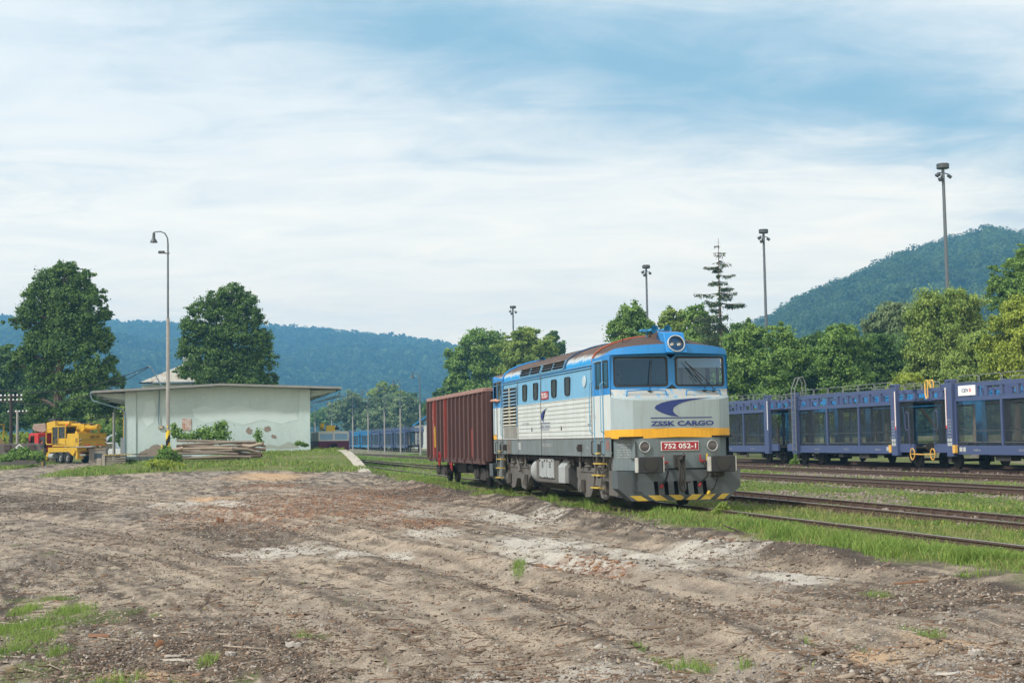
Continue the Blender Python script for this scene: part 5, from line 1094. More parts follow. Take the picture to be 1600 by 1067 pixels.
# --- buffers
for sx in (1, -1):
    for s in (-1, 1):
        yc = s * .94 + .04; b = MB(); X = lambda a: sx * a
        b.cyl((X(7.68), yc, 1.10), (X(8.05), yc, 1.10), .14, 18); bo = b.build('buffer', M_UNDERD, loco, smooth=True)
        P = [(-.305, -.20), (.305, -.20), (.33, -.16), (.33, .16), (.305, .20), (-.305, .20), (-.33, .16), (-.33, -.16)]
        h = MB(); h.loft([[(X(8.02), yc + a, 1.10 + c_) for a, c_ in P], [(X(8.22), yc + a, 1.10 + c_) for a, c_ in P], [(X(8.25), yc + a * .93, 1.10 + c_ * .93) for a, c_ in P]], close=True); h.face([(X(8.25), yc + a * .93, 1.10 + c_ * .93) for a, c_ in P]); h.face([(X(8.02), yc + a, 1.10 + c_) for a, c_ in P])
        h.build('buffer_plate', plain('dark buffer steel', (.024, .025, .028), .75), bo)
        for q in (-1, 1): e_ = MB(); e_.box(min(X(8.03), X(8.245)), max(X(8.03), X(8.245)), yc + q * .332 - .012, yc + q * .332 + .012, .92, 1.28); e_.build('buffer_edge', paint('peeling white buffer edge', (.42, .43, .41), .6, .6, (.14, .10, .07), sc=5), bo)
        g = MB(); g.lathe([(0, .185), (.012, .18), (.014, .001)], (X(8.25), yc + .0, 1.11), (sx, 0, 0), 10); g.build('grease_pad', plain('grease', (.012, .014, .018), .35), bo)
# plough with real slots
for sx in (1, -1):
    X = lambda a: sx * a; ys = [-.63, -.37, -.11, .15, .40, .64]; hw = .055; zt_, zb_ = .68, .345; b = MB()
    def pf(y, z): return (X(7.74 + (.0 if z > .7 else .03)), y, z)
    cuts = [-1.25]; 
    for y in ys: cuts += [y - hw, y + hw]
    cuts.append(1.25)
    sl_ = .03
    for i in range(len(cuts) - 1):
        a, c_ = cuts[i], cuts[i + 1]; slot = i % 2 == 1
        sa = -sl_ if 0 < i else 0; sb = -sl_ if i < len(cuts) - 2 else 0
        b.face([pf(a, zt_), pf(c_, zt_), pf(c_, .955), pf(a, .955)], 0)
        if not slot: b.face([pf(a - (sa), zb_), pf(c_ - (sb), zb_), pf(c_, zt_), pf(a, zt_)], 0)
        b.face([pf(a, .21), pf(c_, .21), pf(c_ - sb, zb_), pf(a - sa, zb_)], 0)
    for s in (-1, 1):
        b.face([pf(s * 1.25, .21), pf(s * 1.60, .52), pf(s * 1.62, .955), pf(s * 1.25, .955)], 0)
        b.face([pf(s * 1.62, .955), pf(s * 1.60, .52), (X(7.25), s * 1.60, .52), (X(7.25), s * 1.62, .955)], 0)
        b.face([pf(s * 1.25, .21), pf(s * 1.6, .52), (X(7.25), s * 1.6, .52), (X(7.25), s * 1.25, .21)], 0)
    po = b.build('snow_plough', M_PLOW, loco); sm_ = po.modifiers.new('thick', 'SOLIDIFY'); sm_.thickness = .02
    if sx > 0:
        k = MB(); k.box(7.45, 7.50, -1.3, 1.3, .25, .9, 0); k.build('plough_backing', M_BLACK, loco)
        hz_ = MB(); x = 7.786
        for i, (a, c_, m_) in enumerate([(-1.22, -.93, 0), (-.75, -.42, 0), (-.20, .10, 0), (.22, .50, 0), (.60, .86, 0), (1.02, 1.22, 0), (-.93, -.75, 1), (-.42, -.20, 1), (.10, .22, 1), (.50, .60, 1), (.86, 1.02, 1)]):
            ln = -.20 if a < .0 else .16
            hz_.face([(x, a - ln * .5 + (0), .212), (x, c_ - ln * .5, .212), (x, c_ + ln * .5, .343), (x, a + ln * .5, .343)], m_)
        hz_.build('hazard_stripes', [M_HAZY, M_HAZB], po)
        e_ = MB(); e_.box(7.76, 7.80, -1.22, -1.17, .42, .96); e_.box(7.76, 7.80, -1.22, -1.0, .42, .44); e_.build('bracket', M_HAZB, po)
# screw coupling and hoses
b = MB(); b.box(7.70, 7.82, -.13, .10, 1.02, 1.33, 0); b.tube([(7.8, 0, 1.22), (8.05, 0, 1.24), (8.14, 0, 1.32), (8.10, 0, 1.38)], [.06, .05, .04, .02], 8); 
for y in (-.075, .06): b.tube([(7.95, y, 1.24), (8.0, y, .95), (7.98, y, .72)], .024, 6)
b.tube([(8.0, -.02, 1.0), (7.98, -.02, .55)], .035, 8); b.tube([(7.98, -.07, .72), (8.0, -.07, .5), (8.0, 0, .42), (8.0, .07, .5), (7.98, .06, .72)], .03, 6); b.tube([(7.96, -.02, .7), (8.0, .14, .66), (8.0, .2, .68)], .03, 6); b.build('screw_coupling', M_UNDERD, loco, smooth=True)
def hose(p, m1, tap=True):
    b = MB(); b.tube(p, .026, 8); ho_ = b.build('brake_hose', M_RUBBER, loco, smooth=True)
    if tap: c = MB(); c.cyl((7.70, p[0][1], p[0][2]), (7.84, p[0][1], p[0][2] + .0), .035, 8); c.box(7.76, 7.82, p[0][1] - .09, p[0][1] - .06, p[0][2], p[0][2] + .17); c.box(7.76, 7.84, p[0][1] - .07, p[0][1] + .05, p[0][2] - .02, p[0][2] + .03); c.build('tap', m1, ho_, bevel=.006)
    c = MB(); c.cyl(p[-1], (p[-1][0], p[-1][1] - .05, p[-1][2] - .08), .04, 8); c.build('hose_end', m1 if tap else M_UNDERD, ho_)
hose([(7.82, .62, 1.16), (7.92, .68, 1.0), (7.93, .66, .8), (7.86, .57, .68), (7.82, .53, .62)], M_REDH)
hose([(7.82, .80, 1.18), (7.9, .92, 1.0), (7.95, .94, .75), (7.9, .84, .5), (7.84, .75, .42)], M_YELH)
hose([(7.82, -.36, 1.14), (7.9, -.35, .9), (7.88, -.40, .72), (7.84, -.48, .6)], M_REDH)
b = MB(); b.box(7.7, 7.85, .80, 1.16, .78, .93, 0); b.build('cable_socket', M_UNDERD, loco, bevel=.02); b = MB(); b.tube([(7.68, -1.10, 1.68), (7.70, -1.10, 1.30), (7.66, -1.16, 1.24), (7.6, -1.22, 1.26)], .014, 6); b.build('grab_hook', M_RUBBER, loco, smooth=True)
# --- underframe, bogies, tank
b = MB(); b.box(-6.9, 6.9, -1.25, 1.25, 1.12, 1.29, 0); b.box(-6.9, 6.9, -.45, .45, .75, 1.12, 0)
for i in range(9): b.cyl((-6 + i * 1.45, -1.35, 1.02), (-6 + i * 1.45, -1.35, 1.30), .035, 8)
b.tube([(-3.3, -1.42, 1.22), (2.3, -1.42, 1.22), (2.6, -1.42, 1.1)], .03, 6); b.build('underframe', M_UNDERD, loco)
def bogie(cx, sx):
    fr_ = MB()
    for sy in (-1, 1):
        y0, y1 = sorted((sy * 1.12, sy * 1.30))
        P = [(-1.95, .98), (1.75, .98), (1.95, .80), (1.75, .62), (1.45, .50), (1.30, .28), (.95, .16), (.45, .20), (.25, .50), (-.25, .50), (-.55, .20), (-1.05, .16), (-1.45, .30), (-1.65, .58), (-1.95, .70)]
        fr_.prism([(cx + a, c_) for a, c_ in P], 'y', y0, y1)
        for q in (-1, 1): fr_.box(cx + q * 1.2 - .16, cx + q * 1.2 + .16, sy * 1.38 - .06, sy * 1.38 + .06, .32, .66); fr_.cyl((cx + q * 1.2, sy * 1.3, .49), (cx + q * 1.2, sy * 1.46, .49), .13, 14)
        fr_.box(cx - 1.5, cx + 1.5, sy * 1.31 - .02, sy * 1.31 + .02, .86, .90)
    for q in (-1, 1): fr_.box(cx + q * 1.85 - .06, cx + q * 1.85 + .06, -1.2, 1.2, .55, .8)
    bo = fr_.build('bogie_frame', M_UNDER, loco, bevel=.012)
    for q in (-1, 1):
        w = MB()
        for sy in (-1, 1): w.lathe([(0, .0), (0, .35), (.02, .49), (.12, .50), (.13, .525), (.15, .525), (.15, .0)], (cx + q * 1.2, sy * .79 - sy * .07 * 0, .50), (0, -sy, 0), 28)
        w.cyl((cx + q * 1.2, -.8, .5), (cx + q * 1.2, .8, .5), .08, 10); w.build('wheelset', M_UNDERD, loco, smooth=True)
    for q in (-.62, .62):
        for sy in (-1, 1):
            s_ = MB(); s_.lathe([(0, .19), (.04, .22), (.08, .18), (.12, .22), (.16, .18), (.20, .22), (.26, .15), (.28, .001)], (cx + q, sy * 1.22, .98), (0, 0, 1), 16); s_.build('bogie_spring', M_UNDER, bo, smooth=True)
    for pp in ([(cx + .1, -1.38, 1.25), (cx + .62, -1.40, .75)], [(cx - 1.25, -1.38, 1.28), (cx - 1.25, -1.38, .95)], [(cx + 1.4, -1.38, 1.28), (cx + 1.4, -1.38, .9)]): d = MB(); d.tube(pp, .042, 8); d.build('damper', M_UNDER, bo, smooth=True)
bogie(4.75, 1); bogie(-4.5, -1)
b = MB(); P = [(-1.35, .55), (-1.05, .30), (1.05, .30), (1.35, .55), (1.35, .95), (1.15, 1.18), (-1.15, 1.18), (-1.35, .95)]; b.prism(P, 'x', .2, 2.1, 0)
tk = b.build('fuel_tank', paint('black grey tank', (.055, .06, .065), .6, .35, (.11, .10, .08), sc=1.5), loco, bevel=.02)
b = MB(); b.prism([(-1.42, .48), (-1.42, 1.15), (-1.1, 1.28), (-.9, .48)], 'x', -1.5, 1.25, 0); b.prism([(-1.43, .48), (-1.05, .27), (-.7, .27), (-.7, .48)], 'x', -1.5, 1.9, 1); b.build('battery_box', [M_UNDER, M_UNDERD], loco, bevel=.02)
b = MB(); b.box(-.98, -.12, -1.46, -1.42, .62, 1.19, 0); b.box(-.08, .78, -1.46, -1.42, .62, 1.19, 0)
for x in (-.65, .25):
    for i in range(4): b.box(x, x + .22, -1.475, -1.46, .93 + i * .05, .95 + i * .05, 1)
for x in (-.85, -.25, .05, .65): b.box(x - .02, x + .02, -1.485, -1.46, 1.10, 1.16, 1); b.box(x - .02, x + .02, -1.485, -1.46, .6, .65, 1)
b.build('battery_cover', [M_TANKL, M_UNDERD], loco, bevel=.008)
b = MB(); b.lathe([(0, .0), (0, .30), (.05, .40), (.4, .40), (.45, .32), (.45, 0)], (-2.0, -1.1, .80), (1, 0, 0), 22); b.build('air_reservoir', M_TANKL, loco, smooth=True)
b = MB(); b.prism([(-1.46, .50), (-1.46, .98), (-1.25, 1.22), (-1.15, 1.22), (-1.15, .5)], 'x', 1.35, 2.05, 0); b.build('tank_end_cover', M_TANKL, loco, bevel=.02)
b = MB(); b.lathe([(0, .001), (0, .11), (.03, .11), (.03, .001)], (2.1, -.95, .62), (1, 0, 0), 16); b.build('tank_cap', M_UNDER, tk, smooth=True)
b = MB(); b.box(6.35, 7.1, -1.42, -1.30, .30, 1.28, 0); b.box(6.45, 6.6, -1.44, -1.41, .95, 1.15, 1); b.build('end_bracket', [M_UNDER, M_BLACK], loco, bevel=.015)
b = MB(); b.box(-7.1, -6.2, -1.46, -1.36, .45, 1.28, 0); b.box(-6.95, -6.75, -1.48, -1.45, .9, 1.2, 1); b.build('end_bracket', [M_SILL, M_BLACK], loco, bevel=.015)
b = MB(); b.box(7.2, 7.74, -.9, .9, .97, 1.0); b.build('front_floor', M_BLACK, loco)

# ================================================================== PEOPLE
def skin_body(name, J, E, mat, parent, sub=2, root=0):
    me = bpy.data.meshes.new(name); me.from_pydata([j[0] for j in J], E, []); o = bpy.data.objects.new(name, me); COL.objects.link(o)
    s = o.modifiers.new('skin', 'SKIN'); u = o.modifiers.new('sub', 'SUBSURF'); u.levels = sub; u.render_levels = sub
    for i, j in enumerate(J): me.skin_vertices[0].data[i].radius = (j[1], j[2] if len(j) > 2 else j[1]) 
    me.skin_vertices[0].data[root].use_root = True
    dg = bpy.context.evaluated_depsgraph_get(); m2 = bpy.data.meshes.new_from_object(o.evaluated_get(dg)); bpy.data.objects.remove(o)
    m2.materials.clear(); m2.materials.append(mat); m2.shade_smooth(); m2.name = name
    ob = bpy.data.objects.new(name, m2); COL.objects.link(ob); ob.parent = parent; return ob
M_SKIN = plain('skin', (.50, .26, .18), .55); M_JKT = plain('dark blue work jacket', (.02, .04, .11), .8); M_HAIR = plain('short grey hair', (.16, .14, .12), .8); M_SHIRT = plain('blue work shirt', (.05, .11, .22), .8)
def seated(root, face=1, arm=None):
    """local: x forward out of the cab end, y across; seat at z=0"""
    f = face
    J = [((0, 0, .12), .15, .17), ((.02 * f, 0, .30), .14, .17), ((.04 * f, 0, .46), .13, .18), ((.05 * f, 0, .54), .07), ((.06 * f, 0, .60), .058), ((.09 * f, 0, .70), .085, .078), ((.09 * f, 0, .79), .078, .072),
         ((.04 * f, -.19, .47), .07), ((.10 * f, -.27, .28), .05), ((.30 * f, -.22, .16), .038), ((.40 * f, -.20, .17), .032),
         ((.04 * f, .19, .47), .07), ((.10 * f, .27, .28), .05), ((.30 * f, .20, .16), .038), ((.40 * f, .17, .17), .032),
         ((.22 * f, -.11, .08), .085), ((.44 * f, -.12, .10), .07), ((.47 * f, -.12, -.25), .05), ((.22 * f, .11, .08), .085), ((.44 * f, .12, .10), .07), ((.47 * f, .12, -.25), .05)]
    E = [(0, 1), (1, 2), (2, 3), (3, 4), (4, 5), (5, 6), (2, 7), (7, 8), (8, 9), (9, 10), (2, 11), (11, 12), (12, 13), (13, 14), (0, 15), (15, 16), (16, 17), (0, 18), (18, 19), (19, 20)]
    skin_body('body', J, E, M_SKIN, root)
    Jk = [(J[0][0], .17, .19), (J[1][0], .16, .19), (J[2][0], .145, .195), (J[3][0], .085), (J[7][0], .085), (J[8][0], .065), (((.24) * f, -.235, .19), .05), (J[11][0], .085), (J[12][0], .065), ((.24 * f, .215, .19), .05)]
    skin_body('jacket', Jk, [(0, 1), (1, 2), (2, 3), (2, 4), (4, 5), (5, 6), (2, 7), (7, 8), (8, 9)], M_JKT, root)
    h = MB(); h.lathe([(-.01, .082), (.04, .095), (.09, .085), (.125, .05), (.135, .001)], (.065 * f, 0, .74), (-.15 * f, 0, 1), 14); h.build('hair', M_HAIR, root, smooth=True)
    n = MB(); n.lathe([(0, .018), (.03, .012), (.035, .001)], (.165 * f, 0, .715), (f, 0, -.2), 8); n.build('nose', M_SKIN, root, smooth=True)
    for s in (-1, 1): e = MB(); e.lathe([(0, .001), (.004, .009), (.008, .001)], (.163 * f, s * .032, .745), (f, 0, 0), 8); e.build('eye', M_BLACK, root); e = MB(); e.lathe([(0, .02), (.012, .026), (.02, .001)], (.08 * f, s * .083, .72), (0, s, 0), 8); e.build('ear', M_SKIN, root)
    e = MB(); e.box(min(.158 * f, .168 * f), max(.158 * f, .168 * f), -.025, .025, .672, .680); e.build('mouth', plain('lips', (.30, .10, .09), .6), root)
p = tw(LX0, 11.85, 0) + (-TD) * 6.62 + TN * (-1.17)
pr_ = thing('person', 'driver in a dark blue jacket seated behind the left windscreen of the locomotive', 'person', (p[0], p[1], 2.62), RZ_TRACK + .1); seated(pr_, 1)
p = tw(LX0, 11.85, 0) - (-TD) * 6.45 + TN * (-1.02)
pr2 = thing('person', 'person in the rear cab resting a bare forearm on the open window', 'person', (p[0], p[1], 2.62), RZ_TRACK + math.pi); seated(pr2, 1)
# the bare arm resting on the sill: upper arm, elbow outside, forearm, hand with fingers (local axes of the locomotive)
def arm():
    L_ = lambda x, y, z: Vector((x, y, z))
    root = pr2
    M4 = Matrix.Translation(Vector(tw(LX0, 11.85, 0))) @ Matrix.Rotation(RZ_TRACK, 4, 'Z'); inv = (Matrix.Translation(root.location) @ Matrix.Rotation(root.rotation_euler[2], 4, 'Z')).inverted()
    T = lambda x, y, z: tuple(inv @ (M4 @ Vector((x, y, z))))
    J = [(T(-6.35, -1.28, 3.1), .055), (T(-6.25, -1.55, 3.10), .052), (T(-6.30, -1.68, 3.13), .05), (T(-6.60, -1.70, 3.13), .042), (T(-6.83, -1.68, 3.12), .032), (T(-6.90, -1.68, 3.13), .03)]
    E = [(i, i + 1) for i in range(5)]
    k = 6
    for i, (dy, l) in enumerate(((-.035, .075), (-.012, .085), (.012, .08), (.032, .065))):
        J += [(T(-6.94, -1.68 + dy, 3.135), .012), (T(-6.94 - l * .5, -1.68 + dy, 3.125), .010), (T(-6.94 - l * .8, -1.68 + dy, 3.10), .009)]; E += [(5, k), (k, k + 1), (k + 1, k + 2)]; k += 3
    J += [(T(-6.88, -1.66, 3.165), .012), (T(-6.92, -1.66, 3.19), .010)]; E += [(5, k), (k, k + 1)]
    skin_body('forearm', J, E, M_SKIN, root)
arm()

# ================================================================== OPEN WAGON
M_WB = paint('oxide brown wagon paint', (.078, .040, .038), .7, .35, (.07, .035, .03), streak=.4, sc=1.2, patch=.12, pcol=(.22, .09, .05))
M_WR = paint('faded red wagon paint', (.24, .045, .035), .7, .4, (.10, .045, .04), streak=.4, sc=1.5)
M_WTOP = paint('pinkish brown top rail', (.27, .16, .14), .75, .4, (.14, .08, .07), sc=2)
M_WOODC = tint_mat('light wood chips', [(.50, .36, .20), (.42, .29, .16), (.58, .44, .27)])
wg = thing('open_wagon', 'rusty brown high sided open wagon coupled behind the locomotive', 'goods wagon', tw(57.0, 11.85, 0), RZ_TRACK)
WX0, WX1 = -6.45, 6.35; WY = 1.42
b = MB()
for sy in (-1, 1): b.box(WX0, WX1, sy * WY - .02, sy * WY + .02, 1.10, 3.56, 0)
for x in (WX0, WX1): b.box(x - .02, x + .02, -WY, WY, 1.10, 3.56, 0)
b.box(WX0, WX1, -WY, WY, 1.05, 1.12, 0); wb = b.build('body', M_WB, wg)
b = MB()
for x in (WX0, WX1): b.bar((x, -WY - .05, 3.60), (x, WY + .05, 3.60), .14, .14)
for sy in (-1, 1): b.bar((WX0, sy * (WY + .03), 3.60), (WX1, sy * (WY + .03), 3.60), .16, .15)
b.build('top_rail', M_WTOP, wg, bevel=.02)
npost = 15
for i in range(npost):
    x = WX0 + .12 + (WX1 - WX0 - .24) * i / (npost - 1)
    for sy in (-1, 1):
        p_ = MB(); w = .09 if i not in (2, 4) else .12
        p_.prism([(sy * (WY + .02), 1.0), (sy * (WY + .13), 1.05), (sy * (WY + .13), 3.48), (sy * (WY + .02), 3.54)], 'x', x - w, x + w); p_.build('side_post', M_WB if i not in (2, 5) else M_WR, wg)
for sy in (-1,):
    for i, (xa, xb, m_) in enumerate(((WX0 + 1.1, WX0 + 1.7, M_WR), (3.4, 4.1, M_WR), (WX0 + 2.2, WX0 + 2.7, M_WR))):
        p_ = MB(); p_.box(xa, xb, -WY - .035, -WY - .02, 1.15, 2.2 if i == 1 else 3.4); p_.build('replaced_panel', m_, wg)
b = MB(); 
for q in (-.75, 0, .75): b.box(WX1 + .02, WX1 + .12, q - .07, q + .07, 1.1, 3.5)
b.box(WX1 + .02, WX1 + .10, -WY, WY, 2.2, 2.34); b.box(WX1 + .02, WX1 + .16, -WY - .02, -WY + .16, 1.0, 3.55); b.box(WX1 + .02, WX1 + .16, WY - .16, WY + .02, 1.0, 3.55); b.build('end_ribs', M_WB, wg)
b = MB(); b.box(WX0 + .2, WX1 - .1, -WY - .06, -WY + .1, .90, 1.10, 0); b.box(WX0 + .2, WX1 - .1, WY - .1, WY + .06, .90, 1.10, 0); b.box(WX0, WX1, -.4, .4, .75, 1.05, 0)
for x in np.linspace(WX0 + .8, WX1 - .8, 8): b.box(x - .05, x + .05, -WY - .12, -WY, .88, 1.1, 0)
b.build('sole_bar', M_WB, wg)
h = MB(); 
for k in range(18):
    a0, a1 = k * math.pi / 9, (k + 1) * math.pi / 9; h.bar((-2.9 + .28 * math.cos(a0), -WY - .16, 1.02 + .28 * math.sin(a0)), (-2.9 + .28 * math.cos(a1), -WY - .16, 1.02 + .28 * math.sin(a1)), .035, .035)
for a in (0, 1.57): h.bar((-2.9 - .27 * math.cos(a), -WY - .16, 1.02 - .27 * math.sin(a)), (-2.9 + .27 * math.cos(a), -WY - .16, 1.02 + .27 * math.sin(a)), .03, .03)
h.build('brake_wheel', M_REDH, wg)
text(wg, '31 56', (-4.6, -WY - .14, 2.9), .12, (0, 0, -1), (1, 0, 0), M_PTXT); text(wg, '37 RIV', (-4.35, -WY - .14, 2.3), .12, (0, 0, -1), (1, 0, 0), M_PTXT)
b = MB(); b.bar((-4.05, -WY - .15, 1.5), (-4.05, -WY - .15, 2.4), .05, .02); b.bar((-4.05, -WY - .15, 2.4), (-3.95, -WY - .15, 1.5), .05, .02); b.build('yellow_mark', M_YELH, wg)
for cx in (-4.35, 4.35):
    fr_ = MB()
    for sy in (-1, 1):
        y0, y1 = sorted((sy * 1.0, sy * 1.16)); fr_.prism([(cx - 1.35, .62), (cx - .5, .72), (cx + .5, .72), (cx + 1.35, .62), (cx + 1.3, .42), (cx + .5, .28), (cx - .5, .28), (cx - 1.3, .42)], 'y', y0, y1)
        for q in (-1, 1):
            fr_.box(cx + q * .9 - .14, cx + q * .9 + .14, sy * 1.2 - .08, sy * 1.2 + .08, .30, .62)
            for r3 in (-.25, .25): fr_.cyl((cx + q * .9 + r3, sy * 1.2, .4), (cx + q * .9 + r3, sy * 1.2, .72), .08, 10)
    fr_.box(cx - .2, cx + .2, -1.05, 1.05, .5, .7); bo = fr_.build('bogie_frame', M_UNDERD, wg)
    for q in (-1, 1):
        w = MB()
        for sy in (-1, 1): w.lathe([(0, 0), (0, .32), (.02, .455), (.12, .46), (.13, .49), (.15, .49), (.15, 0)], (cx + q * .9, sy * .79, .46), (0, -sy, 0), 24)
        w.cyl((cx + q * .9, -.8, .46), (cx + q * .9, .8, .46), .07, 8); w.build('wheelset', M_UNDERD, wg, smooth=True)
b = MB(); b.box(-1.2, .6, -1.1, -.6, .5, .9); b.cyl((.9, -.9, .7), (1.9, -.9, .7), .18, 12); b.build('brake_gear', M_UNDERD, wg); b = MB(); b.box(-1.0, -.9, -WY - .05, -WY - .02, .65, .95, 0); b.box(-.7, -.6, -WY - .05, -WY - .02, .55, .95, 0); b.box(-1.1, -.5, -WY - .06, -WY - .03, .80, .86, 0); b.build('brake_lever', M_REDH, wg)
for sx in (-1, 1):
    for s in (-1, 1): b = MB(); x = (WX1 if sx > 0 else WX0); b.cyl((x, s * .9, 1.06), (x + sx * .5, s * .9, 1.06), .1, 12); b.lathe([(.5, .001), (.5, .24), (.54, .24), (.56, .001)], (x, s * .9, 1.06), (sx, 0, 0), 18); b.build('buffer', M_UNDERD, wg, smooth=True)
# load of wood chips heaped above the rim
nx, ny = 60, 14; gx = np.linspace(WX0 + .1, WX1 - .1, nx); gy = np.linspace(-WY + .05, WY - .05, ny); A, B2 = np.meshgrid(gx, gy); Z = 3.50 + .36 * np.exp(-((A - 6.0) / .9) ** 2 - (B2 / .6) ** 2) + .14 * np.exp(-((A - 2.2) / 1.4) ** 2 - (B2 / .8) ** 2) + .12 * np.exp(-((A + 3.5) / 1.2) ** 2 - (B2 / .8) ** 2) + .06 * (fbm(A * 5, B2 * 5, 3) - .5)
i = np.arange(nx * ny).reshape(ny, nx); Fq = np.stack([i[:-1, :-1], i[:-1, 1:], i[1:, 1:], i[1:, :-1]], -1).reshape(-1, 4)
o = np_mesh('wood_chip_load', np.stack([A.ravel(), B2.ravel(), Z.ravel()], 1), Fq, M_WOODC, fattr=RG.uniform(0, 1, len(Fq)), smooth=True); o.location = wg.location; o.rotation_euler = wg.rotation_euler; tag(o, 'pale wood chips heaped above the rim of the brown wagon', 'wood chips', kind='stuff')

# ================================================================== CAR CARRIER WAGONS
def mesh_sheet(name, col=(.03, .035, .04), a=.32):
    t = NT(name); tr = t('ShaderNodeBsdfTransparent', {'Color': (1, 1, 1, 1)}); d = t('ShaderNodeBsdfPrincipled', {'Base Color': (*col, 1), 'Roughness': .5}); n = t.noise(1.2, 3)
    mx = t('ShaderNodeMixShader', {0: t.ramp(n, .3, .7, a - .08, a + .08), 1: tr.outputs[0], 2: d.outputs[0]}); return t.done(mx.outputs[0])
M_SHEET = mesh_sheet('perforated dark side sheet'); M_GALV = plain('galvanised tube', (.30, .32, .32), .4, .5); M_AMBER = plain('amber yellow tube', (.72, .42, .09), .5); M_RAILT = plain('grey railing tube', (.16, .17, .18), .5)
M_CNAVY = paint('navy violet wagon paint', (.062, .086, .185), .4, .12, (.05, .05, .06), streak=.25, sc=.8); M_CNAVY2 = paint('darker navy wagon steel', (.035, .045, .105), .45, .15, (.04, .04, .04), streak=.2)
M_CBLUE = paint('bright blue wagon paint', (.02, .19, .42), .4, .12, (.06, .09, .12), streak=.25, sc=.8); M_CBLUE2 = paint('deep blue wagon steel', (.02, .12, .28), .45, .15)
M_SIGNW = plain('white sign board', (.78, .79, .78), .5); M_SIGNR = plain('red lettering', (.65, .03, .03), .5)
def car_carrier(name, label, blue=False, detail=2, logo=False, s_out=1, group='car carrier wagons of the long train'):
    """local x: 0 at the outer end of the half wagon, 17.3 at the short coupling; s_out = +1 or -1 mirrors it"""
    root = thing(name, label, 'goods wagon', group=group); A = M_CBLUE if blue else M_CNAVY; A2 = M_CBLUE2 if blue else M_CNAVY2
    X = lambda v: s_out * v
    def B(b, x0, x1, y0, y1, z0, z1, m=0): a, c = sorted((X(x0), X(x1))); b.box(a, c, y0, y1, z0, z1, m)
    Yw = 1.45; bays = [(3.15, 6.95), (7.1, 10.9), (11.05, 14.75)]
    bay_e = 2.85; 
    f = MB(); B(f, 2.6, 15.2, -1.4, 1.4, 1.02, 1.10, 0); B(f, 1.0, 16.6, -.5, .5, .75, 1.02, 0); B(f, 1.0, 16.7, -1.3, 1.3, 1.0, 1.05, 0); f.build('deck', M_UNDERD, root)
    f = MB(); B(f, .5, 16.9, -1.38, 1.38, 3.32, 3.40); f.build('upper_deck', A2, root)
    for sy in (-1, 1):
        y0, y1 = sorted((sy * Yw, sy * (Yw - .12))); b = MB()
        # sill beam, a step narrower in height outside the posts
        B(b, 3.1, 14.8, y0, y1, .72, 1.14); B(b, 3.1, 14.8, y0, y1, 3.22, 3.42); B(b, 3.1, 14.8, y0, y1, 3.86, 4.06)
        if sy < 0 or detail > 1: B(b, 1.0, 2.45, y0, y1, .80, 1.22); B(b, 15.6, 16.6, y0, y1, .80, 1.22)
        B(b, .75, 2.5, y0, y1, 3.36, 3.46); B(b, .75, 2.5, y0, y1, 3.78, 3.95); B(b, .75, .95, y0, y1, 3.4, 3.95); B(b, 1.8, 1.95, y0, y1, 3.4, 3.9)
        B(b, 15.5, 16.9, y0, y1, 3.36, 3.46); B(b, 15.5, 16.9, y0, y1, 3.78, 3.95); B(b, 16.3, 16.42, y0, y1, 3.4, 3.9)
        for k in range(10): x = 3.1 + k * 11.5 / 9; B(b, x, x + (.24 if k not in (0,) else (2.0 if (logo and sy < 0) else .4)), y0, y1, 3.40, 3.88)
        b.build('side_frame', A, root)
        for (a, c) in bays:
            p_ = MB(); B(p_, a - .15, a, y0 - .01, y1 + .01, 1.1, 3.24); p_.build('side_post', A, root)
            if detail: p_ = MB(); yy = sy * (Yw - .06); B(p_, a, c, yy - .004, yy + .004, 1.14, 3.22); p_.build('side_sheet', M_SHEET, root)
        if detail:
            for qa, qb in ((1.05, 2.45), (15.6, 16.5)): p_ = MB(); yy = sy * (Yw - .06); B(p_, qa, qb, yy - .004, yy + .004, 1.22, 3.36); p_.build('end_sheet', M_SHEET, root)
        for (a, c, e) in ((2.45, 3.05, 0), (14.85, 15.5, 1)):
            p_ = MB(); B(p_, a, c, sy * (Yw + .04) - .12, sy * (Yw + .04) + .12 * (0 if sy > 0 else 1) - (0 if sy < 0 else 0), .62, 4.24); B(p_, a + .05, c - .02, sy * Yw - .16, sy * Yw + .16, 4.1, 4.28); p_.build('end_post', A, root, bevel=.02)
        if detail:
            for (a, c) in bays + [(11.0, 14.7)]:
                pass
            t_ = MB(); t_.tube([(X(3.2), sy * 1.36, 1.30), (X(14.7), sy * 1.36, 1.26)], .03, 6); t_.tube([(X(3.2), sy * 1.3, 1.95), (X(4.2), sy * 1.3, 1.82), (X(14.7), sy * 1.3, 1.80)], .02, 6); t_.build('wheel_guide_tube', M_GALV, root)
        # railing on the upper deck
        n = 6; 
        for k in range(n):
            xa = 3.3 + k * 11.4 / n; xb = xa + 11.4 / n - .12; r_ = MB(); r_.tube([(X(xa), sy * 1.38, 4.04), (X(xa), sy * 1.38, 4.34), (X(xa + .08), sy * 1.38, 4.40), (X(xb - .08), sy * 1.38, 4.40), (X(xb), sy * 1.38, 4.34), (X(xb), sy * 1.38, 4.04)], .02, 5); r_.build('railing', M_RAILT, root)
        for xa, xb in ((.9, 2.3), (15.7, 16.8)): r_ = MB(); r_.tube([(X(xa), sy * 1.38, 3.93), (X(xa), sy * 1.38, 4.28), (X(xb), sy * 1.38, 4.28), (X(xb), sy * 1.38, 3.93)], .02, 5); r_.build('railing', M_RAILT, root)
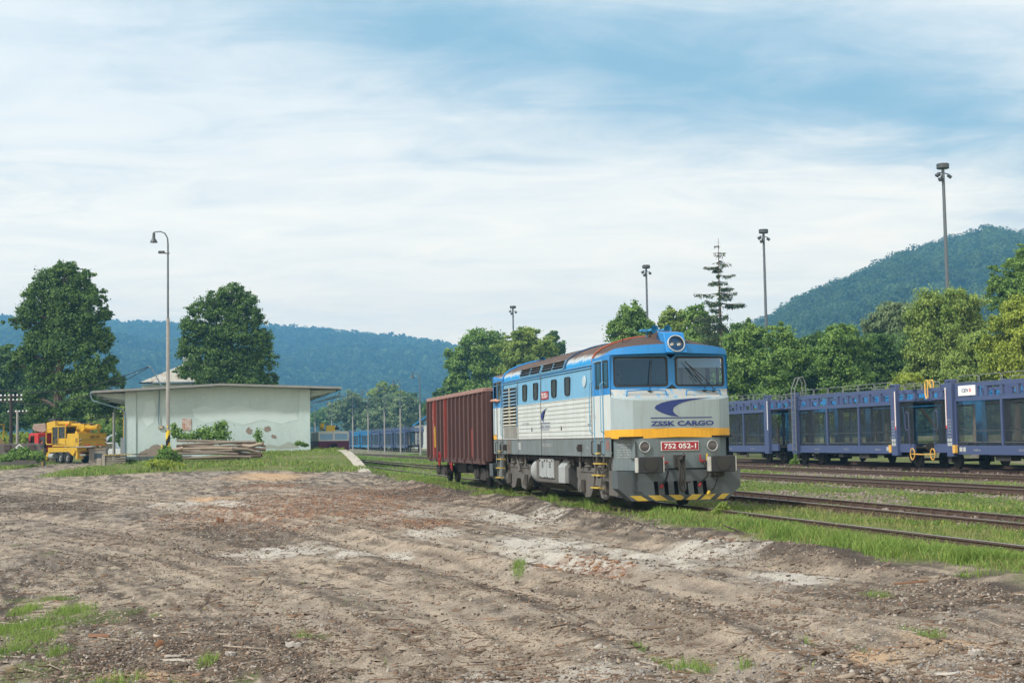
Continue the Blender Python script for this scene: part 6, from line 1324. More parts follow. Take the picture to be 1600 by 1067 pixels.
    for x in (1.9, 13.4, 15.7) if detail else (1.9, 14):
        w = MB()
        for sy in (-1, 1): w.lathe([(0, 0), (0, .28), (.02, .40), (.12, .41), (.13, .44), (.15, .44), (.15, 0)], (X(x), sy * .79, .42), (0, -sy, 0), 20)
        w.cyl((X(x), -.8, .42), (X(x), .8, .42), .07, 8)
        for sy in (-1, 1): B(w, x - .15, x + .15, sy * 1.05 - .1, sy * 1.05 + .1, .32, .62); B(w, x - .6, x + .6, sy * 1.05 - .04, sy * 1.05 + .04, .60, .68)
        w.build('wheelset', M_UNDERD, root, smooth=True)
    if detail > 1:
        u = MB(); B(u, 5, 12, -.9, .9, .62, .9, 0); B(u, 6.2, 7.4, -1.3, -.8, .45, .85, 0); B(u, 9.3, 9.9, -1.3, -.8, .5, .85, 0); u.build('underframe', M_UNDERD, root)
        # marker strips and faint writing on the big posts, visible side
        for a, top in ((2.50, 3.9), (15.42, 3.9)):
            st = MB(); B(st, a - .02 if a < 3 else a - .05, a + .07 if a < 3 else a + .05, -Yw - .175, -Yw - .165, 1.95, top, 0)
            for k in range(24): z = 2.15 + k * .071; B(st, a + .052 if a < 3 else a - .05, a + .085 if a < 3 else a - .02, -Yw - .18, -Yw - .17, z, z + .035, 1)
            B(st, a - .02 if a < 3 else a - .05, a + .07 if a < 3 else a + .05, -Yw - .18, -Yw - .17, 1.95, 2.1, 1); st.build('reflector_strip', [M_SIGNW, M_SIGNR if a < 3 else M_NAVY], root)
        xx = 2.78
        for i_, s_ in enumerate(('RIV', 'D-ATG', '43 80', '4373', '109-6', 'Laaers')): text(root, s_, (X(xx), -Yw - .172, 2.35 - i_ * .15), .09, (1, 0, 0), (0, 0, 1), M_PTXT, width=.34)
        gb = MB()
        for i_ in range(2):
            for j_ in range(2): B(gb, xx - .2 + j_ * .22, xx - .02 + j_ * .22, -Yw - .174, -Yw - .166, 1.12 + i_ * .2, 1.28 + i_ * .2)
        gb.build('load_table', M_PTXT, root)
        for x_, s_ in ((4.9, '9.60 m'), (8.6, '17.0 m'), (12.4, 'Laaers 560')):
            text(root, s_, (X(x_), -Yw - .004, .93), .09, (1, 0, 0), (0, 0, 1), M_PTXT, width=.6)
        nb = MB(); B(nb, 3.35, 3.6, -Yw - .01, -Yw, .86, 1.06); B(nb, 3.68, 3.9, -Yw - .01, -Yw, .86, 1.06); nb.build('rating_panel', M_PTXT, root)
        am_ = MB(); B(am_, 3.06, 3.28, -Yw - .22, -Yw - .05, .78, 1.16); am_.build('door_block', M_AMBER, root, bevel=.02)
        h_ = MB(); h_.tube([(X(1.25), -Yw - .05, 1.15), (X(1.25), -Yw - .12, 1.3), (X(1.25), -Yw - .12, 2.75), (X(1.45), -Yw - .12, 2.85), (X(1.6), -Yw - .12, 2.75), (X(1.6), -Yw - .12, 2.0), (X(1.5), -Yw - .12, 1.92), (X(1.3), -Yw - .12, 1.92)], .025, 6); h_.build('end_handrail', A, root, smooth=True)
        hw_ = MB(); R0 = .22
        for k in range(14): a0, a1 = k * math.pi / 7, (k + 1) * math.pi / 7; hw_.bar((X(.75), -1.25 + R0 * math.cos(a0) * .0 , .62), (X(.75), -1.25, .62), .01, .01) if False else hw_.bar((X(1.0) + R0 * math.cos(a0), -Yw - .1, .72 + R0 * 1.25 * math.sin(a0)), (X(1.0) + R0 * math.cos(a1), -Yw - .1, .72 + R0 * 1.25 * math.sin(a1)), .04, .04)
        hw_.bar((X(1.0) - R0, -Yw - .1, .72), (X(1.0) + R0, -Yw - .1, .72), .03, .03); hw_.bar((X(1.0), -Yw - .08, .72), (X(.05), -Yw - .0, .70), .05, .05); hw_.build('brake_wheel', M_AMBER, root)
        hp = MB(); hp.tube([(X(.30), -1.05, 3.45), (X(.42), -1.05, 3.7), (X(.42), -1.05, 4.25), (X(.30), -1.05, 4.36), (X(.12), -1.05, 4.36), (X(.08), -1.05, 4.2), (X(.18), -1.05, 3.95), (X(.16), -1.05, 3.5)], .035, 7); hp.build('yellow_handrail', M_AMBER, root, smooth=True)
        bf = MB(); 
        for s in (-1, 1): bf.cyl((X(.45), s * .88, 1.06), (X(1.0), s * .88, 1.06), .1, 12); bf.lathe([(0, .001), (0, .23), (.04, .23), (.05, .001)], (X(.42), s * .88, 1.06), (s_out, 0, 0), 16)
        bf.build('buffers', M_UNDERD, root, smooth=True)
    if logo:
        lb = MB(); B(lb, 3.45, 4.95, -Yw - .03, -Yw - .0, 3.47, 3.94); lo = lb.build('sign_board', M_SIGNW, root)
        text(lo, 'CEV', (X(4.08), -Yw - .034, 3.71), .16, (1, 0, 0), (0, 0, 1), M_NAVY, width=.62, bold=.02); text(lo, 'A', (X(4.52), -Yw - .034, 3.72), .20, (1, 0, 0), (0, 0, 1), M_SIGNR, width=.2, bold=.03)
    return root
TZ = 0.0; T0 = 64.4; PIT = 17.3
def put(o, t, lat): o.location = tw(t, lat, TZ); o.rotation_euler = (0, 0, RZ_TRACK)
# local +X looks towards the camera, so a half reaching away from T0 is mirrored (s_out=-1)
cA = car_carrier('car_carrier_wagon', 'navy double deck car carrier wagon second from the right edge, with boarding ladder', s_out=-1); put(cA, T0, 36.8)
cC = car_carrier('car_carrier_wagon', 'navy double deck car carrier wagon at the right edge carrying a white logo board', s_out=1, logo=True); put(cC, T0, 36.8)
cB = car_carrier('car_carrier_wagon', 'navy double deck car carrier wagon right beside the locomotive front', s_out=1); put(cB, T0 + 2 * PIT, 36.8)
ld = MB()
for x in (-15.05, -14.55): ld.tube([(x, -1.78, .8), (x, -1.78, 4.2), (x + .35 * 0, -1.75, 4.55), (x - .1, -1.45, 5.15), (x - .1, -1.2, 5.2), (x - .1, -1.05, 4.9), (x - .1, -1.0, 4.2)], .03, 6)
for k in range(10): ld.cyl((-15.05, -1.78, .95 + k * .36), (-14.55, -1.78, .95 + k * .36), .02, 6)
ldo = ld.build('boarding_ladder', M_RAILT, cA, smooth=True)
# far end of the same train
FARL = ['bright blue', 'navy', 'navy', 'bright blue', 'bright blue', 'navy', 'navy', 'navy', 'navy', 'bright blue', 'navy']
far = {}
names_ = {5: 'nearest navy one above the rear of the brown wagon', 6: 'second navy one left of the brown wagon', 7: 'third navy one left of the brown wagon', 8: 'bright blue one just right of the centre of the row', 9: 'bright blue one left of the centre of the row', 10: 'navy one right after the bright blue pair', 11: 'navy one second before the train end', 12: 'small bright blue one at the far end beside the railbus'}
seq = [(10, False, -1), (11, False, 1), (12, False, -1), (13, True, 1), (14, True, -1), (15, False, 1), (16, False, -1), (17, True, 1), (18, True, -1)]
lbl = ['far navy car carrier wagon half hidden by the brown open wagon', 'far navy car carrier wagon just left of the brown open wagon', 'far navy car carrier wagon with the lamp post before it, second from the brown wagon', 'right one of the two far bright blue car carrier wagons in mid row', 'left one of the two far bright blue car carrier wagons in mid row', 'far navy car carrier wagon, right one beside the bright blue pair', 'far navy car carrier wagon, left one beside the bright blue pair', 'small bright blue car carrier wagon next to the railbus', 'last bright blue car carrier wagon, mostly behind the railbus']
protos = {}
for (k, bl, so), lb_ in zip(seq, lbl):
    t_ = T0 + PIT * (k + (0 if so < 0 else 1))
    key = (bl, so)
    if key not in protos: protos[key] = car_carrier('car_carrier_wagon', lb_, blue=bl, detail=1, s_out=so); o = protos[key]
    else: o = copy_tree(protos[key]); o['label'] = lb_
    put(o, t_, 36.8)
# bright blue train standing behind, seen through the near one
bl2 = ['bright blue car carrier wagon seen through the mesh of the rightmost navy wagon', 'bright blue car carrier wagon seen through the navy wagon with the ladder', 'bright blue car carrier wagon seen through the navy wagon beside the locomotive']
for (t_, so), lb_ in zip(((60.0, 1), (60.0, -1), (94.6, 1)), bl2):
    o = car_carrier('car_carrier_wagon', lb_, blue=True, detail=0, s_out=so, group='bright blue wagons of the second train'); put(o, t_ + 4, 41.4)
    for ch in list(o.children):
        if ch.name.startswith('side_sheet'): bpy.data.objects.remove(ch)

# ================================================================== RAILBUS on the far end of the locomotive track
M_PURP = paint('plum purple paint', (.11, .02, .07), .5, .2); M_CREAM = paint('cream white paint', (.60, .62, .60), .5, .2, streak=.2)
rb = thing('track_maintenance_railcar', 'plum and white maintenance railcar with a yellow crane jib, beside the warehouse', 'railcar', tw(123, 11.9, -.32), RZ_TRACK)
b = MB(); b.box(-8, 0, -1.32, 1.32, 1.0, 2.24, 0); rbo = b.build('body', M_PURP, rb, bevel=.03)
b = MB()
P = lambda y, z: (.0 - (z - 2.24) * .1, y, z)
for s in (-1, 1): b.panel([P(s * .0, 2.24), P(s * 1.3, 2.24), P(s * 1.3, 3.0), P(s * .0, 3.0)], [P(s * .1, 2.34), P(s * 1.18, 2.34), P(s * 1.18, 2.86), P(s * .1, 2.86)])
for s in (-1, 1): b.face([(-8, s * 1.3, 2.24), (-.0, s * 1.3, 2.24), (-.08, s * 1.3, 3.0), (-8, s * 1.3, 3.0)])
b.prism([(-1.3, 3.0), (-1.1, 3.08), (1.1, 3.08), (1.3, 3.0)], 'x', -8, -.07); cabo = b.build('cab', M_CREAM, rb)
for s in (-1, 1): f = MB(); f.face([(-.03, s * .1, 2.34), (-.03, s * 1.18, 2.34), (-.08, s * 1.18, 2.86), (-.08, s * .1, 2.86)]); f.build('windscreen', plain('blue reflecting windscreen', (.16, .34, .52), .12), cabo)  # opaque pane, the reflected blue is painted into its colour
b = MB(); b.box(.0, .35, -.32, .32, .9, 2.05, 0); b.box(.35, .37, -.27, .27, 1.4, 2.0, 1); b.build('radiator_box', [M_PURP, M_BLACK], rb, bevel=.02); b = MB(); b.box(-7.6, 0, -1.1, 1.1, .6, 1.0); b.build('underframe', M_UNDERD, rb)
for x in (-1.6, -6): w = MB(); w.cyl((x, -.85, .42), (x, .85, .42), .42, 20); w.build('wheelset', M_UNDERD, rb)
b = MB(); b.bar((-6.5, -.5, 3.35), (-.8, -.9, 3.6), .34, .34, 0); b.box(-3.2, -2.6, -.4, .4, 3.1, 3.6, 0); b.build('crane_jib', M_YELH, rb); b = MB(); b.box(-1.0, -.7, .2, .55, 3.2, 3.42); b.cyl((-.85, .35, 3.4), (-.85, .35, 3.62), .05, 8); b.build('work_lamp', M_RUBBER, rb)
b = MB(); 
for i in range(2): b.box(-.5 , -.3, -.9 + i * 1.5, -.75 + i * 1.5, 3.14, 3.24)
b.build('roof_lamp', M_RUBBER, rb)

# ================================================================== EXCAVATOR ON A TRUCK
M_XY = paint('construction yellow paint', (.58, .35, .015), .5, .35, (.20, .13, .05), streak=.5, sc=1.6); M_XR = paint('bright red cab paint', (.48, .02, .02), .45, .25, streak=.3); M_TYRE = plain('tyre rubber', (.03, .03, .03), .85); M_RIM = plain('grey wheel rim', (.20, .20, .20), .6)
HEAD = math.radians(90 + 44); ex = base_at(118, 120); EXZ = ex[2]
xc = thing('truck_excavator', 'yellow telescopic excavator mounted on a red cabbed truck by the road', 'excavator', ex, HEAD)
b = MB(); b.box(-2.2, 6.2, -.45, .45, .75, 1.05, 1); b.prism([(-2.3, 1.35), (-2.3, 1.0), (-1.9, .62), (-1.2, .95), (2.6, .95), (2.6, 1.35)], 'y', -1.2, 1.2, 0); b.box(-2.6, -2.3, -1.15, -.7, .45, 1.30, 0); b.box(-2.6, -2.3, .7, 1.15, .45, 1.30, 0); b.box(-2.62, -2.3, -1.2, 1.2, 1.02, 1.32, 0); b.prism([(-2.65, .35), (-2.35, .35), (-2.35, .6), (-2.55, .6)], 'y', -1.2, -.6, 0); b.prism([(-2.65, .35), (-2.35, .35), (-2.35, .6), (-2.55, .6)], 'y', .6, 1.2, 0); b.build('chassis', [M_XY, M_UNDERD], xc, bevel=.02)
for s in (-1, 1): l = MB(); l.box(-2.66, -2.61, s * .85 - .12, s * .85 + .12, .85, .95); l.build('tail_lamp', M_REDH, xc)
b = MB(); b.box(-2.64, -2.61, .45, .95, .62, .78); b.build('licence_plate', M_SIGNW, xc); b = MB(); b.box(-2.64, -2.61, -.35, .35, 1.08, 1.25); b.build('rear_opening', M_BLACK, xc)
for x in (-.9, .35, 5.0):
    for s in (-1, 1):
        w = MB(); w.lathe([(0, .30), (0, .44), (.06, .51), (.30, .51), (.36, .44), (.36, .30)], (x, s * 1.24, .51), (0, -s, 0), 26); w.box(0, 0, 0, 0, 0, 0) if False else None; wo = w.build('tyre', M_TYRE, xc, smooth=True)
        w = MB(); w.lathe([(.05, .30), (.12, .22), (.03, .12), (.0, .10), (.0, .001)], (x, s * 1.22, .51), (0, -s, 0), 20); w.build('rim', M_RIM, wo, smooth=True)
b = MB(); b.prism([(2.2, .95), (2.75, .95), (3.3, .20), (3.0, .20)], 'y', .95, 1.2); b.build('outrigger', M_XY, xc); b = MB(); b.cyl((1.6, 1.05, .62), (2.4, 1.05, .62), .24, 16); b.build('air_tank', M_TANKL, xc, smooth=True)
# truck cab
b = MB(); b.prism([(4.4, 1.05), (6.3, 1.05), (6.35, 1.7), (6.15, 2.55), (5.95, 2.62), (4.45, 2.62), (4.4, 2.5)], 'y', -1.22, 1.22); tcb = b.build('truck_cab', M_XR, xc, bevel=.05)
for s in (-1, 1): w = MB(); w.box(5.1, 5.85, s * 1.225 - .006, s * 1.225 + .006, 1.75, 2.4); w.build('door_window', M_GLASSS, tcb)
b = MB(); b.prism([(4.5, .55), (6.3, .55), (6.3, 1.05), (4.5, 1.05)], 'y', -1.2, 1.2); b.build('bumper_skirt', M_PLOW, xc); w = MB(); w.lathe([(0, .28), (0, .50), (.06, .56), (.22, .56), (.28, .5), (.28, .28)], (4.05, 1.1, 1.75), (0, -1, 0), 26); wo = w.build('spare_tyre', M_TYRE, xc, smooth=True); w = MB(); w.lathe([(.06, .28), (.1, .2), (.05, .001)], (4.05, 1.1, 1.75), (0, -1, 0), 18); w.build('rim', paint('rusty rim', (.22, .07, .05), .7), wo, smooth=True)
b = MB(); b.box(5.8, 5.95, 1.3, 1.36, 1.7, 2.0); b.bar((6.0, 1.22, 2.2), (5.9, 1.34, 2.0), .03, .03); b.build('mirror', M_RUBBER, xc)
# upper structure: counterweight, cab, boom
up = MB(); up.box(-3.0, -1.0, -1.25, 1.25, 1.42, 2.48, 0); up.box(-3.03, -3.0, -1.25, 1.25, 1.42, 1.95, 0); up.box(-1.0, 1.7, -.2, 1.25, 1.42, 1.60, 0); up.box(-1.0, 1.2, .55, 1.25, 1.6, 2.1, 0); up.box(-1.0, 2.2, -1.2, -.2, 1.42, 2.2, 0); upo = up.build('counterweight', M_XY, xc, bevel=.03)
text(upo, 'UDS 114', (-3.04, -.15, 2.17), .22, (0, -1, 0), (0, 0, 1), M_BLACK, width=.82, bold=.02)
for s in (-1, 1):
    h_ = MB()
    for i_ in range(4): z = 1.48 + i_ * .14; h_.face([(-3.045, s * 1.22, z), (-3.045, s * 1.06, z + .12), (-3.045, s * 1.06, z + .19), (-3.045, s * 1.22, z + .07)], i_ % 2)
    h_.build('hazard_plate', [M_REDH, M_SIGNW], upo)
r_ = MB(); 
for y in (-.75, -.35, .35, .6): r_.box(-3.07, -3.03, y - .10, y + .10, 1.44, 1.56)
r_.build('rear_reflectors', plain('orange red reflector', (.8, .10, .03), .4), upo)
c = MB(); cx0, cx1, cy0, cy1 = -.7, 1.65, .30, 1.25
for x in (cx0, .55, cx1):
    for y in (cy0, cy1): c.box(x - .05, x + .05, y - .05, y + .05, 1.6, 3.10)
c.box(cx0 - .05, cx1 + .05, cy0 - .05, cy1 + .05, 3.06, 3.16); c.box(cx0, cx1, cy0, cy0 + .03, 1.6, 3.06); co = c.build('operator_cab', M_XY, xc, bevel=.015)
g = MB(); g.box(cx0 + .05, .5, cy1 - .01, cy1, 1.75 + .35, 3.04); g.build('pane', M_GLASSS, co); g = MB(); g.box(.6, cx1 - .05, cy1 - .01, cy1, 1.65, 3.04); g.build('pane', M_GLASSS, co); g = MB(); g.box(cx0 - .01, cx0, cy0 + .05, cy1 - .05, 2.5, 3.04); g.build('pane', M_GLASSS, co)
s_ = MB(); s_.box(-.3, .1, .55, 1.0, 1.9, 2.05); s_.box(-.35, -.22, .55, 1.0, 2.05, 2.6); s_.build('seat', plain('white seat shell', (.65, .66, .66), .6), co, bevel=.03)
r_ = MB(); r_.tube([(1.7, 1.3, 1.62), (2.5, 1.32, 1.62), (2.65, 1.32, 1.75), (2.65, 1.32, 2.75), (2.5, 1.32, 2.92), (1.7, 1.3, 2.92)], .05, 8); r_.build('guard_rail', M_XY, xc, smooth=True)
b = MB(); b.cyl((-3.4, -.35, 2.98), (-1.2, -.35, 3.02), .24, 16); b.box(-1.4, 4.2, -.65, -.05, 2.78, 3.36, 0); b.box(.9, 4.0, -.6, .15, 3.3, 3.55, 0); b.prism([(2.6, 2.6), (4.3, 2.6), (4.4, 3.5), (2.9, 3.62)], 'y', -.7, .45, 0); b.prism([(-1.5, 2.2), (.4, 2.2), (.0, 2.85), (-1.2, 2.85)], 'y', -.75, -.0); bo_ = b.build('boom', M_XY, xc, bevel=.03)
b = MB(); b.box(3.1, 4.4, -.2, .3, 3.55, 3.85); b.box(2.9, 3.0, -.1, .1, 3.5, 3.8); b.build('boom_head', M_TYRE, bo_, bevel=.04)
b = MB(); b.prism([(4.3, 2.75), (4.5, 3.45), (6.6, 3.42), (6.9, 3.0), (6.4, 2.8), (4.8, 2.65)], 'y', -.7, .6); b.build('bucket', paint('rusty grey bucket', (.26, .20, .17), .7, .5, (.16, .07, .04), sc=2), xc, bevel=.05)
b = MB(); b.lathe([(0, .10), (.12, .10), (.16, .05), (.17, .001)], (.2, .7, 3.16), (0, 0, 1), 14); b.build('beacon', plain('orange beacon', (.85, .16, .02), .3), co, smooth=True)
b = MB()
for z in (1.75, 1.82, 1.89, 1.96, 2.03): b.box(-2.85, -2.45, 1.25, 1.262, z, z + .03)
b.box(-3.045, -3.03, -1.2, 1.2, 1.94, 1.96); b.box(-1.0, 1.6, 1.25, 1.26, 1.55, 1.57); b.box(-.2, 1.1, 1.25, 1.26, 1.62, 1.64)
for y in (-.62, -.42, -.2): b.tube([(-1.1, y, 2.5), (-.6, y, 3.2), (.5, y, 3.42), (2.4, y, 3.62)], .035, 6)
b.tube([(-3.3, -.05, 3.2), (-2.2, -.02, 3.3), (-.8, -.02, 3.36)], .04, 6); b.box(-2.7, -2.35, -.62, -.08, 3.18, 3.3); b.build('hoses_and_vents', M_RUBBER, upo)
b = MB(); b.box(-2.6, -2.5, -.85, -.75, 2.48, 3.2); b.box(-1.9, -1.5, .1, .8, 2.48, 2.66); b.build('stay', M_XY, upo)

# ---- small vehicles behind
M_VW = paint('white vehicle paint', (.62, .64, .66), .35, .1)
vb_ = base_at(178, 148); pk_ = thing('pickup_truck', 'white pickup truck parked beyond the excavator, beside the warehouse', 'pickup truck', vb_, math.radians(175))
b = MB(); b.prism([(-2.4, .45), (2.4, .45), (2.45, .95), (1.5, 1.05), (-2.4, 1.05)], 'y', -.85, .85); bb = b.build('body', M_VW, pk_, bevel=.04); b = MB(); b.prism([(-.4, 1.05), (1.5, 1.05), (.9, 1.70), (-.1, 1.72)], 'y', -.78, .78); cb = b.build('cab', M_VW, pk_, bevel=.05)
b = MB(); b.prism([(-.3, 1.1), (1.3, 1.1), (.85, 1.6), (-.1, 1.62)], 'y', -.79, .79); b.build('window', M_GLASSS, cb)
for x in (-1.5, 1.5):
    for s in (-1, 1): w = MB(); w.lathe([(0, .001), (0, .20), (0, .33), (.18, .33), (.2, .001)], (x, s * .87, .34), (0, -s, 0), 18); w.build('wheel', M_TYRE, pk_, smooth=True)
b = MB(); b.box(-2.44, -2.40, .5, .8, .7, .95); b.build('tail_lamp', M_REDH, pk_)
vb_ = base_at(156, 150); cr2 = thing('flatbed_truck', 'white crane truck with raised arm just right of the excavator', 'truck', vb_, math.radians(185))
b = MB(); b.prism([(.5, .6), (2.2, .6), (2.3, 1.3), (1.9, 2.0), (.6, 2.0)], 'y', -1, 1); b.build('cab', M_VW, cr2, bevel=.05); b = MB(); b.box(-2.6, .4, -1, 1, .8, 1.15); b.build('flatbed', plain('pale blue side', (.45, .52, .58), .5), cr2, bevel=.02)
b = MB(); b.bar((-.2, 0, 1.15), (-.9, 0, 2.35), .22, .22); b.bar((-.9, 0, 2.35), (-1.7, 0, 2.7), .15, .15); b.build('loader_arm', plain('pale blue side', (.45, .52, .58), .5), cr2)
for x in (-1.8, 1.4):
    for s in (-1, 1): w = MB(); w.lathe([(0, .001), (0, .25), (0, .42), (.22, .42), (.24, .001)], (x, s, .42), (0, -s, 0), 18); w.build('wheel', M_TYRE, cr2, smooth=True)
vb_ = base_at(-8, 125); ld_ = thing('wheel_loader', 'yellow construction machine cut off by the left edge', 'loader', vb_, 0)
b = MB(); b.prism([(-1.2, .6), (.55, .6), (.6, 1.8), (.2, 2.3), (-1.2, 2.4)], 'y', -.9, .9); b.build('body', M_XY, ld_, bevel=.05); b = MB(); 
for x in (-1.0, .5):
    b.box(x - .05, x + .05, -.8, -.7, 2.3, 3.4); b.box(x - .05, x + .05, .7, .8, 2.3, 3.4)
b.box(-1.1, .6, -.85, .85, 3.4, 3.5); b.build('cab_frame', M_XY, ld_)
for s in (-1, 1): w = MB(); w.lathe([(0, .001), (0, .4), (0, .6), (.3, .6), (.32, .001)], (-.2, s * .9, .6), (0, -s, 0), 20); w.build('wheel', M_TYRE, ld_, smooth=True)
vb_ = base_at(8, 150); cc = thing('parked_car', 'silver blue car just showing above the concrete wall at the left edge', 'car', vb_, math.radians(20))
b = MB(); b.prism([(-1.9, .4), (1.9, .4), (1.95, .8), (1.1, .95), (.6, 1.42), (-.9, 1.45), (-1.6, .98), (-1.95, .9)], 'y', -.8, .8); b.build('body', paint('silver blue paint', (.28, .36, .42), .3, .1), cc, bevel=.06); b = MB(); b.prism([(-1.4, .98), (1.0, .95), (.55, 1.36), (-.85, 1.38)], 'y', -.81, .81); b.build('window', M_GLASSS, cc)
for x in (-1.2, 1.2):
    for s in (-1, 1): w = MB(); w.lathe([(0, .001), (0, .31), (.2, .31), (.2, .001)], (x, s * .82, .31), (0, -s, 0), 16); w.build('wheel', M_TYRE, cc)

# ================================================================== WAREHOUSE
def plaster():
    t = NT('pale green plaster'); tc = t('ShaderNodeTexCoord').outputs['Object']; n1 = t.noise(.35, 7, tc, rough=.65, dist=.6); n2 = t.noise(5, 6, tc, rough=.7); st = t.noise(1, 6, tc, scale3=(3.5, 3.5, .35), rough=.65)
    c = t.mix(t.ramp(n1, .35, .7), (.42, .52, .53), (.35, .44, .45)); c = t.mix(t.ramp(n2, .45, .75, 0, .5), c, (.52, .57, .53)); c = t.mix(t.ramp(st, .55, .85, 0, .35), c, (.20, .22, .19))
    b = t('ShaderNodeBsdfPrincipled', {'Base Color': c, 'Roughness': .9, 'Specular IOR Level': .2}); bp = t('ShaderNodeBump', {'Height': n2, 'Strength': .35, 'Distance': .03}); t.l.new(bp.outputs[0], b.inputs['Normal']); return t.done(b.outputs[0])
M_PLAS = plaster(); M_BARE = paint('bare brown render', (.22, .18, .15), .95, .5, (.14, .12, .10), sc=2.5, bump=.6); M_TILE = paint('dark blue green tile', (.045, .075, .08), .3, .3, sc=2); M_SOFF = paint('stained soffit boards', (.17, .14, .11), .9, .5, streak=0); M_FASC = paint('grey fascia', (.22, .23, .22), .7, .4, streak=.4); M_PIPE = plain('blue grey pipe', (.16, .24, .30), .5); M_SHEETM = paint('rust streaked metal sheet', (.42, .42, .42), .6, .4, (.33, .12, .04), streak=1.0, sc=2.2, patch=1.0, pcol=(.33, .12, .04))
DB = 105.0; XL = at(196, 690, DB)[0]; XRr = at(485, 690, DB)[0]; SC_ = DB / F
zc = lambda px, py: float(at(px, py, DB)[2])
zL = zc(196, 613); zRt = zc(485, 606); zAp = zc(345, 601.5); XA = at(345, 640, DB)[0]; ZB0 = gz1(XL + .5, DB) - .5; ZB1 = gz1(XRr - .5, DB) - .5
zE = (zL + zRt) / 2; XCL = at(145, 690, DB)[0]; XCR = at(531, 690, DB)[0]; slope = (zAp - zE) / (XA - XL)
wh = thing('warehouse', 'low pale green rendered warehouse with shallow gabled roof and wide canopies', 'warehouse', ((XL + XRr) / 2, DB, 0), 0); OX = (XL + XRr) / 2
X_ = lambda x: x - OX; LEN = 34.0; a_t = math.tan(TH)
def skewp(x, d): return (X_(x) + d * a_t, d)      # the building runs parallel to the tracks
b = MB(); P = [(XL, ZB0), (XRr, ZB0), (XRr, zE), (XA, zAp), (XL, zE)]
fr_ = [(skewp(x, 0)[0], 0, z) for x, z in P]; bk = [(skewp(x, LEN)[0], LEN, z) for x, z in P]; b.face(fr_); b.face(bk)
for i in range(5): j = (i + 1) % 5; b.face([fr_[i], fr_[j], bk[j], bk[i]])
wall = b.build('wall', M_PLAS, wh)
for (pa, pb) in ((196, 213), (468, 485)):
    q = MB(); xa, xb = at(pa, 690, DB)[0], at(pb, 690, DB)[0]; q.box(X_(xa) - .01, X_(xb), -.09, .0, ZB0, zE + .15 - .25 * (1 if pa < 300 else 1)); q.build('corner_pilaster', M_PLAS, wh, bevel=.01)
# plinth tiles on the left part
xa, xb = at(196, 690, DB)[0] - .03, at(300, 690, DB)[0]; z0 = zc(200, 713.5); q = MB(); n = 9
for i in range(n): x0 = xa + (xb - xa) * i / n; x1 = xa + (xb - xa) * (i + 1) / n - .02; q.box(X_(x0), X_(x1), -.115, -.0, z0 - .27, z0, 0); q.box(X_(x0) , X_(x1), -.115, -.0, z0 - .8, z0 - .29, 0)
q.build('plinth', M_TILE, wh)
# roof slabs
r_ = MB(); fo = -1.1
def rs(x, z, d): return (skewp(x, d)[0], d, z)
zl = zE - slope * (XL - XCL) ; zr = zE - slope * (XCR - XRr); zl = zc(145, 611.5); zr = zc(531, 605)
th = .16
for (xa, za, xb, zb_) in ((XCL, zl, XA, zAp + .08), (XA, zAp + .08, XCR, zr)):
    top = [rs(xa, za, fo), rs(xb, zb_, fo), rs(xb, zb_, LEN), rs(xa, za, LEN)]; bot = [(x, y, z - th) for x, y, z in top]
    r_.face(top, 0); r_.face(bot[::-1], 1)
    for i in range(4): j = (i + 1) % 4; r_.face([top[i], top[j], bot[j], bot[i]], 2)
ro = r_.build('roof', [paint('grey roof felt', (.20, .20, .19), .9, .4), M_SOFF, M_FASC], wh)
# canopy brackets
for d in (.3, 8, 16, 24):
    for (x0, x1, zz0, zz1) in ((XL, XCL + .25, zE, zl), (XRr, XCR - .25, zE, zr)):
        q = MB(); s0 = skewp(x0, d)[0]; s1 = skewp(x1, d)[0]; q.face([(s0, d, zz0 - .12), (s1, d, zz1 - .18), (s1, d, zz1 - .30), (s0, d, zz0 - .62)]); q.face([(s0, d + .2, zz0 - .12), (s1, d + .2, zz1 - .18), (s1, d + .2, zz1 - .30), (s0, d + .2, zz0 - .62)]); q.face([(s1, d, zz1 - .3), (s0, d, zz0 - .62), (s0, d + .2, zz0 - .62), (s1, d + .2, zz1 - .3)]); q.build('canopy_bracket', M_PLAS, wh)
# gutters and downpipes
g = MB(); g.tube([rs(XCL - .05, zl - .12, fo), rs(XCL - .05, zl - .12, LEN)], .09, 8); g.build('gutter', M_PIPE, wh, smooth=True)
g = MB(); g.tube([rs(XCR + .05, zr - .12, fo), rs(XCR + .05, zr - .12, LEN)], .09, 8); g.build('gutter', M_PIPE, wh, smooth=True)
pl_ = [(142, 617), (146, 626), (180, 636), (193, 640), (195.5, 645), (195.5, 714)]
g = MB(); g.tube([(X_(at(a, c_, DB)[0]), -.15, at(a, c_, DB)[2]) for a, c_ in pl_], .055, 8); g.build('downpipe', M_PIPE, wh, smooth=True)
g = MB(); g.tube([(X_(at(a, c_, DB)[0]), -.0, at(a, c_, DB)[2]) for a, c_ in ((531, 612), (529, 618), (486, 630))], .05, 8); g.build('downpipe', M_PIPE, wh, smooth=True); g = MB(); g.tube([(X_(at(a, c_, DB)[0]), 3.0, at(a, c_, DB)[2]) for a, c_ in ((530, 616), (486, 626))], .05, 8); g.build('downpipe', M_PIPE, wh, smooth=True)
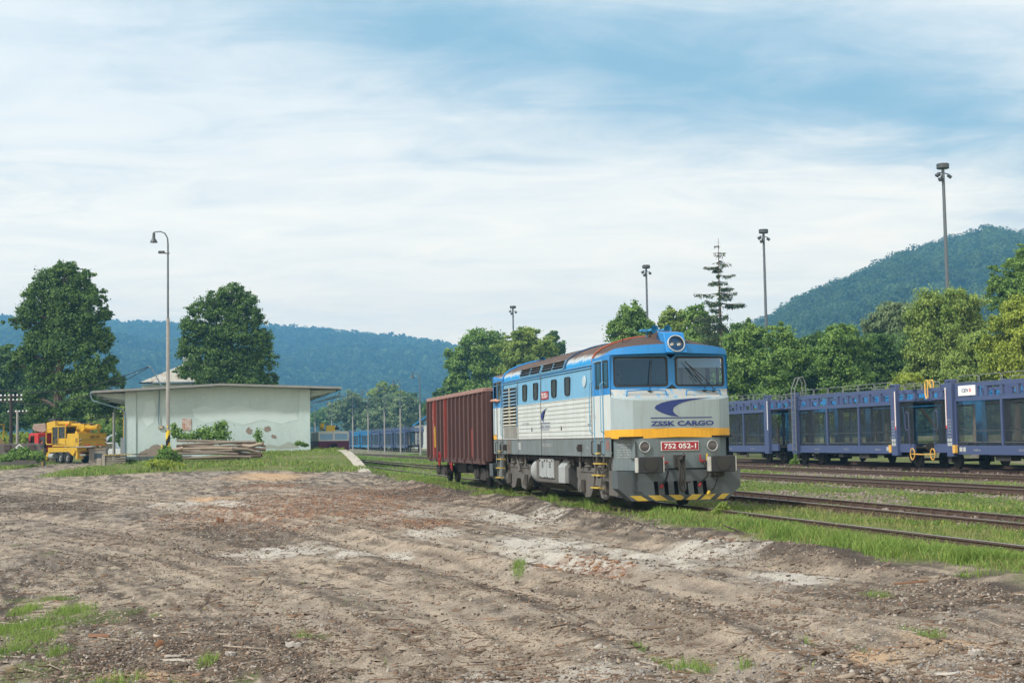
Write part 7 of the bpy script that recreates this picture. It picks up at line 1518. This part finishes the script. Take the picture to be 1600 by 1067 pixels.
# service mast on the roof, cable conduit down to a box
g = MB(); ms = [(X_(at(a, c_, DB)[0]), -.12, at(a, c_, DB)[2]) for a, c_ in ((249, 664), (248, 655), (249.5, 610))]; g.tube(ms, .045, 8); g.build('cable_conduit', M_PIPE, wh, smooth=True)
g = MB(); g.tube([(X_(at(250, 604, DB)[0]), .6, at(250, 604, DB)[2]), (X_(at(234, 572, DB)[0]), .2, at(234, 572, DB)[2])], [.05, .04], 8); g.tube([(X_(at(235, 574, DB)[0]), .2, at(235, 574, DB)[2]), (X_(at(229, 572, DB)[0]), .2, at(229, 572, DB)[2])], .05, 6); mst = g.build('service_mast', M_PIPE, wh, smooth=True)
g = MB(); c_ = at(252, 667.5, DB); g.box(X_(c_[0]) - .18, X_(c_[0]) + .18, -.14, 0, c_[2] - .11, c_[2] + .11, 0); g.box(X_(c_[0]) - .13, X_(c_[0]) + .13, -.15, -.14, c_[2] - .07, c_[2] + .07, 1); g.build('cable_box', [M_FASC, paint('cream box front', (.45, .36, .22), .7)], wh)
g = MB(); c_ = at(292, 663, DB); g.box(X_(c_[0]) - .33, X_(c_[0]) + .33, -.05, 0, c_[2] - .42, c_[2] + .42); g.build('rusty_sheet', M_SHEETM, wh)
def blot(cpx, cpy, rx, ry, seed, mat=M_BARE, name='bare_patch', shape=None):
    r = random.Random(seed); c = at(cpx, cpy, DB); pts = []
    if shape: pts = [(X_(at(a, q_, DB)[0]), -.012, at(a, q_, DB)[2]) for a, q_ in shape]
    else:
        for k in range(18): a = k * math.pi / 9; f_ = r.uniform(.7, 1.15); pts.append((X_(c[0]) + rx * SC_ * f_ * math.cos(a), -.012, c[2] + ry * SC_ * f_ * math.sin(a)))
    m_ = MB(); cc_ = (float(np.mean([p[0] for p in pts])), -.012, float(np.mean([p[2] for p in pts])))
    m_.face(pts)
    m_.build(name, mat, wh)
blot(0, 0, 0, 0, 1, shape=[(214, 713.4), (219, 706), (225, 704), (229, 701), (233, 701), (235, 698), (240, 695), (247, 694), (252, 697), (258, 699), (264, 704), (272, 713.4)])
blot(389, 673, 5, 5.5, 2); blot(418, 670, 6, 5, 3); blot(428, 682, 4.5, 3.5, 4); blot(372, 690, 5, 2, 7)
M_PLAS2 = paint('repaired pale render', (.455, .545, .55), .9, .3, (.37, .45, .45), sc=1.2, bump=.3); M_DAMP = paint('damp stained render', (.30, .34, .31), .9, .5, (.20, .21, .18), sc=1.6, streak=.5)
blot(0, 0, 0, 0, 8, M_PLAS2, 'render_patch', [(300, 640), (318, 634), (345, 640), (372, 633), (402, 641), (428, 638), (446, 648), (462, 644), (466, 655), (440, 662), (410, 656), (380, 664), (350, 655), (322, 661), (304, 652)])
blot(0, 0, 0, 0, 9, M_PLAS2, 'render_patch', [(228, 628), (240, 624), (244, 640), (240, 660), (230, 668), (222, 655), (226, 640)])
blot(0, 0, 0, 0, 10, M_DAMP, 'damp_patch', [(408, 699.5), (420, 694), (436, 697), (450, 690), (466, 694), (468, 699), (440, 701)])
blot(0, 0, 0, 0, 11, M_DAMP, 'damp_patch', [(197, 713), (199, 700), (203, 704), (206, 695), (210, 706), (212, 713)])

# ---- steps and loading dock at the left corner
M_CONC = paint('weathered concrete', (.30, .27, .23), .9, .5, sc=2, bump=.4); M_WOODG = paint('grey weathered planks', (.20, .18, .15), .9, .5, sc=3)
sb_ = base_at(178, 97); dk = thing('loading_step', 'small stepped timber dock with a concrete post at the left corner of the warehouse', 'dock', sb_, -.1)
b = MB(); zt_ = float(at(178, 711, 97)[2]) - sb_[2]; n = 5
for i in range(n): b.box(-.55, .85, -.0 - .03 * i, .10, zt_ * (n - 1 - i) / n + .03, zt_ * (n - i) / n - .02, 0)
dko = b.build('plank_wall', M_WOODG, dk); b = MB(); b.box(-.6, 1.4, -.05, 2.6, zt_, zt_ + .07, 0); b.build('platform', M_WOODG, dk)
b = MB(); b.box(-.80, -.57, -.14, .1, -.2, zt_ + .02); b.build('post', M_CONC, dk, bevel=.02); b = MB(); 
for i in range(9): b.box(-.6 + i * .22, -.6 + i * .22 + .11, -.08, -.05, zt_, zt_ + .06, 0)
b.build('edge_marking', M_HAZY, dk); b = MB(); b.box(-1.3, -.95, .2, .5, -.2, zt_ - .2); b.build('low_post', M_CONC, dk, bevel=.02)
# stone gate block in front of the crane truck
gb_ = base_at(157, 118); gt = thing('stone_block', 'pale stone gate block with a dark recess right of the excavator', 'stone block', gb_); b = MB(); b.box(-.9, .5, -.2, .5, 0, 1.1, 0); b.box(-.95, .55, -.25, .55, 1.1, 1.2, 0); b.build('block', M_CONC, gt, bevel=.02); b = MB(); b.box(-.45, .2, -.22, -.2, .35, .8); b.build('recess', M_CABD, gt)

# ---- concrete retaining wall on the left
cwb = base_at(30, 108); cw = thing('concrete_wall', 'long dark concrete wall with rounded end and square recesses at the left edge', 'wall', (at(66, 690, 106)[0], 106, 0), math.radians(6))
zt_ = float(at(40, 692.5, 106)[2]); zg = gz1(at(66, 690, 106)[0], 106); b = MB(); b.prism([(0, zg - .5), (0, zt_ - .5), (-.25, zt_ - .1), (-.7, zt_), (-16, zt_), (-16, zg - .5)], 'y', 0, 1.2); b.build('wall_body', paint('dark stained concrete', (.125, .11, .105), .9, .5, (.06, .05, .045), sc=1.2, bump=.5), cw, bevel=.03)
SC3 = 106 / F
for px in (13.5, 50.5): x = (px - 66) * SC3; b = MB(); z = float(at(px, 699, 106)[2]); b.box(x - .22, x + .22, -.10, .0, z - .22, z + .22); b.build('recess_cover', paint('brown steel cover', (.07, .05, .045), .8), cw, bevel=.02)
x = (31.5 - 66) * SC3; z = float(at(31.5, 699, 106)[2]); b = MB(); b.face([(x - .3, -.012, z), (x, -.012, z - .27), (x + .3, -.012, z), (x, -.012, z + .27)], 0); b.face([(x - .2, -.02, z), (x, -.02, z - .18), (x + .2, -.02, z), (x, -.02, z + .18)], 1); b.build('diamond_sign', [M_SIGNW, M_PLOW], cw)
b = MB(); b.box(-.02, .03, -.04, .3, zg - .2, zt_ - .45); b.build('end_edge', M_HAZY, cw)

# ---- pieces behind the warehouse
tb = base_at(275, 150); th_ = thing('old_house', 'house with stained tin hipped roof and pale chimney block behind the warehouse', 'house', tb); zz = lambda px, py, D=150: float(at(px, py, D)[2]) - tb[2]; xx_ = lambda px, D=150: float(at(px, 690, D)[0]) - tb[0]
b = MB(); b.box(xx_(222), xx_(330), 0, 7, 0, zz(270, 600)); b.build('wall', M_PLAS, th_)
M_TIN = paint('stained tin roof', (.40, .40, .37), .6, .7, (.23, .17, .10), streak=.5, sc=1.0, patch=.8, pcol=(.22, .16, .09)); b = MB(); L0, L1 = xx_(220), xx_(330); za = zz(250, 597); zb2 = zz(276, 566); b.face([(L0, -.4, za), (L1, -.4, za), (xx_(300), 3.5, zb2), (xx_(275), 3.5, zb2)]); b.face([(L0, -.4, za), (xx_(275), 3.5, zb2), (L0, 7.4, za)]); b.face([(L1, -.4, za), (L1, 7.4, za), (xx_(300), 3.5, zb2)]); b.face([(L0, 7.4, za), (xx_(275), 3.5, zb2), (xx_(300), 3.5, zb2), (L1, 7.4, za)]); b.build('roof', M_TIN, th_)
b = MB(); b.box(xx_(219), xx_(240), -.5, .2, za - .12, za + .02); b.box(xx_(219), xx_(330), -.5, -.4, za - .14, za + .0); b.build('gutter', M_PIPE, th_)
b = MB(); b.box(xx_(281), xx_(300), 1.5, 4.5, za - .3, zz(290, 548)); b.build('chimney', paint('pale grey render', (.36, .40, .38), .9, .4), th_, bevel=.03); b = MB(); b.box(xx_(300), xx_(318), 2.5, 5, za - .3, zz(308, 562)); b.build('dormer', M_TIN, th_)
# blue roofed hall beyond the far wagons
hb = base_at(668, 300); hl_ = thing('shed', 'shed with bright blue pitched roof above the far wagons, beside the brown wagon', 'shed', hb); hz_ = lambda px, py: float(at(px, py, 300)[2]) - hb[2]; hx_ = lambda px: float(at(px, 690, 300)[0]) - hb[0]
b = MB(); b.box(hx_(648), hx_(705), 0, 12, 0, hz_(670, 664)); b.build('wall', M_CREAM, hl_); b = MB(); b.prism([(hx_(645), hz_(645, 667)), (hx_(672), hz_(672, 648)), (hx_(708), hz_(700, 664)), (hx_(708), hz_(700, 662)), (hx_(672), hz_(672, 645.5)), (hx_(645), hz_(645, 664))], 'y', -.6, 12); b.build('roof', M_CBLUE, hl_)

# ---- logs
M_LOGS = [paint('grey weathered log', (.20, .165, .13), .9, .6, (.10, .08, .065), sc=3.5, bump=.5), paint('brown log bark', (.15, .105, .078), .9, .5, (.10, .08, .06), sc=2.5, bump=.5), paint('pale peeled log', (.31, .25, .19), .85, .6, (.16, .12, .09), sc=3.5)]; M_CUT = paint('cut log end', (.46, .30, .16), .85, .5, (.25, .18, .12), sc=6)
LOGS0 = [(266, 405, 690, 694, .17, 0, -.1), (275, 408, 696, 697, .16, 1, -.3), (330, 362, 698, 700, .15, 2, .2), (277, 395, 707, 703, .16, 2, -.35), (320, 402, 709, 708, .16, 0, -.2), (284, 392, 715, 717, .17, 2, -.5), (277, 404, 712, 712, .17, 1, .1), (266, 380, 704, 699, .15, 0, .35), (378, 404, 694, 702, .13, 1, -.4), (280, 352, 688, 690, .12, 0, .5), (384, 413, 694, 697, .10, 2, -.1), (268, 300, 709, 706, .14, 2, .3), (364, 398, 699, 701, .13, 1, .1), (360, 408, 706, 711, .14, 0, .45), (290, 360, 711, 709, .15, 1, .5), (362, 396, 711, 713, .14, 1, .6)]
DL = 90.0
LOGM = []; LOGS = []; _r = random.Random(4)
for row in range(8):
    yy = 717.5 - row * 4.1; nlog = 2 if row < 6 else 1
    for q in range(nlog + 1):
        wdt = _r.uniform(92, 128) if q == 0 else _r.uniform(30, 75); x0 = _r.uniform(270, 286) if q == 0 else _r.choice((_r.uniform(268, 280), 404 - wdt + _r.uniform(-8, 6)))
        if row == 7 and q: continue
        if q == 2: wdt *= .8; x0 = 404 - wdt + _r.uniform(-3, 8)
        LOGM.append((row, q, wdt)); LOGS.append((x0, x0 + wdt, yy + _r.uniform(-1.6, 1.6), yy + _r.uniform(-1.6, 1.6), _r.uniform(.074, .098), (_r.choice((0, 0, 2)) if q == 0 else 1), -.55 + row * .13 + q * .42 + _r.uniform(-.05, .05)))  # logs behind take the darker bark, painting in the shade of the gaps
LOGS += [(380, 411, 697, 694.5, .11, 2, -.3), (262, 290, 703, 700, .11, 2, -.6), (366, 406, 699, 706, .10, 0, -.45)]
NL = len(LOGS)
for i, (xa, xb, ya, yb, r, mi, dd) in enumerate(LOGS):
    a = at(xa, ya, DL); c = at(xb, yb, DL); y = DL + dd; k = 9; pts = []; rr_ = random.Random(i); rad = []
    for j in range(k): u = j / (k - 1); pts.append((a[0] + (c[0] - a[0]) * u, y + .12 * math.sin(u * 2 + i), a[2] + (c[2] - a[2]) * u + .05 * math.sin(u * 3.1 * (1 + i % 2) + i))); rad.append(r * (1.05 - .22 * u if i % 2 else .83 + .22 * u) * rr_.uniform(.94, 1.06))
    mid = Vector(pts[k // 2]); mid.z = min(p[2] for p in pts) - r; lg = MB(); loc = [tuple(Vector(p) - mid) for p in pts]; lg.tube(loc, rad, 12, 0, cap=False); n12 = 12; lg.face([lg.v[j] for j in range(n12)], 1); lg.face([lg.v[(k - 1) * n12 + j] for j in range(n12)], 1)
    lab = {NL - 4: 'log lying topmost on the pile by the warehouse', 0: 'long pale log at the very bottom of the pile', NL - 3: 'short split pale log sticking out top right of the pile', NL - 2: 'short pale stub sticking out at the left end of the pile', NL - 1: 'slanting grey log at the right end of the pile'}.get(i) or (lambda m_: f"{'long' if m_[2] > 90 else 'short'} {['grey', 'brown', 'pale'][mi]} log {['facing the yard', 'behind the front logs', 'at the right end'][m_[1]]} in the {['lowest', 'second', 'third', 'fourth', 'fifth', 'sixth', 'seventh', 'top'][m_[0]]} layer of the log pile")(LOGM[i])
    o = lg.build('log', [M_LOGS[mi], M_CUT], None, smooth=True, ang=.9); o.location = mid; tag(o, lab, 'log', 'logs in the pile before the warehouse')
# ---- bushes by the logs and the wall
def shrub(px, D, bl, n, sz, mat, label, seed, **kw):
    b = base_at(px, D); return tree('weed_bush', b, px_blobs(D, bl, b), n, sz, mat, label, seed, tr=.03, cat='bush', limbs=False, trunk=.15, clumps=22, **kw)
shrub(262, 86, [(262, 712, 16, 12), (250, 720, 12, 9), (276, 718, 10, 10), (258, 702, 8, 6)], 4200, .16, L_MID, 'green bush at the left end of the log pile', 301)
shrub(253, 84, [(252, 727, 22, 8), (270, 729, 20, 7), (240, 722, 8, 5)], 3600, .13, L_YELL, 'low yellow green weeds before the left end of the log pile', 302)
shrub(210, 98, [(205, 726, 14, 7), (222, 727, 12, 5), (190, 722, 8, 8)], 2400, .16, L_MID, 'low green weeds at the foot of the tiled plinth', 303)
shrub(350, 101, [(345, 680, 10, 8), (330, 680, 14, 6), (318, 676, 8, 8), (348, 664, 3, 8), (338, 668, 4, 6), (300, 683, 8, 5)], 900, .30, L_MID, 'dark leafy bush between the log pile and the warehouse wall', 304, cr=1.3)
shrub(278, 101, [(275, 676, 6, 7), (285, 682, 8, 4), (272, 667, 3, 5)], 220, .30, L_MID, 'small dark sapling right of the striped lamp post', 305, cr=1.3)
shrub(402, 102, [(403, 680, 3, 9), (405, 690, 4, 4)], 130, .28, L_MID, 'thin sapling against the wall right of the logs', 306, cr=1.3)
shrub(468, 103, [(468, 693, 9, 4), (476, 695, 6, 4)], 350, .2, L_MID, 'low weeds at the right foot of the warehouse wall', 307)
shrub(30, 103, [(25, 712, 18, 8), (50, 712, 18, 8), (8, 716, 14, 7), (38, 704, 10, 6), (62, 716, 10, 6)], 5200, .2, L_MID, 'bramble heap below the concrete wall at the left', 308)
shrub(1250, 66, [(1240, 722, 6, 5), (1243, 714, 3, 5)], 350, .12, L_MID, 'weed growing under the coupling of the car carriers', 309)
shrub(1190, 28, [(1130, 792, 10, 8), (1118, 800, 7, 6)], 700, .05, L_LIGHT, 'leafy weed clump beside the rail right of the locomotive', 310)
shrub(1470, 24, [(1440, 860, 14, 9), (1420, 866, 9, 7)], 900, .045, L_MID, 'leafy weed clump in the grass near the right edge', 311)
# clipped hedge
hd = base_at(172, 152); V, Fc, T = crown([(-.9, 0, 1.5, 1.1, .7, 1.6), (.2, 0, 1.5, 1.1, .7, 1.6), (1.2, 0, 1.4, .9, .7, 1.5), (-.9, 0, .6, 1.1, .7, .9), (1.2, 0, .6, 1.0, .7, .9)], 5000, .22, 9); o = np_mesh('hedge', V, Fc, L_MID, fattr=T); o.location = hd; o.scale = (1.1, 1, 1.25); tag(o, 'clipped green hedge behind the white pickup', 'hedge')

# ================================================================== LAMPS, MASTS, POLES
M_POLE = paint('grey concrete pole', (.33, .32, .31), .85, .4, streak=.3); M_MAST = paint('galvanised mast', (.10, .12, .14), .6, .25); M_LAMPD = plain('dark lamp housing', (.055, .06, .065), .5); M_DWOOD = paint('dark tarred wood', (.035, .03, .028), .9, .4)
def lamp_post(base, htop, label, sc=1.0, group=None, name='lamp_post'):
    root = thing(name, label, 'street lamp', base, 0, group)
    b = MB(); b.tube([(0, 0, -.5), (0, 0, htop * .62)], [.13, .115], 10, 0); b.build('pole', M_POLE, root, smooth=True)
    b = MB(); b.tube([(0, 0, htop * .62), (0, 0, htop - .9), (-.03, 0, htop - .45), (-.22, 0, htop - .12), (-.5, 0, htop), (-.95, 0, htop - .04)], [.075, .06, .05, .045, .04, .035], 8); b.build('arm', M_MAST, root, smooth=True)
    b = MB(); b.lathe([(0, .05), (.05, .09), (.35, .10), (.42, .12), (.62, .24), (.68, .25), (.66, .001)], (-.95, 0, htop - .06), (0, 0, -1), 16); b.build('lamp_shade', M_LAMPD, root, smooth=True); return root
bp = base_at(262.5, 95); hp_ = float(at(245, 362, 95)[2]) - bp[2]
lp = lamp_post(bp, hp_, 'tall hooked lamp post with yellow and black base rising before the warehouse')
b = MB(); b.box(-.62, -.22, -.16, .06, hp_ - 1.50, hp_ - 1.32); b.box(-.25, .12, -.03, .03, hp_ - 1.52, hp_ - 1.44); b.build('floodlight', M_LAMPD, lp, bevel=.02)
zs = float(at(262, 672, 95)[2]) - bp[2]
b = MB(); n = 20; 
for k in range(10):
    for j in range(20):
        a0, a1 = j * math.pi / 10, (j + 1) * math.pi / 10; z0, z1 = zs - 1.15 + k * .115, zs - 1.15 + (k + 1) * .115; m_ = int(((z0) * 1.9 - a0 * .42) // 1 % 2 == 0)
        R_ = .145; b.face([(R_ * math.cos(a0), R_ * math.sin(a0), z0), (R_ * math.cos(a1), R_ * math.sin(a1), z0), (R_ * math.cos(a1), R_ * math.sin(a1), z1), (R_ * math.cos(a0), R_ * math.sin(a0), z1)], m_)
b.build('hazard_band', [plain('hazard yellow', (.75, .52, .02), .6), M_BLACK], lp); b = MB(); b.box(-.03, .03, -.15, -.12, zs + .15, zs + .33); b.build('number_label', plain('hazard yellow', (.75, .52, .02), .6), lp)
b = MB(); b.box(-.42, -.12, -.05, .05, zs - 1.12, zs - .98, 1); b.box(-.44, -.36, -.06, .06, zs - 1.25, zs - .95, 0); b.build('protective_bracket', [plain('hazard yellow', (.75, .52, .02), .6), M_BLACK], lp)
for i, (px, pt, D) in enumerate([(657, 582, 187), (626, 594, 211), (601, 604, 233), (575.5, 609, 246), (551.5, 616, 267), (518.5, 627, 313), (492.6, 632, 337)]):
    b_ = base_at(px, D); z = float(at(px, pt, D)[2]) - b_[2]; lamp_post(b_, z, ['hooked lamp post nearest the brown wagon, tallest of the far row', 'hooked lamp post second from the brown wagon in the far row', 'hooked lamp post in front of the bright blue far wagons', 'hooked lamp post rising out of the left willow', 'hooked lamp post at the left flank of the willow clump', 'small hooked lamp post between the willows and the canopy', 'small hooked lamp post seen under the warehouse canopy'][i], group='far row of hooked lamp posts')
def mast(px, ptop, D, label):
    b_ = base_at(px, D); h = float(at(px, ptop, D)[2]) - b_[2]; root = thing('floodlight_mast', label, 'light mast', b_, 0, 'tall floodlight masts'); b = MB(); b.tube([(0, 0, -.5), (0, 0, h - .6)], [.21, .13], 10); b.build('pole', M_MAST, root, smooth=True)
    b = MB(); b.lathe([(0, .001), (0, .50), (.05, .54), (.40, .54), (.44, .5), (.44, .001)], (0, 0, h - .55), (0, 0, 1), 20); b.build('lamp_crown', M_LAMPD, root, smooth=True)
    for s, zf in ((-1, -1.1), (1, -1.25), (-.5, -1.5)): b = MB(); b.bar((0, 0, h - .9), (s * .42, -.1, h + zf + .2), .08, .08); M4 = Matrix.Translation(Vector((s * .5, -.15, h + zf))) @ Matrix.Rotation(s * .6, 4, 'Y') @ Matrix.Rotation(.5, 4, 'X'); b.box(-.19, .19, -.17, .17, -.12, .12, 0, M4); b.build('floodlight', M_LAMPD, root)
mast(1489.5, 254, 123, 'tallest floodlight mast, at the right before the wooded hill'); mast(1202.5, 357, 161, 'floodlight mast right of the spruce'); mast(1016, 413, 193, 'floodlight mast just above the locomotive roof'); mast(805, 477, 248, 'small distant floodlight mast behind the trees left of the locomotive')
def tele_pole(px, ptop, D, label, mat, arms=(0,), w=.12, arm=True):
    b_ = base_at(px, D); h = float(at(px, ptop, D)[2]) - b_[2]; root = thing('telegraph_pole', label, 'utility pole', b_); b = MB(); b.tube([(0, 0, -.3), (0, 0, h)], [w, w * .75], 9); b.build('pole', mat, root, smooth=True)
    for a in arms:
        c = MB(); c.box(-.9, .9, -.05, .05, h - .25 - a, h - .15 - a); ca = c.build('crossarm', M_DWOOD, root)
        for k in range(6): i_ = MB(); x = -.8 + k * .32; i_.lathe([(0, .05), (.06, .08), (.12, .05), (.15, .001)], (x, 0, h - .14 - a), (0, 0, 1), 8); i_.build('insulator', M_SIGNW, ca, smooth=True)
    return root
tele_pole(17, 616, 112, 'dark wooden telegraph pole with two crossarms at the left edge', M_DWOOD, (0, .35), .16); tele_pole(27, 641, 125, 'shorter concrete pole with one crossarm beside the dark telegraph pole', M_POLE, (0,), .14); tele_pole(178, 640, 140, 'plain grey concrete pole between excavator and warehouse', M_POLE, (), .16); tele_pole(142, 660, 150, 'thin grey pole right behind the excavator', M_POLE, (), .10)
b_ = base_at(193.5, 125); pg = thing('gate_post', 'yellow post with grey base at the warehouse corner', 'post', b_); b = MB(); z = float(at(193, 640, 125)[2]) - b_[2]; z1 = float(at(193, 684, 125)[2]) - b_[2]; b.cyl((0, 0, z1), (0, 0, z), .07, 8); b.build('yellow_post', M_XY, pg); b = MB(); b.box(-.25, .15, -.2, .2, 0, z1); b.build('base_box', M_TANKL, pg)
def wire(p, q, sag, label, r=.018):
    p = Vector(p); q = Vector(q); b = MB(); pts = []
    for k in range(13): u = k / 12; v_ = p.lerp(q, u); v_.z -= sag * 4 * u * (1 - u); pts.append(tuple(v_ - p))
    b.tube(pts, r, 5); o = b.build('overhead_wire', M_RUBBER, None); o.location = p; tag(o, label, 'cable', 'overhead wires')
mt_ = Vector(at(232, 572.5, DB)); wire(mt_, at(-30, 603, 118), 1.1, 'upper black cable sagging from the roof mast to the left edge', .03); wire(at(232, 574, DB), at(-30, 620, 118), 1.5, 'lower black cable sagging from the roof mast to the left edge', .03); wire(at(18, 642, 112), at(-20, 652, 108), .2, 'thin wire from the dark telegraph pole leaving the photo')
wire(at(27, 643, 125), at(178, 648, 140), .8, 'thin wire between the two concrete poles', .02)

# ---- concrete edge of the loading ramp
pts = [(9.7, 79.5), (10.65, 102.5)]; P = []
for Y in np.linspace(79.5, 102.5, 12):
    e = float(ramp_edge(Y)); x = (e - TN[1] * Y) / TN[0]; P.append((x, Y, max(gz1(x - .5, Y), gz1(x - .9, Y)) + .05))
b = MB(); secs = [[(x - .55, y, z), (x + .08, y, z), (x + .10, y, z - 1.6), (x - .55, y, z - 1.6)] for x, y, z in P]; b.loft(secs, close=True); b.face(secs[0]); b.face(secs[-1]); o = b.build('ramp_edge', paint('pale concrete edge', (.42, .38, .32), .9, .4, sc=1.5), None); tag(o, 'pale concrete edge strip of the grassy loading ramp', 'ramp edge')
sc_ = Vector(P[0]); 
for v in o.data.vertices: v.co -= sc_
o.location = sc_

# ================================================================== HAZE
hz = MB(); hz.box(-2600, 2600, -40, 3100, -4, 275)
t = NT('haze'); pv = t('ShaderNodeVolumePrincipled', {'Color': (.20, .56, .97, 1), 'Density': 0.00042, 'Anisotropy': 0.2}); t.l.new(pv.outputs[0], t.out.inputs['Volume'])
ho = hz.build('haze', t.mat); tag(ho, 'thin blue haze filling the valley air', 'haze', kind='stuff')
